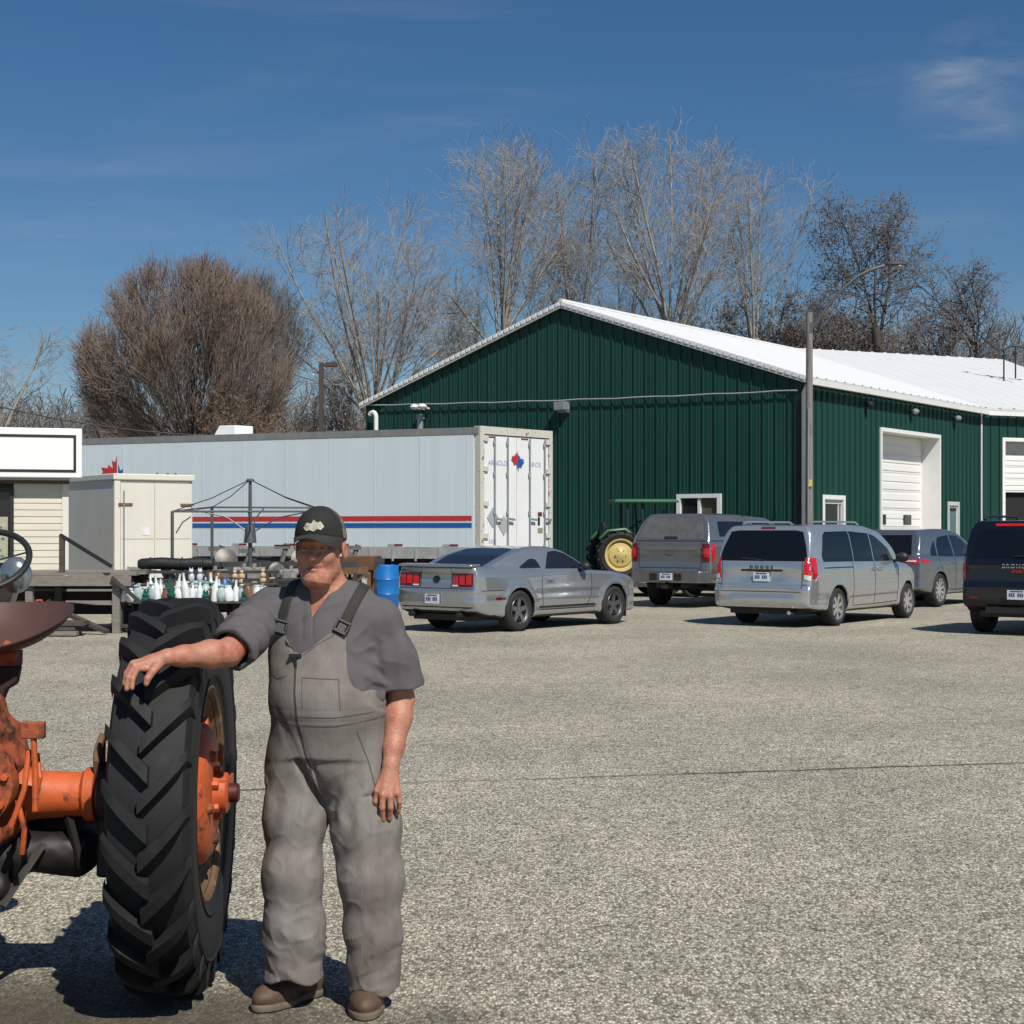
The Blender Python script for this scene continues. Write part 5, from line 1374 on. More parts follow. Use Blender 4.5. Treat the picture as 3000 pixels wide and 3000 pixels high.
    # boots
    def boot(heel, toe, w):
        heel, toe = np.asarray(heel, float), np.asarray(toe, float)
        e = toe-heel; L = np.linalg.norm(e[:2]); u = e[:2]/L
        def fn(P):
            fx = (P[0]-heel[0])*u[0]+(P[1]-heel[1])*u[1]; fy = -(P[0]-heel[0])*u[1]+(P[1]-heel[1])*u[0]; z = P[2]
            Q = (fx, fy, z)
            d = s_ell(Q, (L*.70, 0, .042), (L*.32, w*.53, .052))
            d = smin(d, s_ell(Q, (L*.18, 0, .055), (L*.20, w*.42, .062)), .03)
            d = smin(d, s_cap(Q, (L*.24, 0, .08), (L*.22, 0, .17), .052, .056), .035)
            d = smin(d, s_cap(Q, (L*.35, 0, .09), (L*.6, 0, .06), .045, .04), .03)
            d = d+.0025*np.sin(fx*170)*np.exp(-((fx-L*.55)/(.05))**2)*(z > .04)+.0015*vnoise(P, 40.0)
            sole = smax(np.minimum(s_ell((fx, fy, z*0), (L*.68, 0, 0), (L*.35, w*.58, 1)), s_ell((fx, fy, z*0), (L*.2, 0, 0), (L*.235, w*.46, 1))), np.maximum(z-.026, .002-z), .004)
            mid_ = smax(s_box(Q, (L*.45, 0, .012), (L*.25, w*.40, .014)), np.maximum(z-.026, .002-z), .003)
            return np.minimum(smax(d, .008-z, .003), np.minimum(sole, mid_))
        def pick(c, n): return (c[:, 2] < .027).astype(int)
        lo_ = np.minimum(heel, toe)-.12; hi_ = np.maximum(heel, toe)+.12; lo_[2] = -.01; hi_[2] = .20
        return sdf_obj('boot', fn, lo_, hi_, .0048, [BOOT, SOLE], t, relax=1, pick=pick)
    gl = lambda px, py: np.array((at(px, py, 5070/(py-1000)).x-X0, 5070/(py-1000)-Y0, 0))
    boot(gl(606, 1872), gl(482, 1911), .105); boot(gl(700, 1868), gl(687, 1927), .112)
man()
# ------------------------------------------------------------------ old orange tractor seen from behind
ORANGE = mk('faded_orange', (.50, .095, .022), rough=.55, var=.22, scale=9, col2=(.10, .035, .018), c2amt=(.56, .66), c2scale=13, bump=.002, bscale=40)
ORANGER = mk('rusty_orange', (.33, .075, .025), rough=.75, var=.3, scale=12, col2=(.05, .022, .013), c2amt=(.47, .60), c2scale=11, bump=.003, bscale=40)
RUST = mk('rust', (.135, .072, .035), rough=.85, var=.35, scale=6, col2=(.28, .20, .10), c2amt=(.54, .66), c2scale=5, bump=.002, bscale=50)
SEATM = mk('seat_brown', (.085, .042, .033), rough=.6, var=.15, scale=8, col2=(.11, .065, .045), c2amt=(.6, .75), c2scale=12)
GREASE = mk('greasy_black', (.008, .0075, .007), rough=.6, var=.3, scale=10)
TYRE = mk('tractor_tyre', (.0072, .0073, .0076), rough=.75, var=.22, scale=5, col2=(.026, .0255, .024), c2amt=(.58, .80), c2scale=9, bump=.001, bscale=120)
def big_wheel(root, C, out, mats, R=.72, W=.155):
    """C: hub centre in tractor space, out: +1 when the dish faces +x"""
    M = AXM(C, (out, 0, 0), (0, 0, 1)) @ Matrix.Diagonal((1, 1, .84, 1))
    t = MB()
    Rc = .672
    prof = [(.375, -.130), (.40, -.146), (.47, -.166), (.56, -.170), (.625, -.162), (.655, -.145), (Rc-.008, -.10), (Rc, -.05), (Rc+.002, 0),
            (Rc, .05), (Rc-.008, .10), (.655, .145), (.625, .162), (.56, .170), (.47, .166), (.40, .146), (.375, .130), (.362, .125), (.362, -.125)]
    t.lathe(prof, 96, 0, M, close=True)
    n = 23
    for side in (-1, 1):
        for k in range(n):
            a0 = 2*PI*(k+(.5 if side > 0 else 0))/n
            st = []
            for i in range(9):
                f = i/8                                # 0 at the shoulder .. 1 past the middle line
                u = side*(.163-f*(.163+.018))
                a = a0 + LUGDIR*out*(.235*(f**.85))
                top = R-.028*max(0, (abs(u)-.10)/.063)**2 - (.004 if f > .95 else 0)
                wd = .030+.010*f if i else .026
                st.append((u, a, top, wd))
            # shoulder end runs a little down the sidewall
            vs = []
            ext = [(side*.172, st[0][1], .640, .024)]+st
            for (u, a, top, wd) in ext:
                base = min(top-.02, .655-.02*max(0, (abs(u)-.13)/.04))
                if abs(u) > .165: base = .60
                for (r, dw) in ((base, wd*1.35), (top, wd), (top, -wd), (base, -wd*1.35)):
                    da = dw/2/.70*1.0
                    vs.append((r*math.cos(a+da*1.35), r*math.sin(a+da*1.35), u))
            fs = []
            m = len(ext)
            for i in range(m-1):
                for j in range(3): fs.append((4*i+j, 4*i+4+j, 4*i+5+j, 4*i+1+j))
            fs.append((0, 1, 2, 3)); fs.append((4*m-1, 4*m-2, 4*m-3, 4*m-4))
            t.add(vs, fs, 0, M)
    for rr, q in ((.60, .1685), (.44, .160)):          # moulded rings on the sidewall
        t.lathe([(rr-.012, q-.004), (rr, q+.006), (rr+.012, q-.006)], 64, 0, M)
    to = t.build('rear_wheel', TYRE, root, fix=True, angle=40)
    r = MB()
    r.lathe([(.392, .137), (.398, .146), (.388, .150), (.372, .142), (.360, .118), (.345, .100), (.318, .085), (.312, .03), (.312, -.03), (.318, -.09), (.35, -.105), (.362, -.125), (.39, -.14), (.398, -.146), (.372, -.150), (.35, -.132)], 64, 0, M)
    ro = r.build('rim', RUST, to, angle=35)
    for k in range(4):                                 # clamp lugs between rim and disc
        a = PI/4+k*PI/2; m = MB()
        m.bar(M @ Vector((.24*math.cos(a), .26*math.sin(a), .075)), M @ Vector((.335*math.cos(a), .335*math.sin(a), .085)), .07, .035, up=(out, 0, 0)); m.build('rim_lug', ORANGE, to, bevel=.008)
    d = MB()
    d.lathe([(.0, .165), (.085, .168), (.17, .166), (.222, .156), (.250, .130), (.268, .095), (.288, .065), (.296, .050), (.285, .035), (.24, .06), (.0, .09)], 48, 0, M)
    do = d.build('wheel_disc', ORANGE, to, angle=35)
    h = MB(); h.lathe([(.0, .230), (.060, .230), (.075, .220), (.080, .160), (.0, .17)], 24, 0, M)
    for k in range(6):
        a = 2*PI*k/6; h.cyl(M @ Vector((.085*math.cos(a), .085*math.sin(a), .165)), M @ Vector((.085*math.cos(a), .085*math.sin(a), .195)), .016, n=6)
    h.bar(M @ Vector((.02, .06, .195)), M @ Vector((.02, -.12, .195)), .07, .06, up=(out, 0, 0))
    h.build('hub', ORANGE, do, angle=35)
    h = MB(); h.lathe([(0, .275), (.03, .273), (.036, .265), (.036, .23), (0, .22)], 16, 0, M); h.build('axle_end', mk('dark_red_paint', (.07, .012, .010), rough=.5, var=.2), to)
    for k in range(5):
        a = .5+2*PI*k/5; m = MB(); p = M @ Vector((.165*math.cos(a), .165*math.sin(a), .164)); p2 = M @ Vector((.165*math.cos(a), .165*math.sin(a), .186)); m.cyl(p, p2, .022, .018, n=10); m.build('wheel_bolt', ORANGER, do)
    return to
LUGDIR = 1
def tractor():
    fx, fy = -.05, .99875
    C = Vector((-1.236, 5.86, 0)); half = 1.22; q = half-.80
    O = C - Vector((fy, -fx, 0))*half                     # below the middle of the rear axle
    t = thing('orange_tractor', 'old faded orange farm tractor with one huge black rear tyre in view', 'tractor', (O.x, O.y, 0), math.atan2(-fx, fy)*-1*-1)
    # local frame: x to the right, y forward, z up
    t.rotation_euler = (0, 0, math.atan2(fy, fx)-PI/2)
    big_wheel(t, (half, 0, .72), 1, None)
    big_wheel(t, (-half, 0, .72), -1, None)
    def px(p, y):                                          # a photo point at a local depth y (metres ahead of the axle)
        Y = O.y + y
        w = at(p[0], p[1], Y); d = w-Vector((O.x, O.y, 0)); a = -(math.atan2(fy, fx)-PI/2)
        return Vector((d.x*math.cos(a)-d.y*math.sin(a), d.x*math.sin(a)+d.y*math.cos(a), w.z))
    # axle tube, flange and bolt ring
    for s in (-1, 1):
        b = MB(); M = AXM((s*q, 0, .72), (s, 0, 0))
        b.lathe([(.0, .16), (.15, .16), (.155, .20), (.13, .215), (.105, .24), (.088, .30), (.080, .46), (.098, .475), (.098, .51), (.07, .515), (.06, .56), (0, .56)], 32, 0, M)
        ao = b.build('axle_housing', ORANGE, t, angle=30)
        b = MB(); b.lathe([(.0, .53), (.115, .53), (.12, .545), (.12, .62), (.10, .66), (0, .66)], 32, 0, M); b.build('brake_drum', GREASE, ao)
        for k in range(8):
            a = 2*PI*k/8+.2; m = MB()
            m.cyl(M @ Vector((.138*math.cos(a), .138*math.sin(a), .19)), M @ Vector((.138*math.cos(a), .138*math.sin(a), .235)), .015, n=6); m.build('flange_bolt', ORANGER, ao)
        b = MB(); b.prism([(-.05, .0), (-.07, .07), (-.05, .12), (.01, .145), (.05, .16), (.06, .15), (.05, .0)], -.012, .012, 0, Matrix(((0, 0, 1, s*(.52+q)), (1, 0, 0, 0), (0, 1, 0, .78), (0, 0, 0, 1))) @ Matrix.Rotation(0, 4, 'Z')); b.build('fender_bracket', RUST, t, bevel=.006, fix=True)
        b = MB(); b.prism([(-.10, -.26), (-.02, -.28), (.04, -.05), (.0, .02), (-.05, .0)], s*(.53+q), s*(.60+q), 0, Matrix(((0, 0, 1, 0), (1, 0, 0, -.02), (0, 1, 0, .70), (0, 0, 0, 1)))); b.build('brake_bracket', GREASE, t, bevel=.01, fix=True)
    # rear housing: a cast body with ribs, covers and bolts
    def cast(P):
        x, y, z = P; x = np.abs(x)-q-.02; P = (x, y, z)
        d = s_ell(P, (0, .05, .78), (.235, .30, .30))
        d = smin(d, s_box((x+q+.11, y, z), (0, .35, .80), (.20, .55, .20), .05), .08); d = smin(d, s_box((x+q+.11, y, z), (0, .05, .76), (.50, .16, .16), .05), .05)
        d = smin(d, s_box(P, (0, -.12, .86), (.15, .20, .24), .05), .05)
        d = smin(d, s_cap(P, (.13, -.20, .62), (.16, -.05, .66), .085, .10), .03)
        d = smin(d, s_box(P, (.13, -.26, .98), (.06, .05, .10), .02), .02)
        for zz in (.72, .84, .96): d = d-.012*np.exp(-((z-zz)/.012)**2)*(np.abs(x) > .08)
        for xx in (.08, .16): d = d-.012*np.exp(-((np.abs(x)-xx)/.010)**2)*(y < -.1)
        return d+.006*vnoise(P, 16.0)+.004*vnoise(P, 38.0)
    sdf_obj('rear_housing', cast, (-.70, -.42, .40), (.70, .98, 1.22), .014, ORANGER, t, relax=0)
    for sg in (-1, 1):
        cx_, cz_ = sg*(q+.11), .80
        m = MB(); M = AXM((cx_, -.25, cz_), (0, -1, 0)); m.lathe([(0, .05), (.05, .05), (.06, .075), (.10, .07), (.12, .03), (.165, .028), (.17, .015), (.17, -.05)], 32, 0, M); cv = m.build('housing_cover', ORANGER, t, angle=30)
        for k in range(9):
            a = 2*PI*k/9+.2; b = MB(); b.cyl(M @ Vector((.145*math.cos(a), .145*math.sin(a), .02)), M @ Vector((.145*math.cos(a), .145*math.sin(a), .048)), .013, n=6); b.build('cover_bolt', ORANGE, cv)
        m = MB(); m.bar((cx_-.10, -.27, cz_+.28), (cx_+.08, -.20, cz_+.30), .05, .06); m.cyl((cx_+.02, -.2, cz_+.22), (cx_+.02, -.2, cz_+.40), .035, n=10); m.build('filler_neck', ORANGER, t)
    for k, (a, b_, r) in enumerate((((.17, -.31, .66), (.22, -.27, .92), .010), ((.20, -.28, .56), (.19, -.30, .74), .010), ((.235, -.25, .74), (.235, -.22, .90), .010))):
        m = MB(); a = Vector(a)+Vector((q+.11, 0, 0)); b_ = Vector(b_)+Vector((q+.11, 0, 0)); m.tube([a, a.lerp(b_, .5)+Vector((.02, -.02, .0)), b_], r, 8); m.build('linkage_rod', ORANGE, t)
    # T-shaped lever
    p0 = px((66, 1530), -.26); p1 = px((63, 1385), -.26)
    m = MB(); m.tube([p0, p0.lerp(p1, .5)+Vector((.004, 0, 0)), p1], .011, 8); lv = m.build('lever', ORANGE, t)
    m = MB(); a, b_ = px((40, 1378), -.26), px((85, 1378), -.26); m.box((a.x, a.y-.02, a.z-.028), (b_.x, b_.y+.02, b_.z+.03)); m.build('lever_plate', ORANGER, lv, bevel=.004)
    # greasy gear below the axle
    def low(P):
        x, y, z = P; x = x-q; P = (x, y, z)
        d = s_ell(P, (.10, .02, .50), (.19, .22, .12))
        d = smin(d, s_cap(P, (.20, -.05, .52), (.44, .02, .50), .075, .085), .03)
        d = smin(d, s_cap(P, (.05, -.1, .47), (.20, -.16, .42), .06, .05), .03)
        d = smin(d, s_cap(P, (.30, .1, .58), (.54, .1, .60), .07, .09), .04)
        return d+.012*vnoise(P, 14.0)+.005*vnoise(P, 34.0)
    sdf_obj('drive_case', low, (-.14+q, -.34, .32), (.62+q, .34, .72), .012, GREASE, t, relax=0)
    m = MB(); m.bar((.05, -.5, .40), (.05, .6, .42), .09, .035); m.bar((-.5, -.32, .42), (.60, -.32, .42), .06, .03); m.build('drawbar', GREASE, t, bevel=.004)
    m = MB(); m.bar((.22+q, -.2, .36), (.34+q, -.1, .56), .035, .012); m.build('hitch_strap', mk('worn_steel', (.10, .095, .08), rough=.6, metal=.4, var=.3), t)
    m = MB(); m.bar((.40+q, -.02, .68), (.475+q, -.08, .46), .025, .02); m.build('brake_rod', GREASE, t)
    # pan seat on its spring
    ce = px((12, 1214), .35)
    s_ = MB(); n, k = 48, 8; V = []; F = []
    for j in range(k+1):
        f = j/k
        for i in range(n):
            a = 2*PI*i/n
            rx, ry = .262, .225
            rim = 1+.05*math.cos(3*a)
            x = rx*f*rim*math.cos(a); y = ry*f*rim*math.sin(a)
            z = .10*f**2.6 - .06*math.exp(-((math.sin(a)-1)/.5)**2)*f**3*0 + .02*math.cos(2*a)*f*f
            V.append((x, y, z))
    for j in range(k):
        for i in range(n): F.append((j*n+i, j*n+(i+1) % n, (j+1)*n+(i+1) % n, (j+1)*n+i))
    M = Matrix.Translation(ce) @ Matrix.Rotation(R_(20), 4, 'X') @ Matrix.Rotation(R_(-4), 4, 'Y')
    s_.add(V+[(v[0], v[1], v[2]-.008) for v in V], F+[tuple(q+len(V) for q in f[::-1]) for f in F]+[(k*n+i, k*n+(i+1) % n, k*n+(i+1) % n+len(V), k*n+i+len(V)) for i in range(n)], 0, M)
    s_.build('seat', SEATM, t, fix=True, angle=50)
    m = MB(); m.ball((ce.x-.12, ce.y-.10, ce.z+.015), (.085, .09, .10), 20); m.build('seat_cushion', BLACKP, t)
    m = MB(); m.tube([(ce.x, ce.y+.02, ce.z-.01), (ce.x-.02, ce.y-.06, ce.z-.07), (ce.x-.02, ce.y+.06, ce.z-.14), (ce.x-.15, ce.y+.3, ce.z-.2), (ce.x-.30, ce.y+.5, .95)], .028, 8); m.bar((ce.x-.13, ce.y-.04, ce.z-.05), (ce.x+.06, ce.y-.04, ce.z-.055), .10, .06); m.build('seat_spring', ORANGER, t)
    m = MB(); m.prism([(-.07, .0), (.075, .0), (.06, -.07), (.025, -.09), (.005, -.14), (-.01, -.09), (-.06, -.08)], ce.y-.10, ce.y-.04, 0, Matrix(((1, 0, 0, ce.x+.0), (0, 0, 1, 0), (0, 1, 0, ce.z-.08), (0, 0, 0, 1)))); m.build('seat_bracket', mk('dark_rust', (.03, .015, .012), rough=.8, var=.3), t, bevel=.01, fix=True)
    # steering wheel
    sc = px((-36, 1058), 1.15); ax = Vector((.0, -.62, .78))
    m = MB(); M = AXM(sc, ax, (1, 0, 0)); m.tube([M @ Vector((.205*math.cos(2*PI*i/40), .205*math.sin(2*PI*i/40), 0)) for i in range(40)], .0145, 10, closed=True); sw = m.build('steering_wheel', BLACKP, t)
    m = MB()
    for a in (.3, .3+2*PI/3, .3+4*PI/3): m.bar(M @ Vector((0, 0, -.02)), M @ Vector((.20*math.cos(a), .20*math.sin(a), 0)), .028, .008)
    m.cyl(M @ Vector((0, 0, -.04)), M @ Vector((0, 0, .01)), .04, n=14); m.build('spokes', BLACKP, sw)
    m = MB(); m.cyl(M @ Vector((0, 0, -.03)), M @ Vector((0, 0, -.75)), .02, n=10); m.build('steering_column', ORANGER, t)
    m = MB(); g = px((30, 1085), 1.5); m.ball(g, (.075, .05, .085), 16); m.bar(g-Vector((0, 0, .05)), g-Vector((.12, -.1, .35)), .03); m.build('headlamp', mk('lamp_shell', (.30, .34, .36), rough=.2, metal=.7, var=.2), t)
    # body ahead: bonnet, tank, front wheels (left of the frame)
    def hood(P):
        d = s_box(P, (-.08, 1.45, 1.16), (.12, .42, .20), .10); d = smin(d, s_box(P, (-.08, 1.86, .95), (.12, .06, .36), .05), .03)
        return d
    sdf_obj('bonnet', hood, (-.3, 1.0, .5), (.3, 2.5, 1.45), .03, ORANGER, t)
    m = MB(); m.box((-.19, .9, .62), (.03, 1.85, .95)); m.build('engine', GREASE, t, bevel=.03)
    m = MB(); m.cyl((-.14, 1.5, 1.3), (-.14, 1.5, 2.0), .035, n=12); m.build('exhaust_stack', RUST, t)
    m = MB(); m.bar((-.15, 1.8, .40), (.05, 1.8, .40), .07); m.bar((-.06, 1.8, .45), (-.06, 1.8, .7), .14); m.build('front_axle', ORANGER, t)
    for s in (-1, 1):
        m = MB(); M = AXM((s*.13-.06, 1.8, .33), (s, 0, 0)); m.lathe([(.2, -.07), (.25, -.08), (.31, -.075), (.33, -.04), (.33, .04), (.31, .075), (.25, .08), (.2, .07)], 32, 0, M); w = m.build('front_wheel', TYRE, t)
        m = MB(); m.lathe([(.21, .06), (.17, .02), (.05, .03), (0, .04)], 24, 0, M); m.build('rim', ORANGE, w)
tractor()
# ------------------------------------------------------------------ poles and lines
POLEW = mk('weathered_pole', (.20, .185, .165), rough=.85, var=.35, scale=5, stretch=(4, 4, .4), col2=(.10, .09, .08), c2amt=(.5, .7), c2scale=6, bump=.004, bscale=14)
POLEB = mk('brown_pole_paint', (.055, .040, .034), rough=.6, var=.1)
CABLE = mk('black_cable', (.012, .012, .012), rough=.6, var=.1)
def poles():
    Y = 38.0; b = at(1527, 1000, Y)
    t = thing('light_pole', 'tall grey wooden light pole in front of the building corner with a curved arm', 'pole', (b.x, Y, 0))
    h = at(1527, 590, Y).z
    m = MB(); m.tube([(0, 0, -.1), (0, 0, h*.5), (0, 0, h)], [.10, .088, .076], 14); m.build('pole', POLEW, t)
    A = [at(x, y, Y)-Vector((b.x, Y, 0)) for x, y in ((1534, 618), (1560, 580), (1590, 545), (1617, 522), (1640, 510), (1672, 500))]
    m = MB(); m.tube(A, .042, 10); m.bar(A[0]+Vector((-.06, -.06, -.12)), A[0]+Vector((-.06, -.06, .12)), .06); m.build('lamp_arm', mk('dull_arm', (.10, .10, .10), rough=.5, metal=.5, var=.2), t)
    m = MB(); c = at(1690, 498, Y)-Vector((b.x, Y, 0)); m.ball((c.x, c.y, c.z), (.30, .12, .075), 14); m.ball((c.x+.06, c.y, c.z-.05), (.17, .09, .07), 12, 1); m.build('lamp_head', [mk('dull_arm', ()), mk('lamp_glass', (.30, .30, .28), rough=.2)], t)
    m = MB(); z = at(0, 918, Y).z; m.box((-.06, -.135, z), (.04, -.122, z+.16)); m.build('pole_tag', mk('yellow_tag', (.55, .42, .06), rough=.6), t, smooth=False)
    m = MB(); m.tube([(-.05, -.125, .1), (-.05, -.118, 3.0), (-.04, -.11, 4.6)], .022, 6); m.build('conduit', GALV, t)
    Y = 55.0; b = at(606, 1000, Y)
    t = thing('lamp_post', 'slim brown square lamp post standing behind the semi trailer', 'lamp post', (b.x, Y, 0))
    h = at(606, 684, Y).z
    m = MB(); m.box((-.075, -.075, 0), (.075, .075, h)); m.build('post', POLEB, t, smooth=False)
    m = MB(); m.box((.075, -.03, h-.12), (.16, .03, h-.05)); m.box((.16, -.17, h-.14), (.55, .17, h-.01)); m.build('lamp_head', POLEB, t, smooth=False)
    # service wires sagging across the left background
    for (p0, p1, sag, nm) in (((-30, 760), (640, 812), .55, 'black overhead cable dipping behind the blank sign and trailer'),):
        a, b_ = at(*p0, 52), at(*p1, 56); t = thing('overhead_cable', nm, 'cable', a)
        m = MB(); m.tube([a.lerp(b_, i/20)-a-Vector((0, 0, sag*4*(i/20)*(1-i/20))) for i in range(21)], .022, 6); m.build('wire', CABLE, t)
    # service drop at the right edge, with its two roof masts
    Y = 58.5
    t = thing('service_mast', 'dark service line on short masts above the roof at far right', 'power line', at(1925, 700, Y))
    o = at(1925, 700, Y); Q = [at(x, y, Y)-o for x, y in ((1852, 636), (1872, 652), (1885, 660), (1897, 658), (1908, 652), (1930, 655), (1990, 657))]
    m = MB(); m.tube(Q, .045, 8); m.build('service_wire', CABLE, t)
    for x, y in ((1894, 660), (1916, 654)):
        m = MB(); m.cyl(at(x, y, Y)-o, at(x, y+60, Y)-o, .03, n=8); m.cyl(at(x, y+10, Y)-o, at(x, y+16, Y)-o, .07, n=8); m.build('mast', CABLE, t)
poles()

# ------------------------------------------------------------------ clutter between the porch and the trailer
BLUEP = mk('blue_plastic', (.008, .14, .42), rough=.4, var=.08, scale=3)
TANW = mk('turned_wood', (.52, .36, .21), rough=.6, var=.12, scale=12)
WHITEG = mk('white_glaze', (.68, .70, .70), rough=.25, var=.12, scale=10)
GREENG = mk('green_glass', (.012, .085, .065), rough=.12, var=.3, scale=10)
CLEARG = mk('pale_glass', (.36, .45, .45), rough=.12, var=.3, scale=10)
BROWNG = mk('brown_glaze', (.16, .085, .05), rough=.35, var=.3, scale=10)
CONC = mk('rough_concrete', (.32, .31, .28), rough=.9, var=.25, scale=9, bump=.006, bscale=18)
def clutter():
    # blue drum
    b = at(728, 1000, 34.6)
    t = thing('blue_barrel', 'bright blue plastic barrel standing left of the grey coupe', 'barrel', (b.x, 34.6, 0))
    m = MB(); m.lathe([(0, 0), (.26, 0), (.28, .03), (.285, .28), (.295, .30), (.285, .32), (.285, .60), (.295, .62), (.285, .64), (.28, .90), (.27, .93), (.255, .93), (.25, .91), (0, .91)], 36); m.build('drum', BLUEP, t)
    for a in (.6, 3.5):
        m = MB(); m.cyl((.15*math.cos(a), .15*math.sin(a), .91), (.15*math.cos(a), .15*math.sin(a), .945), .035, n=12); m.build('bung', BLUEP, t)
    # rusty steel hopper
    b = at(672, 1000, 31)
    t = thing('rusty_hopper', 'rusty brown steel hopper left of the blue barrel', 'hopper', (b.x, 31, 0))
    m = MB(); m.add([(-.5, -.4, .92), (.36, -.4, .92), (.36, .4, .92), (-.5, .4, .92), (-.55, -.45, 1.18), (.42, -.45, 1.18), (.42, .45, 1.18), (-.55, .45, 1.18)], [(0,3,2,1),(0,1,5,4),(1,2,6,5),(2,3,7,6),(3,0,4,7),(4,5,6,7)])
    m.build('bin', RUST, t, smooth=False)
    for x in (-.42, .28):
        for y in (-.33, .33):
            m = MB(); m.bar((x, y, 0), (x, y, .92), .07); m.build('leg', RUST, t, smooth=False)
    m = MB(); m.bar((-.42, -.33, .45), (.28, -.33, .45), .05); m.bar((-.42, .33, .45), (.28, .33, .45), .05); m.bar((-.42, -.33, .3), (.28, -.33, .9), .04); m.build('brace', RUST, t, smooth=False)
    # rope-stayed frame of a canopy without its cloth
    P = lambda x, y, Y: at(x, y, Y)
    o = Vector((P(472, 0, 29.4).x, 29.4, 0))
    t = thing('canopy_frame', 'bare canopy frame with a tall mast and thin stay ropes', 'canopy frame', o)
    top = P(472, 905, 29.4)-o
    STL = mk('weathered_steel', (.12, .125, .13), rough=.5, metal=.5, var=.25)
    m = MB(); m.tube([(0, 0, 0), (0, 0, 1.0), (0, 0, top.z)], [.045, .04, .03], 10); m.lathe([(0, 0), (.09, 0), (.05, .04), (0, .04)], 12, 0, Matrix.Translation((0, 0, top.z-.02))); m.build('mast', STL, t)
    cor = [P(325, 965, 28)-o, P(612, 965, 28)-o, P(598, 958, 30.8)-o, P(400, 957, 30.8)-o]
    for i in range(4):
        m = MB(); m.tube([cor[i], cor[(i+1) % 4]], .018, 8); m.build('rail', STL, t)
        m = MB(); m.tube([top, top.lerp(cor[i], .5)-Vector((0, 0, .05)), cor[i]], .009, 5); m.build('stay_rope', CABLE, t)
        c = (cor[i]+cor[(i+1) % 4])/2
        m = MB(); m.tube([(0, 0, 1.62), (c.x*.4, c.y*.4, 1.92), (c.x, c.y, c.z)], .014, 6); m.build('strut', STL, t)
        m = MB(); m.tube([cor[i], (cor[i].x, cor[i].y, 0)], .03, 8); m.build('leg', STL, t)
    m = MB(); m.tube([P(332, 1006, 28)-o, P(345, 985, 28)-o, P(360, 975, 28)-o], .012, 6); m.build('corner_brace', STL, t)
    m = MB(); m.lathe([(0, 0), (.12, 0), (.09, .3), (.05, .34)], 12, 0, Matrix.Translation((0, 0, 1.45))); m.build('mast_sleeve', STL, t)
    # farm implement: tool bars, discs, tines
    o = Vector((-4.9, 31.6, 0))
    t = thing('field_cultivator', 'dark greasy farm implement of tool bars and tines below the trailer side', 'farm implement', o)
    for y, z in ((-.7, 1.02), (0, 1.12), (.7, 1.06)):
        m = MB(); m.bar((-1.4, y, z), (2.3, y+.1, z), .11, .10); m.build('tool_bar', STEELD, t, smooth=False)
    for i in range(9):
        x = -1.25+i*.42; y = (-.7, 0, .7)[i % 3]
        m = MB(); m.tube([(x, y, 1.05), (x, y-.10, .85), (x, y-.28, .55), (x, y-.22, .2), (x, y-.02, .02)], [.035, .035, .03, .03, .02], 6); m.build('tine', STEELD, t)
    for i, x in enumerate((-1.1, -.2, .6, 1.4, 2.0)):
        m = MB(); m.bar((x, -.7, 1.05), (x, .75, 1.12), .08, .09); m.build('cross_bar', STEELD, t, smooth=False)
    for x, h in ((-.95, 1.38), (-.35, 1.34), (.35, 1.42), (1.1, 1.36), (1.75, 1.40)):
        m = MB(); m.bar((x, -.2, 1.05), (x+.1, -.15, h), .09, .07); m.box((x-.14, -.24, h-.10), (x+.16, -.10, h-.02)); m.build('bracket', mk('grey_bracket', (.16, .155, .14), rough=.7, metal=.3, var=.3), t, smooth=False)
    for x in (-.7, .8, 1.6):
        m = MB(); m.lathe([(0, .05), (.12, .045), (.24, .0), (.235, -.01), (.12, .03), (0, .035)], 24, 0, AXM((x, -.45, 1.10), (.5, -1, .3))); m.build('disc', mk('worn_disc', (.14, .13, .115), rough=.5, metal=.5, var=.3), t)
    for s, x in ((-1, -1.2), (1, 2.1)):
        m = MB(); M = AXM((x, .2, .30), (1, 0, 0)); m.lathe([(.14, -.08), (.25, -.09), (.30, -.05), (.30, .05), (.25, .09), (.14, .08)], 28, 0, M); w = m.build('gauge_wheel', RUBBER, t)
        m = MB(); m.lathe([(.145, .06), (.1, .02), (0, .03)], 16, 0, M); m.build('rim', mk('dull_white_rim', ()), w)
    # rack crowded with glass and crockery
    o = Vector((-5.25, 26.3, 0))
    t = thing('display_rack', 'low dark steel display rack crowded with glass and crockery', 'rack', o)
    for x in (-1.15, 1.25):
        for y in (-.25, .55):
            m = MB(); m.bar((x, y, 0), (x, y, .98), .05); m.build('post', STEELD, t, smooth=False)
    for y0, y1, z in ((-.30, .10, .52), (.14, .60, .80)):
        m = MB(); m.box((-1.2, y0, z-.03), (1.3, y1, z)); m.build('shelf', WOODD, t, smooth=False)
    m = MB(); m.bar((-1.2, .58, .98), (1.3, .58, .98), .05); m.bar((-1.2, -.28, .12), (1.3, -.28, .12), .06); m.build('rail', STEELD, t, smooth=False)
    # black roll on top
    a = at(263, 1064, 27); b = at(402, 1064, 27)
    t = thing('rolled_tarpaulin', 'long black rolled tarpaulin lying across the top of the rack', 'tarpaulin', (a+b)/2)
    L = (b-a).length/2
    m = MB(); m.tube([(-L-.02, 0, 0), (-L+.04, 0, .0), (-L*.4, 0, .012), (.1, .01, -.006), (L*.6, 0, .008), (L, 0, 0)], [.065, .095, .105, .10, .105, .09], 14); m.build('roll', mk('black_tarp', (.016, .016, .017), rough=.5, var=.3, scale=6, bump=.006, bscale=9), t)
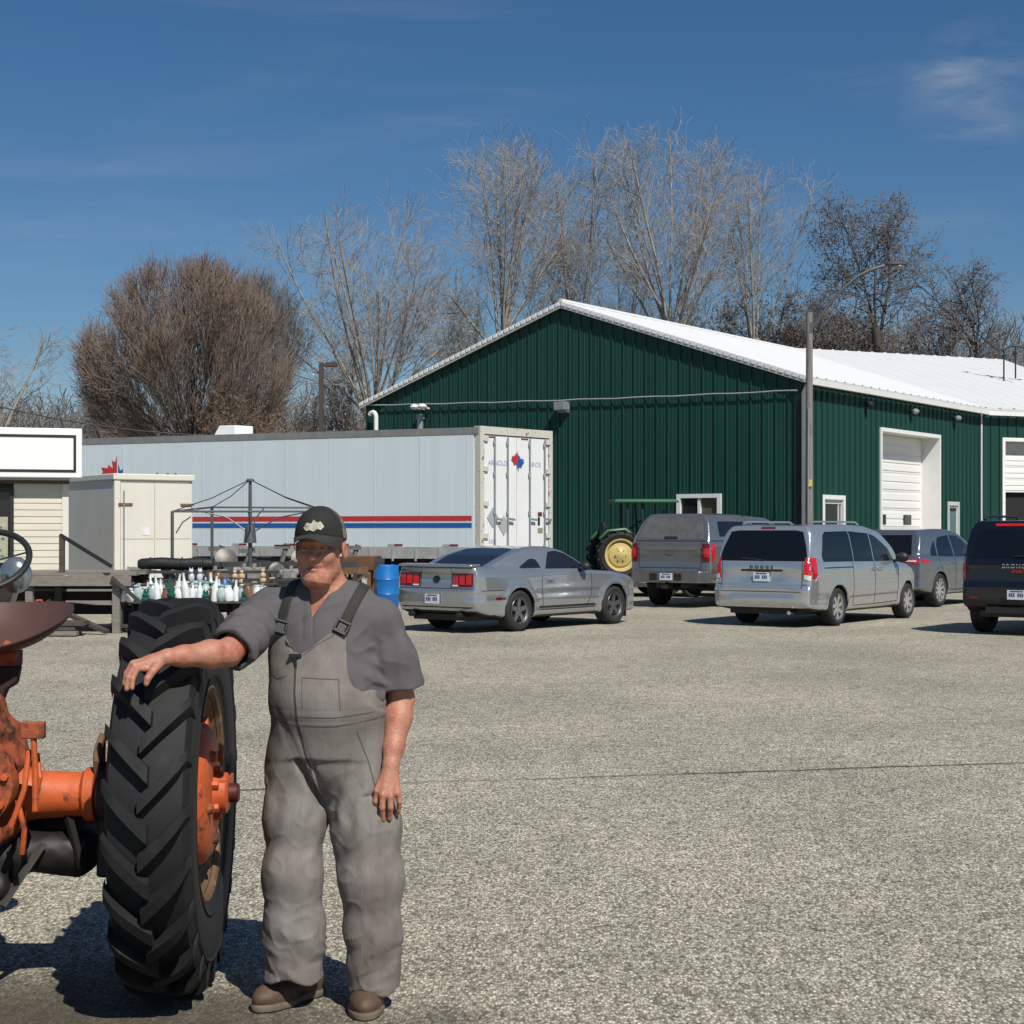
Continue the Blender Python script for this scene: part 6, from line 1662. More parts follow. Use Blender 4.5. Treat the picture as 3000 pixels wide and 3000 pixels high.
    for x in (-.7*L, .1, .75*L):
        m = MB(); m.tube([(x, .112*math.cos(i*PI/8), .112*math.sin(i*PI/8)) for i in range(16)], .008, 5, closed=True); m.build('tie', CABLE, t)
    for x in (-.55, .55):
        t2 = thing('trestle', 'dark steel trestle holding up the left end of the black roll' if x < 0 else 'dark steel trestle holding up the right end of the black roll', 'trestle', ((a.x+b.x)/2+x, 27.0, 0), 0, 'trestles below the black roll')
        for y in (-.3, .3):
            m = MB(); m.bar((0, y, 0), (0, y*.1, a.z-.12), .05); m.build('leg', STEELD, t2, smooth=False)
        m = MB(); m.bar((-.12, 0, a.z-.125), (.12, 0, a.z-.125), .10, .03); m.build('head', STEELD, t2, smooth=False)
    rng = random.Random(4)
    def bottle_mesh(kind):
        m = MB()
        P_ = {'jar': [(0, 0), (.05, 0), (.058, .02), (.058, .12), (.045, .15), (.04, .17), (.046, .175), (.046, .19), (0, .19)],
              'bottle': [(0, 0), (.04, 0), (.044, .02), (.044, .15), (.035, .19), (.016, .23), (.015, .29), (.019, .30), (0, .30)],
              'insulator': [(0, 0), (.055, 0), (.06, .03), (.045, .06), (.058, .075), (.06, .10), (.042, .12), (.045, .15), (.03, .18), (0, .185)],
              'vase': [(0, 0), (.04, 0), (.07, .05), (.075, .11), (.05, .17), (.035, .20), (.05, .23), (.04, .235), (0, .21)]}[kind]
        m.lathe(P_, 16); return m
    kinds = [('jar', WHITEG, 'white_jar', 'white crockery jar crowded on the low display rack', 'jar', 'white jars on the low rack'),
             ('bottle', WHITEG, 'white_bottle', 'white glazed bottle standing in the crowded display rack', 'bottle', 'white bottles on the low rack'),
             ('insulator', GREENG, 'glass_insulator', 'dark green glass insulator among the white jars on the rack', 'insulator', 'green insulators on the low rack'),
             ('bottle', GREENG, 'green_bottle', 'dark green glass bottle among the white crockery on the rack', 'bottle', 'green bottles on the low rack'),
             ('vase', CLEARG, 'pale_vase', 'pale greenish glass vase among the crockery on the rack', 'vase', 'pale vases on the low rack'),
             ('jar', BROWNG, 'brown_jar', 'small brown stoneware jar in the crowded display rack', 'jar', 'brown jars on the low rack')]
    protos = {}
    for row, (y, z) in enumerate(((-.24, .52), (-.15, .52), (-.06, .52), (.03, .52))):
        x = -1.12
        while x < 1.2:
            i = rng.choices(range(6), (5, 5, 3, 2, 3, 1))[0]; k, mt, nm, lb, ct, gp = kinds[i]
            if i not in protos:
                o_ = bottle_mesh(k).build(nm, mt); tag(o_, lb, ct, gp); protos[i] = o_
            else:
                o_ = protos[i].copy(); COL.objects.link(o_)
            s_ = rng.uniform(1.0, 1.4)
            o_.location = (o.x+x+rng.uniform(-.02, .02), o.y+y+rng.uniform(-.02, .02), z); o_.scale = (s_, s_, s_*rng.uniform(.9, 1.15)); o_.rotation_euler = (rng.gauss(0, .09), rng.gauss(0, .09), rng.random()*6)
            x += rng.uniform(.10, .135)
    # named pieces on the upper shelf
    def on(px, name, label, cat, build, group=None, y=26.68, z=.80, rz=0):
        t = thing(name, label, cat, (at(px, 0, y).x, y, z), rz, group); build(t); return t
    def cat_fig(t):
        m = MB(); m.ball((0, 0, .09), (.055, .05, .09), 12); m.ball((0, -.02, .20), (.042, .04, .04), 12); m.tube([(.04, .02, .03), (.09, .0, .02), (.10, -.05, .03)], .015, 6)
        for s in (-1, 1): m.add([(s*.035, -.01, .22), (s*.008, -.01, .235), (s*.025, -.01, .27), (s*.022, .012, .225)], [(0, 1, 2), (0, 2, 3), (1, 3, 2)])
        m.build('figure', mk('pale_blue_glaze', (.50, .56, .64), rough=.3, var=.15, scale=20), t)
    on(361, 'cat_figurine', 'pale blue white cat figurine, the left one on the upper shelf', 'figurine', cat_fig, 'pale cat figurines'); on(377, 'cat_figurine', 'pale blue white cat figurine nearer the brown pots', 'figurine', cat_fig, 'pale cat figurines', rz=.4)
    def pot(t):
        m = MB(); m.lathe([(0, 0), (.05, 0), (.085, .06), (.09, .11), (.06, .17), (.065, .20), (.05, .20), (.045, .15), (0, .14)], 20); m.build('pot', BROWNG, t)
        m = MB(); m.tube([(.08, 0, .13), (.12, 0, .12), (.12, 0, .07), (.088, 0, .06)], .010, 6); m.build('handle', BROWNG, t)
    on(396, 'clay_pot', 'brown handled clay pot beside the pale cat figurine', 'pot', pot, 'brown clay pots'); on(411, 'clay_pot', 'brown handled clay pot beside the blue jug', 'pot', pot, 'brown clay pots', rz=2.5)
    def jug(t):
        m = MB(); m.lathe([(0, 0), (.075, 0), (.085, .03), (.08, .18), (.05, .25), (.03, .28), (.032, .31), (0, .31)], 20); m.build('body', mk('jug_blue', (.045, .13, .30), rough=.4, var=.15), t)
        m = MB(); m.tube([(.05, 0, .27), (.10, 0, .24), (.10, 0, .16), (.08, 0, .12)], .012, 6); m.build('handle', mk('jug_blue', ()), t)
    on(424, 'blue_jug', 'dull blue jug standing between brown pots and turned wood', 'jug', jug, y=26.4, z=.60)
    def spindle(arm):
        def f(t):
            m = MB(); p = [(0, 0)]
            for i in range(4):
                z0 = i*.085
                p += [(.025, z0+.002), (.062-.004*i, z0+.025), (.062-.004*i, z0+.06), (.025, z0+.083)]
            p += [(.02, .345), (.035, .37), (.028, .395), (0, .40)]
            m.lathe(p, 20); m.build('turned_post', TANW, t)
            if arm:
                m = MB(); m.cyl((.04, 0, .24), (.20, 0, .25), .014, n=8); m.build('arm', TANW, t)
        return f
    on(443, 'turned_spindle', 'turned tan wooden spindle beside the blue jug', 'spindle', spindle(0), 'tan wooden spindles', y=26.5, z=.62); on(456, 'turned_spindle', 'turned tan wooden spindle, right of its twin', 'spindle', spindle(0), 'tan wooden spindles', y=26.5, z=.62)
    on(496, 'turned_spindle', 'turned tan wooden spindle with a side arm near the man', 'spindle', spindle(1), 'tan wooden spindles', y=26.5, z=.64)
    # plank bench that carries the spindles and the lower things
    o = Vector((-4.25, 26.5, 0)); t = thing('plank_bench', 'black plank bench under the tan wooden spindles', 'bench', o)
    m = MB(); m.box((-.75, -.22, .57), (.62, .22, .61)); m.build('top', WOODD, t, smooth=False)
    for x in (-.65, .5):
        m = MB(); m.bar((x, -.15, 0), (x, -.15, .57), .06); m.bar((x, .15, 0), (x, .15, .57), .06); m.bar((x, -.15, .3), (x, .15, .3), .05); m.build('trestle_leg', STEELD, t, smooth=False)
    m = MB(); m.bar((-.65, -.15, .28), (.5, -.15, .28), .05); m.build('stretcher', STEELD, t, smooth=False)
    for k, (px, py, lab) in enumerate(((425, 1150, 'grey concrete block left of the black bench leg'), (412, 1120, 'grey concrete block leaning on the rack end'), (470, 1165, 'grey concrete block on the ground near the man'), (478, 1118, 'grey concrete block on the black bench below the spindle'))):
        y = 26.05 if k != 3 else 26.36
        z = max(0, at(px, py, y).z-.14); z = .612 if k == 3 else (0 if k in (0, 2) else .0)
        t = thing('concrete_block', lab, 'block', (at(px, py, y).x, y-(.0 if k != 2 else .3), z), .3*k, 'grey concrete blocks in the clutter')
        m = MB(); w, h = (.13, .20) if k != 3 else (.10, .12); hh = .34 if k == 1 else h
        m.box((-w, -.09, 0), (w, .09, hh)); b_ = m.build('block', CONC, t, smooth=False, bevel=.012)
        m = MB(); m.box((-w*.7, -.05, hh-.03), (-w*.1, .05, hh+.002)); m.box((w*.1, -.05, hh-.03), (w*.7, .05, hh+.002)); m.build('core_hole', GREASE, t, smooth=False)
    # stacked lumber below the porch edge, with a red can
    for i in range(7):
        t_ = MB(); z = .02+.075*(i//2); x0 = -9.2+.1*(i % 3); t_.box((0, 0, 0), (2.3-.12*(i % 4), .19, .065)); b_ = t_.build('lumber_plank', WOODD if i % 3 else WOODG, None, smooth=False)
        b_.location = (x0, 25.15+.21*(i % 2)+.01*i, z); b_.rotation_euler = (0, 0, .02*(i % 3))
        tag(b_, 'weathered plank in the low lumber stack before the porch', 'plank', 'planks stacked before the porch')
    t = thing('fuel_can', 'small orange red fuel can on the planks before the porch', 'can', (at(74, 0, 25.25).x, 25.25, .325), .3)
    m = MB(); m.box((-.10, -.07, 0), (.10, .07, .20)); m.build('body', mk('can_red', (.55, .07, .03), rough=.4, var=.1), t, smooth=False, bevel=.03)
    m = MB(); m.tube([(-.06, 0, .19), (-.04, 0, .25), (.04, 0, .25), (.06, 0, .19)], .012, 6); m.build('handle', mk('can_red', ()), t)
    m = MB(); m.tube([(.08, 0, .18), (.13, 0, .24), (.17, 0, .25)], .015, 8); m.build('spout', BLACKP, t)
    t = thing('white_tub', 'small white plastic tub beside the orange fuel can', 'tub', (at(92, 0, 25.2).x, 25.25, .325), 0)
    m = MB(); m.lathe([(0, 0), (.08, 0), (.10, .12), (.11, .125), (.10, .13), (.09, .12), (.075, .02), (0, .02)], 20); m.build('tub', WHITEG, t)
    m = MB(); m.tube([(.105, 0, .11), (.06, -.08, .03), (-.06, -.08, .03), (-.105, 0, .11)], .006, 5); m.build('handle', GALV, t)
clutter()

# ------------------------------------------------------------------ green tractor riding on a flat trailer by the gable
def scrap():
    rng = random.Random(12)
    # stacks of worn tyres behind the rack
    m = MB(); m.lathe([(.17, -.09), (.27, -.11), (.32, -.06), (.32, .06), (.27, .11), (.17, .09), (.155, .07), (.26, .05), (.26, -.05), (.155, -.07)], 28, close=True)
    proto = m.build('scrap_tyre', RUBBER); first = True
    for (px, Y, n, where) in ((300, 28.4, 4, 'under the black roll'), (345, 28.9, 3, 'under the black roll'), (530, 28.6, 4, 'behind the wooden spindles'), (575, 29.2, 5, 'left of the rusty hopper')):
        for k in range(n):
            o_ = proto if first else proto.copy()
            if not first: COL.objects.link(o_)
            first = False
            o_.location = (at(px, 0, Y).x+rng.uniform(-.04, .04), Y+rng.uniform(-.04, .04), .11+.205*k); o_.rotation_euler = (rng.uniform(-.04, .04), rng.uniform(-.04, .04), 0)
            tag(o_, 'worn black tyre in the flat stack '+where, 'tyre', 'worn tyres stacked '+where)
    for i, (px, Y, rz, z, lab) in enumerate(((405, 28.0, .1, 0, 'dark wooden crate behind the bottle rack'), (455, 28.2, -.15, 0, 'dark wooden crate below the mast'), (430, 28.1, .05, .5, 'dark wooden crate set on top of the two crates'), (255, 28.3, .1, 0, 'dark wooden crate beside the cream storage box'))):
        t = thing('wooden_crate', lab, 'crate', (at(px, 0, Y).x, Y, z), rz, 'dark crates in the clutter')
        for s in (-1, 1):
            m = MB()
            for k in range(4): m.box((-.35, s*.26-.012, .02+k*.122), (.35, s*.26+.012, .12+k*.122))
            m.build('side_slats', WOODD, t, smooth=False)
            m = MB()
            for k in range(4): m.box((s*.362-.012, -.26, .02+k*.122), (s*.362+.012, .26, .12+k*.122))
            m.build('end_slats', WOODD, t, smooth=False)
        m = MB(); m.box((-.35, -.25, 0), (.35, .25, .018)); m.build('bottom', WOODD, t, smooth=False)
    for i, (px, Y, lab) in enumerate(((610, 30.2, 'rusty steel channel leaning by the rusty hopper'), (590, 30.4, 'dark steel beam lying across the clutter behind the man'))):
        t = thing('steel_channel', lab, 'scrap metal', (at(px, 0, Y).x, Y, 0), 0, 'loose steel channels')
        m = MB(); L = 1.7; z = 1.02 if i else .92
        m.bar((-L/2, 0, z), (L/2, .1, z+.06), .12, .016); m.bar((-L/2, -.06, z-.06), (L/2, .04, z), .012, .12); m.build('channel', RUST if i == 0 else STEELD, t, smooth=False)
        for x in (-.6, .6):
            m = MB(); m.bar((x, 0, 0), (x, .02, z-.05), .08); m.build('stand', STEELD, t, smooth=False)
scrap()
def castings():
    rng = random.Random(31)
    CI = mk('cast_iron', (.075, .07, .064), rough=.7, metal=.3, var=.35, scale=10, col2=(.14, .075, .04), c2amt=(.55, .68)); CA = mk('dull_casting', (.26, .255, .24), rough=.6, metal=.3, var=.3, scale=12)
    def gearcase():
        m = MB(); m.box((-.14, -.10, 0), (.14, .10, .16)); m.cyl((-.02, -.16, .10), (-.02, .16, .10), .075, n=14); m.cyl((.10, 0, .16), (.10, 0, .24), .04, n=10); return m
    def pulley():
        m = MB(); m.lathe([(.03, -.05), (.15, -.05), (.12, -.015), (.12, .015), (.15, .05), (.03, .05)], 20, 0, AXM((0, 0, .12), (.3, 1, .35)), close=True); return m
    def bracket():
        m = MB(); m.box((-.15, -.05, 0), (.15, .05, .04)); m.box((-.15, -.05, .04), (-.11, .05, .24)); m.bar((-.12, 0, .22), (.12, 0, .04), .04); m.cyl((-.2, 0, .2), (.05, 0, .2), .035, n=10); return m
    P_ = [(gearcase, CI, 'iron_casting', 'dark iron gear casing in the heap behind the bottle rack', 'casting', 'iron gear casings in the heap'), (pulley, CA, 'old_pulley', 'dull grey pulley in the heap behind the bottle rack', 'pulley', 'old pulleys in the heap'),
          (bracket, CI, 'angle_iron', 'dark bent angle iron in the heap behind the bottle rack', 'angle iron', 'angle irons in the heap'), (gearcase, CA, 'pale_casting', 'dull pale metal casting in the heap behind the bottle rack', 'casting', 'pale castings in the heap')]
    got = {}
    for i in range(34):
        k = rng.randrange(4); f, mt, nm, lb, ct, gp = P_[k]
        if k in got: o_ = got[k].copy(); COL.objects.link(o_)
        else: o_ = f().build(nm, mt, smooth=False, bevel=.008); tag(o_, lb, ct, gp); got[k] = o_
        px = rng.uniform(236, 585); Y = rng.uniform(26.95, 27.7); z = 0 if i % 3 else .30
        o_.location = (at(px, 0, Y).x, Y, z if i < 18 else rng.uniform(.0, .05)); s_ = rng.uniform(1.0, 1.7); o_.scale = (s_, s_, s_); o_.rotation_euler = (0, 0, rng.random()*6)
    t = thing('parts_table', 'dark steel parts table behind the bottle rack heaped with castings', 'table', (at(410, 0, 27.4).x, 27.4, 0))
    m = MB(); m.box((-1.6, -.35, .82), (1.5, .35, .86)); m.build('top', STEELD, t, smooth=False)
    for x in (-1.5, 1.4):
        for y in (-.3, .3):
            m = MB(); m.bar((x, y, 0), (x, y, .82), .06); m.build('leg', STEELD, t, smooth=False)
    for i in range(16):
        k = rng.randrange(4); o_ = got[k].copy() if k in got else None
        if o_ is None: continue
        COL.objects.link(o_); o_.location = (t.location.x+rng.uniform(-1.5, 1.4), 27.4+rng.uniform(-.25, .25), .86); s_ = rng.uniform(.7, 1.15); o_.scale = (s_, s_, s_); o_.rotation_euler = (0, 0, rng.random()*6)
        o_['label'] = lb_ = {'iron_casting': 'dark iron gear casing lying on the dark parts table', 'old_pulley': 'dull grey pulley lying on the dark parts table', 'angle_iron': 'dark bent angle iron lying on the dark parts table', 'pale_casting': 'dull pale metal casting lying on the dark parts table'}[got[k].name.split('.')[0]]
        o_['group'] = got[k].name.split('.')[0].replace('_', ' ')+'s on the parts table'
castings()

def farm_tractor():
    JG = mk('tractor_green', (.008, .06, .02), rough=.45, var=.12, scale=4)
    JY = mk('tractor_yellow', (.50, .40, .15), rough=.55, var=.18, scale=5, col2=(.28, .19, .06), c2amt=(.6, .72), c2scale=5)
    Y = 41.0; b = at(1160, 1000, Y); zd = .46
    t = thing('flatbed_trailer', 'low flat trailer with a white tongue carrying the green tractor', 'trailer', (b.x, Y, 0), .12)
    m = MB(); m.box((-1.1, -1.0, zd-.10), (3.2, 1.0, zd)); m.build('deck', WOODG, t, smooth=False)
    m = MB(); m.box((-1.15, -1.05, zd-.2), (3.25, -1.0, zd-.02)); m.box((-1.15, 1.0, zd-.2), (3.25, 1.05, zd-.02)); m.build('side_rail', STEELD, t, smooth=False)
    m = MB(); m.bar((-1.1, -.6, zd-.12), (-2.1, 0, zd-.1), .09); m.bar((-1.1, .6, zd-.12), (-2.1, 0, zd-.1), .09); m.build('tongue', WHITET, t, smooth=False)
    m = MB(); m.box((.75, -1.3, .62), (2.1, -1.08, .66)); m.box((.75, -1.3, .40), (.80, -1.08, .62)); m.box((2.05, -1.3, .40), (2.1, -1.08, .62)); m.build('mudguard', WHITET, t, smooth=False)
    for x in (1.1, 1.75):
        for s in (-1, 1):
            m = MB(); M = AXM((x, s*1.18, .28), (0, s, 0)); m.lathe([(.15, -.08), (.24, -.09), (.28, -.05), (.28, .05), (.24, .09), (.15, .08)], 28, 0, M); w = m.build('wheel', RUBBER, t)
            m = MB(); m.lathe([(.155, .05), (.1, .02), (0, .04)], 16, 0, M); m.build('rim', WHITET, w)
    t = thing('green_tractor', 'green farm tractor with yellow wheel centres and a flat green canopy', 'tractor', (b.x, Y, zd), .12)
    R = .60
    def wheel2(x, y, R, W, n, parent):
        s = 1 if y > 0 else -1
        M = AXM((x, y, R), (0, s, 0)); m = MB(); rr = R*.66
        m.lathe([(rr, -W*.8), (R*.86, -W), (R-.02, -W*.8), (R-.02, W*.8), (R*.86, W), (rr, W*.8)], 48, 0, M)
        for sd_ in (-1, 1):
            for k in range(n):
                a = 2*PI*(k+(.5 if sd_ > 0 else 0))/n
                p = [M @ Vector(((R-.006)*math.cos(a+da), (R-.006)*math.sin(a+da), u)) for u, da in ((sd_*W, 0), (sd_*W*.5, .09), (0, .16))]
                for i in (0, 1): m.bar(p[i], p[i+1], .045, .05, up=(M @ Vector((math.cos(a), math.sin(a), 0))-M @ Vector((0, 0, 0))))
        w = m.build('wheel', TYRE, parent)
        m = MB(); m.lathe([(rr+.02, W*.85), (rr-.02, W*.8), (rr-.04, W*.3), (rr*.85, W*.25), (rr*.72, W*.55), (rr*.45, W*.62), (rr*.30, W*.85), (.05, W*.95), (0, W*.95)], 36, 0, M); m.build('rim', JY, w)
        for k in range(6):
            a = 2*PI*k/6; q = MB(); q.cyl(M @ Vector((rr*.33*math.cos(a), rr*.33*math.sin(a), W*.7)), M @ Vector((rr*.33*math.cos(a), rr*.33*math.sin(a), W*.95)), .022, n=6); q.build('wheel_nut', JY, w)
    for s in (-1, 1):
        wheel2(0, s*.72, R, .17, 16, t); wheel2(1.75, s*.62, .36, .11, 14, t)
    m = MB(); m.prism([(.55, .62), (1.9, .62), (2.15, .7), (2.2, 1.0), (2.1, 1.1), (.6, 1.16)], -.24, .24, 0, Matrix(((1,0,0,0),(0,0,-1,0),(0,1,0,0),(0,0,0,1)))); m.build('bonnet', JG, t, smooth=False, bevel=.04)
    m = MB(); m.box((-.35, -.28, .45), (.6, .28, .75)); m.bar((0, -.6, R), (0, .6, R), .16); m.bar((1.75, -.55, .4), (1.75, .55, .4), .1); m.box((.6, -.16, .42), (1.9, .16, .62)); m.build('chassis', GREASE, t, smooth=False)
    for s in (-1, 1):
        m = MB(); m.tube([(-.5, s*.62, 1.0), (-.3, s*.62, 1.2), (.15, s*.62, 1.24), (.45, s*.62, 1.0)], .06, 8); m.build('mudguard', JG, t)
    m = MB(); m.box((-.3, -.24, .98), (.12, .24, 1.08)); m.box((-.36, -.24, 1.08), (-.28, .24, 1.42)); m.build('seat', BLACKP, t, bevel=.03)
    m = MB(); m.bar((.75, 0, 1.1), (.55, 0, 1.36), .03); M = AXM((.55, 0, 1.37), (-.6, 0, .8)); m.tube([M @ Vector((.17*math.cos(i*PI/12), .17*math.sin(i*PI/12), 0)) for i in range(24)], .014, 6, closed=True); m.build('steering_wheel', BLACKP, t)
    for s in (-1, 1):
        m = MB(); m.bar((-.30, s*.45, .9), (-.38+.62, s*.45, 1.93), .05) if 0 else m.bar((.26, s*.45, .95), (.24, s*.45, 1.93), .05); m.bar((.68, s*.45, .95), (.62, s*.45, 1.93), .05); m.build('canopy_post', BLACKP, t, smooth=False)
    m = MB(); m.box((-.12, -.62, 1.93), (1.55, .62, 1.99)); m.box((-.08, -.58, 1.985), (1.5, .58, 2.02)); m.build('canopy', mk('canopy_green', (.03, .13, .07), rough=.5, var=.1), t, bevel=.02)
    m = MB(); m.cyl((1.3, .1, 1.1), (1.3, .1, 1.75), .035, n=10); m.build('exhaust_stack', BLACKP, t)
farm_tractor()
# ------------------------------------------------------------------ bare spring trees behind the yard
def bark(name, c, c2): return mk(name, c, rough=.9, var=.25, scale=3, col2=c2, c2amt=(.5, .7), c2scale=2)
BK_TAN = bark('tan_bark', (.31, .28, .24), (.19, .165, .14))
BK_GREY = bark('grey_bark', (.19, .175, .155), (.10, .09, .08))
BK_DARK = bark('dark_bark', (.075, .062, .052), (.12, .10, .085))
TW_TAN = mk('tan_twigs', (.31, .285, .255), rough=.9, var=.25, scale=.6)
TW_GREY = mk('grey_twigs', (.20, .19, .18), rough=.9, var=.25, scale=.6)
TW_RED = mk('reddish_twigs', (.21, .15, .115), rough=.9, var=.25, scale=.5)
TW_BROWN = mk('brown_twigs', (.13, .085, .055), rough=.9, var=.3, scale=.6)
TW_GREYB = mk('grey_brown_twigs', (.21, .185, .16), rough=.9, var=.25, scale=.6)
TW_DARK = mk('dark_twigs', (.085, .075, .07), rough=.9, var=.3, scale=.6)
LEAF_D = mk('withered_leaves', (.105, .085, .068), rough=.9, var=.35, scale=1.5)
LEAF_R = mk('brown_scrub_leaves', (.11, .072, .042), rough=.9, var=.35, scale=1.5)

def grow(rng, spec, scale, inside=None):
    """list of (level, points, radii); spec[level] describes one order of branching"""
    out = []; tips = []
    def branch(lv, p, d, L, r):
        q = spec[lv]; n = q['seg']; pts = [p]; rad = [r]; st = L/n
        px, py, pz = p; dx, dy, dz = d; dirs = [d]
        for i in range(n):
            j = q['jit']
            dx += rng.gauss(0, j); dy += rng.gauss(0, j); dz += rng.gauss(0, j)+q['up']
            l = math.sqrt(dx*dx+dy*dy+dz*dz) or 1; dx /= l; dy /= l; dz /= l
            px += dx*st; py += dy*st; pz += dz*st
            if inside and 0 < lv < (4 if spec is not None and spec.get('tight') else 3) and i > 0 and not inside(px, py, pz): break
            pts.append((px, py, pz)); dirs.append((dx, dy, dz))
            rad.append(max(r*(1-(1-q['taper'])*(i+1)/n), spec['rmin']))
        n = len(pts)-1
        out.append((lv, pts, rad))
        if lv+1 not in spec:
            tips.append(pts[-1]); return
        c = spec[lv+1]; k = q['kids']; k = max(1, int(k*(.75+.5*rng.random())))
        for i in range(k):
            f = q['from']+(1-q['from'])*((i+rng.random())/k)
            t = f*n; a = min(int(t), n-1); u = t-a
            P = tuple(pts[a][m]+(pts[a+1][m]-pts[a][m])*u for m in range(3)); D = dirs[a+1]
            ang = c['ang'][0]+(c['ang'][1]-c['ang'][0])*rng.random(); az = rng.random()*2*PI
            ux, uy, uz = (0, 0, 1) if abs(D[2]) < .9 else (1, 0, 0)
            ax = D[1]*uz-D[2]*uy; ay = D[2]*ux-D[0]*uz; az_ = D[0]*uy-D[1]*ux
            l = math.sqrt(ax*ax+ay*ay+az_*az_); ax /= l; ay /= l; az_ /= l
            bx = D[1]*az_-D[2]*ay; by = D[2]*ax-D[0]*az_; bz = D[0]*ay-D[1]*ax
            ca, sa = math.cos(ang), math.sin(ang); cz, sz = math.cos(az), math.sin(az)
            nd = tuple(D[m]*ca+((ax, ay, az_)[m]*cz+(bx, by, bz)[m]*sz)*sa for m in range(3))
            LL = scale*c['len']*(1-c.get('fall', .45)*f)*(.75+.5*rng.random())
            rr = min(rad[a]*.8, c['r']*(1-.4*f)*(.8+.4*rng.random()))
            if inside and lv < 2 and not inside(P[0]+nd[0]*LL*.3, P[1]+nd[1]*LL*.3, P[2]+nd[2]*LL*.3): continue
            branch(lv+1, P, nd, LL, max(rr, spec['rmin']))
    return branch, out, tips

def tubes(mesh_name, chains, mats, pick, parent):
    V = []; F = []; MI = []
    for lv, pts, rad in chains:
        n = 7 if rad[0] > .12 else (4 if rad[0] > .04 else 3)
        b = len(V); k = len(pts)
        for i in range(k):
            a = pts[max(i-1, 0)]; c = pts[min(i+1, k-1)]
            tx, ty, tz = c[0]-a[0], c[1]-a[1], c[2]-a[2]
            l = math.sqrt(tx*tx+ty*ty+tz*tz) or 1; tx /= l; ty /= l; tz /= l
            if abs(tz) < .9: rx, ry, rz = ty, -tx, 0.0
            else: rx, ry, rz = 0.0, tz, -ty
            l = math.sqrt(rx*rx+ry*ry+rz*rz) or 1; rx /= l; ry /= l; rz /= l
            sx, sy, sz = ty*rz-tz*ry, tz*rx-tx*rz, tx*ry-ty*rx
            p = pts[i]; r = rad[i]
            for j in range(n):
                q = 2*PI*j/n; c_, s_ = math.cos(q)*r, math.sin(q)*r
                V.append((p[0]+rx*c_+sx*s_, p[1]+ry*c_+sy*s_, p[2]+rz*c_+sz*s_))
        mi = pick(lv)
        for i in range(k-1):
            for j in range(n):
                F.append((b+i*n+j, b+(i+1)*n+j, b+(i+1)*n+(j+1) % n, b+i*n+(j+1) % n)); MI.append(mi)
    me = bpy.data.meshes.new(mesh_name); me.from_pydata(V, [], F)
    for m in mats: me.materials.append(m)
    me.polygons.foreach_set('material_index', MI); me.polygons.foreach_set('use_smooth', [True]*len(F)); me.update()
    return link(mesh_name, me, parent)

def leaves(name, pts, mat, parent, rng, n, size, spread):
    V = []; F = []
    for p in pts:
        for _ in range(n):
            c = [p[i]+rng.gauss(0, spread) for i in range(3)]
            s = size*(.6+.8*rng.random()); a = Vector((rng.gauss(0, 1), rng.gauss(0, 1), rng.gauss(0, 1))).normalized(); b_ = a.orthogonal().normalized(); k = len(V)
            V += [tuple(c[i]+a[i]*s for i in range(3)), tuple(c[i]+b_[i]*s*.5 for i in range(3)), tuple(c[i]-a[i]*s for i in range(3)), tuple(c[i]-b_[i]*s*.5 for i in range(3))]
            F.append((k, k+1, k+2, k+3))
    me = bpy.data.meshes.new(name); me.from_pydata(V, [], F); me.materials.append(mat); me.update()
    return link(name, me, parent)

def tree(name, label, px, ybase, Y, ztop, spec, seed, mats, trunk_lv=1, lean=(0, 0), leaf=None, env=None, lump=1.0, group='bare trees behind the buildings', cat='tree', trunk=None, starts=None):
    rng = random.Random(seed)
    X = (px-966)*Y/3000
    t = thing(name, label, cat, (X, Y, 0), 0, group)
    spec = dict(spec); spec.setdefault('rmin', .0085)
    H = ztop
    inside = None
    if env:
        ex, ey, erx, eup, edn = env; s_ = Y/3000
        cx = (ex-px)*s_; cz = zt(ey, Y); rx = erx*s_; up = eup*s_; dn = edn*s_; ph = [rng.random()*6.28 for _ in range(4)]
        def inside(x, y, z):
            a = math.atan2(y, x-cx); w = 1+lump*(.09*math.sin(3*a+ph[0]+z*.35)+.07*math.sin(5*a+ph[1]-z*.6)+.05*math.sin(z*1.3+ph[2]))
            q = (z-cz)/(up if z > cz else dn)
            return ((x-cx)**2+y*y)/(rx*rx)+q*q < w
    br, out, tips = grow(rng, spec, H, inside)
    for (ox, d, L, r) in (starts or [((0, 0, -.1), (lean[0], lean[1], 1.0), spec[0]['len']*H, spec[0]['r'])]):
        l = math.sqrt(sum(q*q for q in d)); br(0, ox, tuple(q/l for q in d), L, r)
    tubes('trunk', [c for c in out if c[0] <= trunk_lv], [mats[0]], lambda lv: 0, t)
    cr = tubes('crown', [c for c in out if c[0] > trunk_lv], mats, lambda lv: len(mats)-1 if lv == max(q for q in spec if isinstance(q, int)) else min(1, len(mats)-1), t)
    if leaf: leaves('leaves', tips, leaf[0], t, rng, leaf[1], leaf[2], leaf[3])
    return t

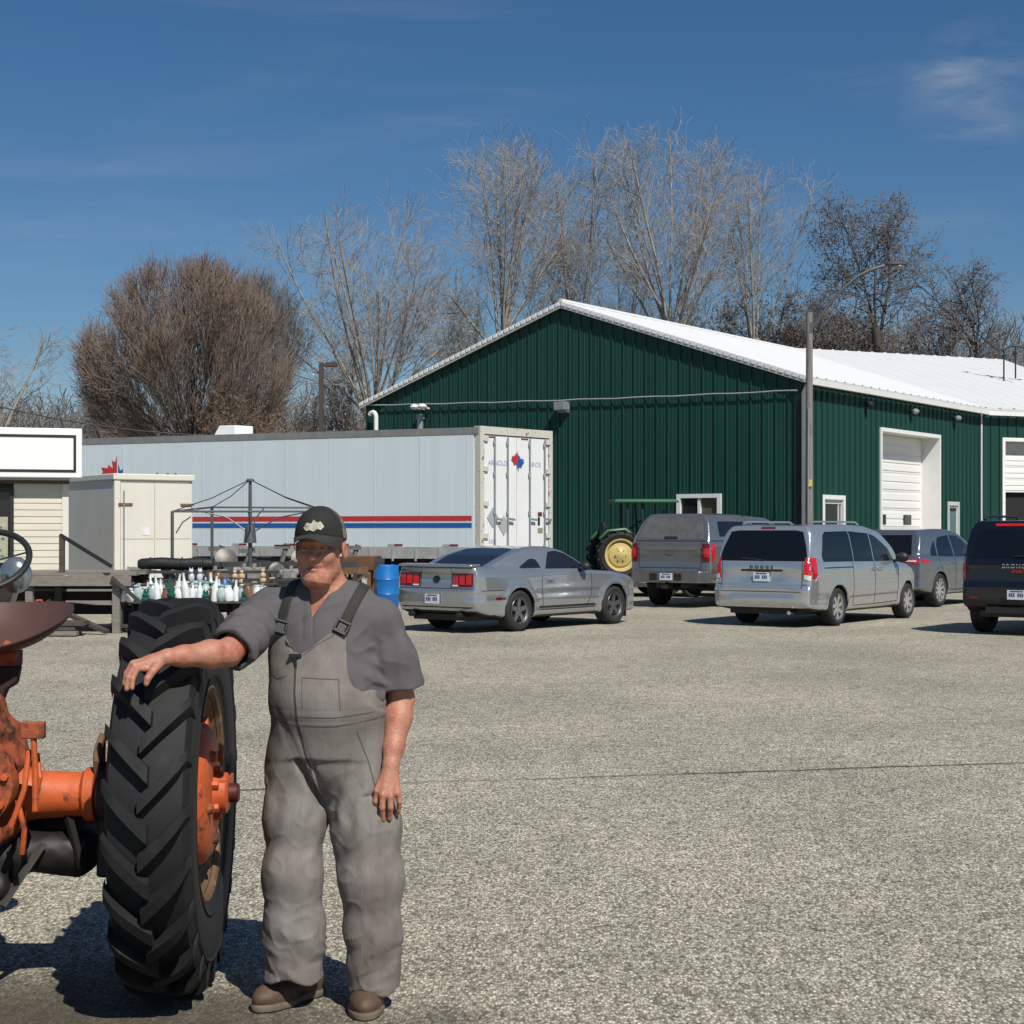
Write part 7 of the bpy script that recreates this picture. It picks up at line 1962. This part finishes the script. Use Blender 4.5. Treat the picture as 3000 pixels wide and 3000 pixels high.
COTTON = {0: dict(len=.56, seg=6, jit=.02, up=.02, taper=.75, kids=11, r=.28, **{'from': .78}),
          1: dict(len=.62, seg=10, jit=.035, up=.014, taper=.22, kids=13, r=.12, ang=(.06, .82), fall=.0, **{'from': .22}),
          2: dict(len=.19, seg=6, jit=.08, up=.045, taper=.35, kids=7, r=.028, ang=(.35, .95), fall=.30, **{'from': .15}),
          3: dict(len=.085, seg=3, jit=.14, up=.03, taper=.6, kids=3, r=.012, ang=(.5, 1.1), fall=.3, **{'from': .2}),
          4: dict(len=.038, seg=2, jit=.18, up=.02, taper=.8, r=.009, ang=(.4, 1.1), fall=.2)}
NARROW = {k: dict(v) for k, v in COTTON.items()}
NARROW[1].update(ang=(.04, .34)); NARROW[0].update(kids=6); NARROW[2].update(len=.12)
SPARSE = {k: dict(v) for k, v in COTTON.items()}
SPARSE[0].update(len=.42, kids=13); SPARSE[1].update(kids=10, len=.68, ang=(.10, .80)); SPARSE[2].update(kids=8, len=.19)
ROUND = {'tight': 1, 0: dict(len=.44, seg=3, jit=.02, up=.0, taper=.85, kids=78, r=.40, **{'from': .78}),
         1: dict(len=.72, seg=9, jit=.025, up=.018, taper=.25, kids=9, r=.050, ang=(.05, 1.85), fall=.0, **{'from': .25}),
         2: dict(len=.26, seg=5, jit=.05, up=.11, taper=.4, kids=7, r=.018, ang=(.15, .6), fall=.2, **{'from': .15}),
         3: dict(len=.12, seg=3, jit=.06, up=.14, taper=.6, kids=4, r=.013, ang=(.2, .6), fall=.2, **{'from': .15}),
         4: dict(len=.055, seg=2, jit=.08, up=.12, taper=.8, r=.009, ang=(.2, .6), fall=.1)}
OAK = {0: dict(len=.66, seg=7, jit=.07, up=.04, taper=.6, kids=15, r=.30, **{'from': .66}),
       1: dict(len=.48, seg=10, jit=.15, up=.05, taper=.3, kids=10, r=.12, ang=(.35, 1.15), fall=.10, **{'from': .35}),
       2: dict(len=.15, seg=5, jit=.22, up=.05, taper=.4, kids=6, r=.045, ang=(.5, 1.1), fall=.25, **{'from': .3}),
       3: dict(len=.07, seg=3, jit=.25, up=.03, taper=.6, kids=4, r=.02, ang=(.5, 1.1), fall=.3, **{'from': .2}),
       4: dict(len=.035, seg=2, jit=.25, up=.0, taper=.8, r=.010, ang=(.5, 1.1), fall=.2)}
SCRUB = {0: dict(len=.22, seg=3, jit=.08, up=.02, taper=.7, kids=9, r=.10, **{'from': .2}),
         1: dict(len=.62, seg=6, jit=.11, up=.06, taper=.3, kids=8, r=.06, ang=(.2, .8), fall=.2, **{'from': .15}),
         2: dict(len=.24, seg=4, jit=.14, up=.07, taper=.5, kids=7, r=.03, ang=(.4, .9), fall=.3, **{'from': .15}),
         3: dict(len=.10, seg=2, jit=.18, up=.05, taper=.7, r=.016, ang=(.4, 1.0), fall=.2)}
zt = lambda py, Y: CAMH+(1000-py)*Y/3000
C_ = (BK_TAN, TW_TAN)
tree('bare_tree', 'pale bare tree cut off by the left edge above the blank sign', -40, 0, 66, zt(545, 66), SPARSE, 11, (BK_TAN, TW_TAN), env=(-20, 690, 128, 135, 300))
tree('round_bare_tree', 'broad domed bare tree with reddish brown twig tips', 362, 0, 64, zt(490, 64), ROUND, 5, (BK_DARK, TW_GREYB, TW_RED), env=(350, 700, 198, 196, 190), lump=.35)
tree('round_bare_tree', 'purplish grey domed tree just behind the reddish domed one', 478, 0, 72, zt(497, 72), ROUND, 8, (BK_GREY, TW_GREY), env=(492, 665, 90, 145, 300))
tree('bare_cottonwood', 'open bare cottonwood rising just left of the green gable', 706, 0, 74, zt(352, 74), SPARSE, 26, C_, env=(672, 540, 178, 178, 330))
tree('bare_cottonwood', 'full bare cottonwood rising behind the left slope of the green gable', 940, 0, 76, zt(275, 76), COTTON, 31, C_, env=(942, 450, 142, 178, 330))
tree('bare_cottonwood', 'slender bare cottonwood directly above the gable peak', 1098, 0, 78, zt(272, 78), NARROW, 43, C_, env=(1100, 430, 74, 160, 330))
tree('bare_cottonwood', 'tallest bare cottonwood, wide crowned, right of the gable peak', 1256, 0, 78, zt(238, 78), COTTON, 52, C_, env=(1262, 430, 145, 195, 330))
tree('leaning_cottonwood', 'thin bare cottonwood leaning right above the white roof', 1398, 0, 80, zt(290, 80), NARROW, 66, C_, lean=(.10, 0), env=(1470, 440, 100, 155, 300))
tree('oak_tree', 'dark crooked oak still holding brown leaves behind the white roof', 1690, 0, 76, zt(368, 76), OAK, 72, (BK_DARK, TW_DARK), leaf=(LEAF_D, 7, .075, .18), env=(1660, 490, 108, 125, 520))
tree('oak_tree', 'lower spreading dark tree at far right of the roof line', 1775, 0, 84, zt(512, 84), OAK, 83, (BK_DARK, TW_DARK), leaf=(LEAF_D, 4, .075, .18), lean=(.12, 0), env=(1795, 620, 118, 112, 500))
for i, (px, ytop, Y, lab) in enumerate(((1330, 560, 86, 'dark leafy scrub tree above the roof below the tall cottonwood'), (1440, 545, 84, 'dark leafy scrub tree above the roof below the leaning cottonwood'), (1535, 575, 86, 'dark leafy scrub tree behind the tall wooden light pole'), (1600, 600, 88, 'low dark leafy scrub tree left of the crooked oak'))):
    tree('scrub_tree', lab, px, 0, Y, zt(ytop, Y), OAK, 100+i, (BK_DARK, TW_DARK), leaf=(LEAF_D, 2, .085, .22), env=(px, ytop+70, 75, 74, 300), group='leafy scrub behind the white roof')
for i, (px, ytop, Y, lab) in enumerate(((522, 690, 60, 'brown leafy shrub left of the small brown lamp post'), (572, 705, 61, 'brown leafy shrub beside the small brown lamp post'), (455, 735, 62, 'lower brown leafy shrub before the grey domed tree'))):
    tree('brown_shrub', lab, px, 0, Y, zt(ytop, Y), SCRUB, 130+i, (TW_BROWN, TW_BROWN), leaf=(LEAF_R, 4, .07, .20), group='brown shrubs behind the semi trailer', cat='shrub')
for i, (px, ytop, Y, lab) in enumerate(((215, 640, 70, 'thin grey bare tree at the left flank of the domed tree'), (655, 640, 82, 'low grey bare tree right of the brown lamp post'), (880, 545, 88, 'small grey bare tree between the two left cottonwoods'), (1010, 560, 90, 'small grey bare tree peeping over the left gable slope'), (1180, 470, 88, 'thin grey bare tree between the two tallest cottonwoods'))):
    tree('young_tree', lab, px, 0, Y, zt(ytop, Y), NARROW if i != 0 else SPARSE, 150+i, (BK_GREY, TW_GREY), env=(px, ytop+90, 55, 95, 300), group='young bare trees in the treeline')
def thicket():
    rng = random.Random(77); chains = []
    for _ in range(420):
        px = rng.uniform(-120, 720); Y = rng.uniform(78, 95); X = (px-966)*Y/3000; h = zt(rng.gauss(775, 14), Y)
        br, out, tips = grow(rng, dict(SCRUB, rmin=.02), h)
        SC = out
        br(1, (X, Y, 0), (rng.gauss(0, .15), rng.gauss(0, .15), 1), h*.95, .06)
        chains += out
    for _ in range(160):
        px = rng.uniform(1280, 1960); Y = rng.uniform(92, 105); X = (px-966)*Y/3000; h = zt(rng.gauss(640, 16), Y)
        br, out, tips = grow(rng, dict(SCRUB, rmin=.025), h)
        br(1, (X, Y, 0), (rng.gauss(0, .15), rng.gauss(0, .15), 1), h*.95, .07); chains += out
    o = tubes('thicket', chains, [TW_GREY], lambda lv: 0, None)
    tag(o, 'far grey thicket of bare brush along the horizon', 'thicket', kind='stuff')
thicket()
# ------------------------------------------------------------------ ground
def ground_mat():
    m, t, b, tc = base_mat('chip_seal'); L = t.links.new
    O = tc.outputs['Object']
    def math_(op, x, y=0.0, z=0.0):
        n = t.nodes.new('ShaderNodeMath'); n.operation = op
        for i, q in enumerate((x, y, z)):
            if hasattr(q, 'default_value'): L(q, n.inputs[i])
            else: n.inputs[i].default_value = q
        return n.outputs[0]
    def noise(sc, det=4, ro=.6):
        n = t.nodes.new('ShaderNodeTexNoise'); n.inputs['Scale'].default_value = sc; n.inputs['Detail'].default_value = det; n.inputs['Roughness'].default_value = ro
        L(O, n.inputs['Vector']); return n.outputs['Fac']
    def ramp(v, lo, hi, a=0.0, c=1.0):
        n = t.nodes.new('ShaderNodeMapRange'); n.inputs['From Min'].default_value = lo; n.inputs['From Max'].default_value = hi
        n.inputs['To Min'].default_value = a; n.inputs['To Max'].default_value = c; n.interpolation_type = 'SMOOTHSTEP'
        L(v, n.inputs['Value']); return n.outputs[0]
    def mix(f, a, c, mode='MIX'):
        n = t.nodes.new('ShaderNodeMix'); n.data_type = 'RGBA'; n.blend_type = mode
        for nm, q in (('Factor', f), ('A', a), ('B', c)):
            if hasattr(q, 'default_value'): L(q, n.inputs[nm])
            elif nm == 'Factor': n.inputs[nm].default_value = q
            else: n.inputs[nm].default_value = rgb(q)
        return n.outputs['Result']
    vo = t.nodes.new('ShaderNodeTexVoronoi'); vo.inputs['Scale'].default_value = 92; mpv = t.nodes.new('ShaderNodeMapping'); mpv.inputs['Scale'].default_value = (1, .5, 1); L(O, mpv.inputs['Vector']); L(mpv.outputs[0], vo.inputs['Vector'])
    sp = t.nodes.new('ShaderNodeSeparateColor'); L(vo.outputs['Color'], sp.inputs[0])
    cr = t.nodes.new('ShaderNodeValToRGB'); e = cr.color_ramp.elements
    e[0].position = 0; e[0].color = (.13, .118, .09, 1); e[1].position = 1; e[1].color = (.78, .72, .575, 1)
    for p, c in ((.12, (.22, .20, .15, 1)), (.4, (.42, .385, .298, 1)), (.8, (.55, .508, .40, 1))):
        q = e.new(p); q.color = c
    L(sp.outputs[0], cr.inputs[0])
    c = cr.outputs[0]
    # gaps between the stones
    gap = ramp(vo.outputs['Distance'], .25, .75)
    c = mix(math_('MULTIPLY', gap, .62), c, (.10, .09, .075))
    big = ramp(noise(.35, 6), .3, .7, .84, 1.12); c = mix(1, c, big, 'MULTIPLY')
    mid = ramp(noise(5.5, 5, .7), .3, .7, .86, 1.14); c = mix(1, c, mid, 'MULTIPLY')
    # faint wheel-swept bands
    sx = t.nodes.new('ShaderNodeSeparateXYZ'); L(O, sx.inputs[0])
    X, Y = sx.outputs[0], sx.outputs[1]
    wob = math_('MULTIPLY', math_('SUBTRACT', noise(.8, 5), .5), .5)
    wob2 = math_('MULTIPLY', math_('SUBTRACT', noise(9, 3), .5), .10)
    # cracks in the surface
    def crack(y0, slope, width, x0, x1, amp=1.0):
        d = math_('ABSOLUTE', math_('SUBTRACT', math_('ADD', Y, math_('MULTIPLY', math_('ADD', wob, wob2), amp)), math_('ADD', math_('MULTIPLY', X, slope), y0)))
        l = ramp(d, width, width*.35)
        return math_('MULTIPLY', l, math_('MULTIPLY', ramp(X, x0, x0+.6), ramp(X, x1, x1-.6)))
    ck = math_('MAXIMUM', math_('MULTIPLY', crack(10.75, .22, .045, -3, 9, .45), ramp(noise(1.1, 4), .40, .55, .35, 1)), math_('MULTIPLY', crack(6.55, .5, .012, -.2, .9), .6))
    c = mix(math_('MULTIPLY', ck, .9), c, (.05, .045, .04))
    # a dark brown patch with a noisy edge below the tractor
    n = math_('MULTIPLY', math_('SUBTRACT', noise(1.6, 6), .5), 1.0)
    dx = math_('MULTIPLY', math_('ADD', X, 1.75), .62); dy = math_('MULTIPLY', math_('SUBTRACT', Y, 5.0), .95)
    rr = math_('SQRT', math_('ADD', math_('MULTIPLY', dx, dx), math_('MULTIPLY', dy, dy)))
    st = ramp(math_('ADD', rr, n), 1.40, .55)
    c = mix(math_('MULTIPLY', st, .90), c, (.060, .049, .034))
    pt = math_('MULTIPLY', ramp(noise(.9, 7, .7), .60, .72), .35)
    c = mix(pt, c, (.17, .155, .125))
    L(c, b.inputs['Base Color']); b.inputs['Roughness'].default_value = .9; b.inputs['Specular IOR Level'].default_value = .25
    bp = t.nodes.new('ShaderNodeBump'); bp.inputs['Strength'].default_value = .8; bp.inputs['Distance'].default_value = .006; bp.invert = True
    L(vo.outputs['Distance'], bp.inputs['Height']); L(bp.outputs['Normal'], b.inputs['Normal'])
    return m
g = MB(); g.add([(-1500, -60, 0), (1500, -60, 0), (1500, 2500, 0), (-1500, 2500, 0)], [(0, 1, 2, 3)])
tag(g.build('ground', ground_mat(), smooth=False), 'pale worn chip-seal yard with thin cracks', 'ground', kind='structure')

fm = mk('dry_field', (.16, .145, .075), rough=.95, var=.3, scale=.15, col2=(.09, .10, .045), c2amt=(.45, .65), c2scale=.08)
f = MB(); f.add([(-1500, 62, .012), (1500, 62, .012), (1500, 2500, .012), (-1500, 2500, .012)], [(0, 1, 2, 3)])
tag(f.build('field', fm, smooth=False), 'dry grass field behind the yard', 'field', kind='structure')
# ------------------------------------------------------------------ light, sky, camera
SUN_AZ = math.atan2(.454, -.891)     # from +Y, clockwise
SUN_EL = R_(49)
sd = Vector((math.sin(SUN_AZ)*math.cos(SUN_EL), math.cos(SUN_AZ)*math.cos(SUN_EL), math.sin(SUN_EL)))
sun = bpy.data.lights.new('sun', 'SUN'); sun.energy = 5.0; sun.angle = R_(.5); sun.color = (1, .955, .88)
so = bpy.data.objects.new('sun', sun); COL.objects.link(so); so.rotation_euler = (-sd).to_track_quat('-Z', 'Y').to_euler()
so.location = (10, -20, 40)
W = bpy.data.worlds.new('World'); S.world = W; W.use_nodes = True
def world():
    t = W.node_tree; L = t.links.new
    bg = t.nodes['Background']; bg.inputs['Strength'].default_value = .061
    sky = t.nodes.new('ShaderNodeTexSky'); sky.sky_type = 'NISHITA'; sky.sun_disc = False
    sky.sun_elevation = SUN_EL; sky.sun_rotation = SUN_AZ; sky.altitude = 200
    sky.air_density = 1.0; sky.dust_density = .4; sky.ozone_density = 5.0
    tc = t.nodes.new('ShaderNodeTexCoord')
    hsv = t.nodes.new('ShaderNodeHueSaturation'); hsv.inputs['Saturation'].default_value = 1.20; hsv.inputs['Value'].default_value = 1.10
    L(sky.outputs[0], hsv.inputs['Color'])
    # thin cirrus: stretched noise in the sky dome
    def streaks(rot, sc, lo, hi, seed):
        mp = t.nodes.new('ShaderNodeMapping'); mp.inputs['Rotation'].default_value = rot; mp.inputs['Scale'].default_value = sc
        mp.inputs['Location'].default_value = (seed, seed*.7, 0)
        L(tc.outputs['Generated'], mp.inputs['Vector'])
        n = t.nodes.new('ShaderNodeTexNoise'); n.inputs['Scale'].default_value = 1.0; n.inputs['Detail'].default_value = 7; n.inputs['Roughness'].default_value = .6
        n.inputs['Distortion'].default_value = .6
        L(mp.outputs[0], n.inputs['Vector'])
        r = t.nodes.new('ShaderNodeMapRange'); r.inputs['From Min'].default_value = lo; r.inputs['From Max'].default_value = hi
        r.interpolation_type = 'SMOOTHSTEP'
        L(n.outputs['Fac'], r.inputs['Value']); return r.outputs[0]
    a = streaks((0, R_(12), 0), (2.2, 2.0, 16), .50, .80, 3.3)
    b = streaks((0, R_(-24), 0), (3.0, 3.0, 20), .52, .85, 9.1)
    def math_(op, x, y):
        n = t.nodes.new('ShaderNodeMath'); n.operation = op
        for i, q in enumerate((x, y)):
            if hasattr(q, 'default_value'): L(q, n.inputs[i])
            else: n.inputs[i].default_value = q
        return n.outputs[0]
    # one small brighter wisp to the right
    def wisp(c, r):
        vd = t.nodes.new('ShaderNodeVectorMath'); vd.operation = 'DISTANCE'; vd.inputs[1].default_value = c
        L(tc.outputs['Generated'], vd.inputs[0])
        m = t.nodes.new('ShaderNodeMapRange'); m.inputs['From Min'].default_value = r; m.inputs['From Max'].default_value = r*.2
        m.interpolation_type = 'SMOOTHSTEP'
        L(vd.outputs['Value'], m.inputs['Value']); return m.outputs[0]
    wc = Vector(((1830-966)/3000, 1, (1000-175)/3000)).normalized()
    w2 = math_('MULTIPLY', wisp(wc, .050), streaks((0, R_(-28), 0), (6, 6, 30), .38, .72, 1.7))
    tot = math_('ADD', math_('MULTIPLY', a, .16), math_('ADD', math_('MULTIPLY', b, .08), math_('MULTIPLY', w2, .42)))
    mx = t.nodes.new('ShaderNodeMix'); mx.data_type = 'RGBA'; mx.inputs['B'].default_value = (7.5, 8.0, 8.6, 1)
    L(tot, mx.inputs['Factor']); L(hsv.outputs[0], mx.inputs['A'])
    L(mx.outputs['Result'], bg.inputs['Color'])
world()
cam = bpy.data.cameras.new('camera'); co = bpy.data.objects.new('camera', cam); COL.objects.link(co)
co.location = (0, 0, CAMH); co.rotation_euler = (R_(90), 0, 0)
cam.sensor_width = 36; cam.sensor_fit = 'HORIZONTAL'; cam.lens = 36*3000/1932
cam.shift_y = (1000-966)/1932; cam.clip_end = 3000; cam.clip_start = .05
S.camera = co
S.view_settings.view_transform = 'Standard'; S.view_settings.look = 'None'
S.view_settings.exposure = 0; S.view_settings.gamma = 1; S.view_settings.use_curve_mapping = False
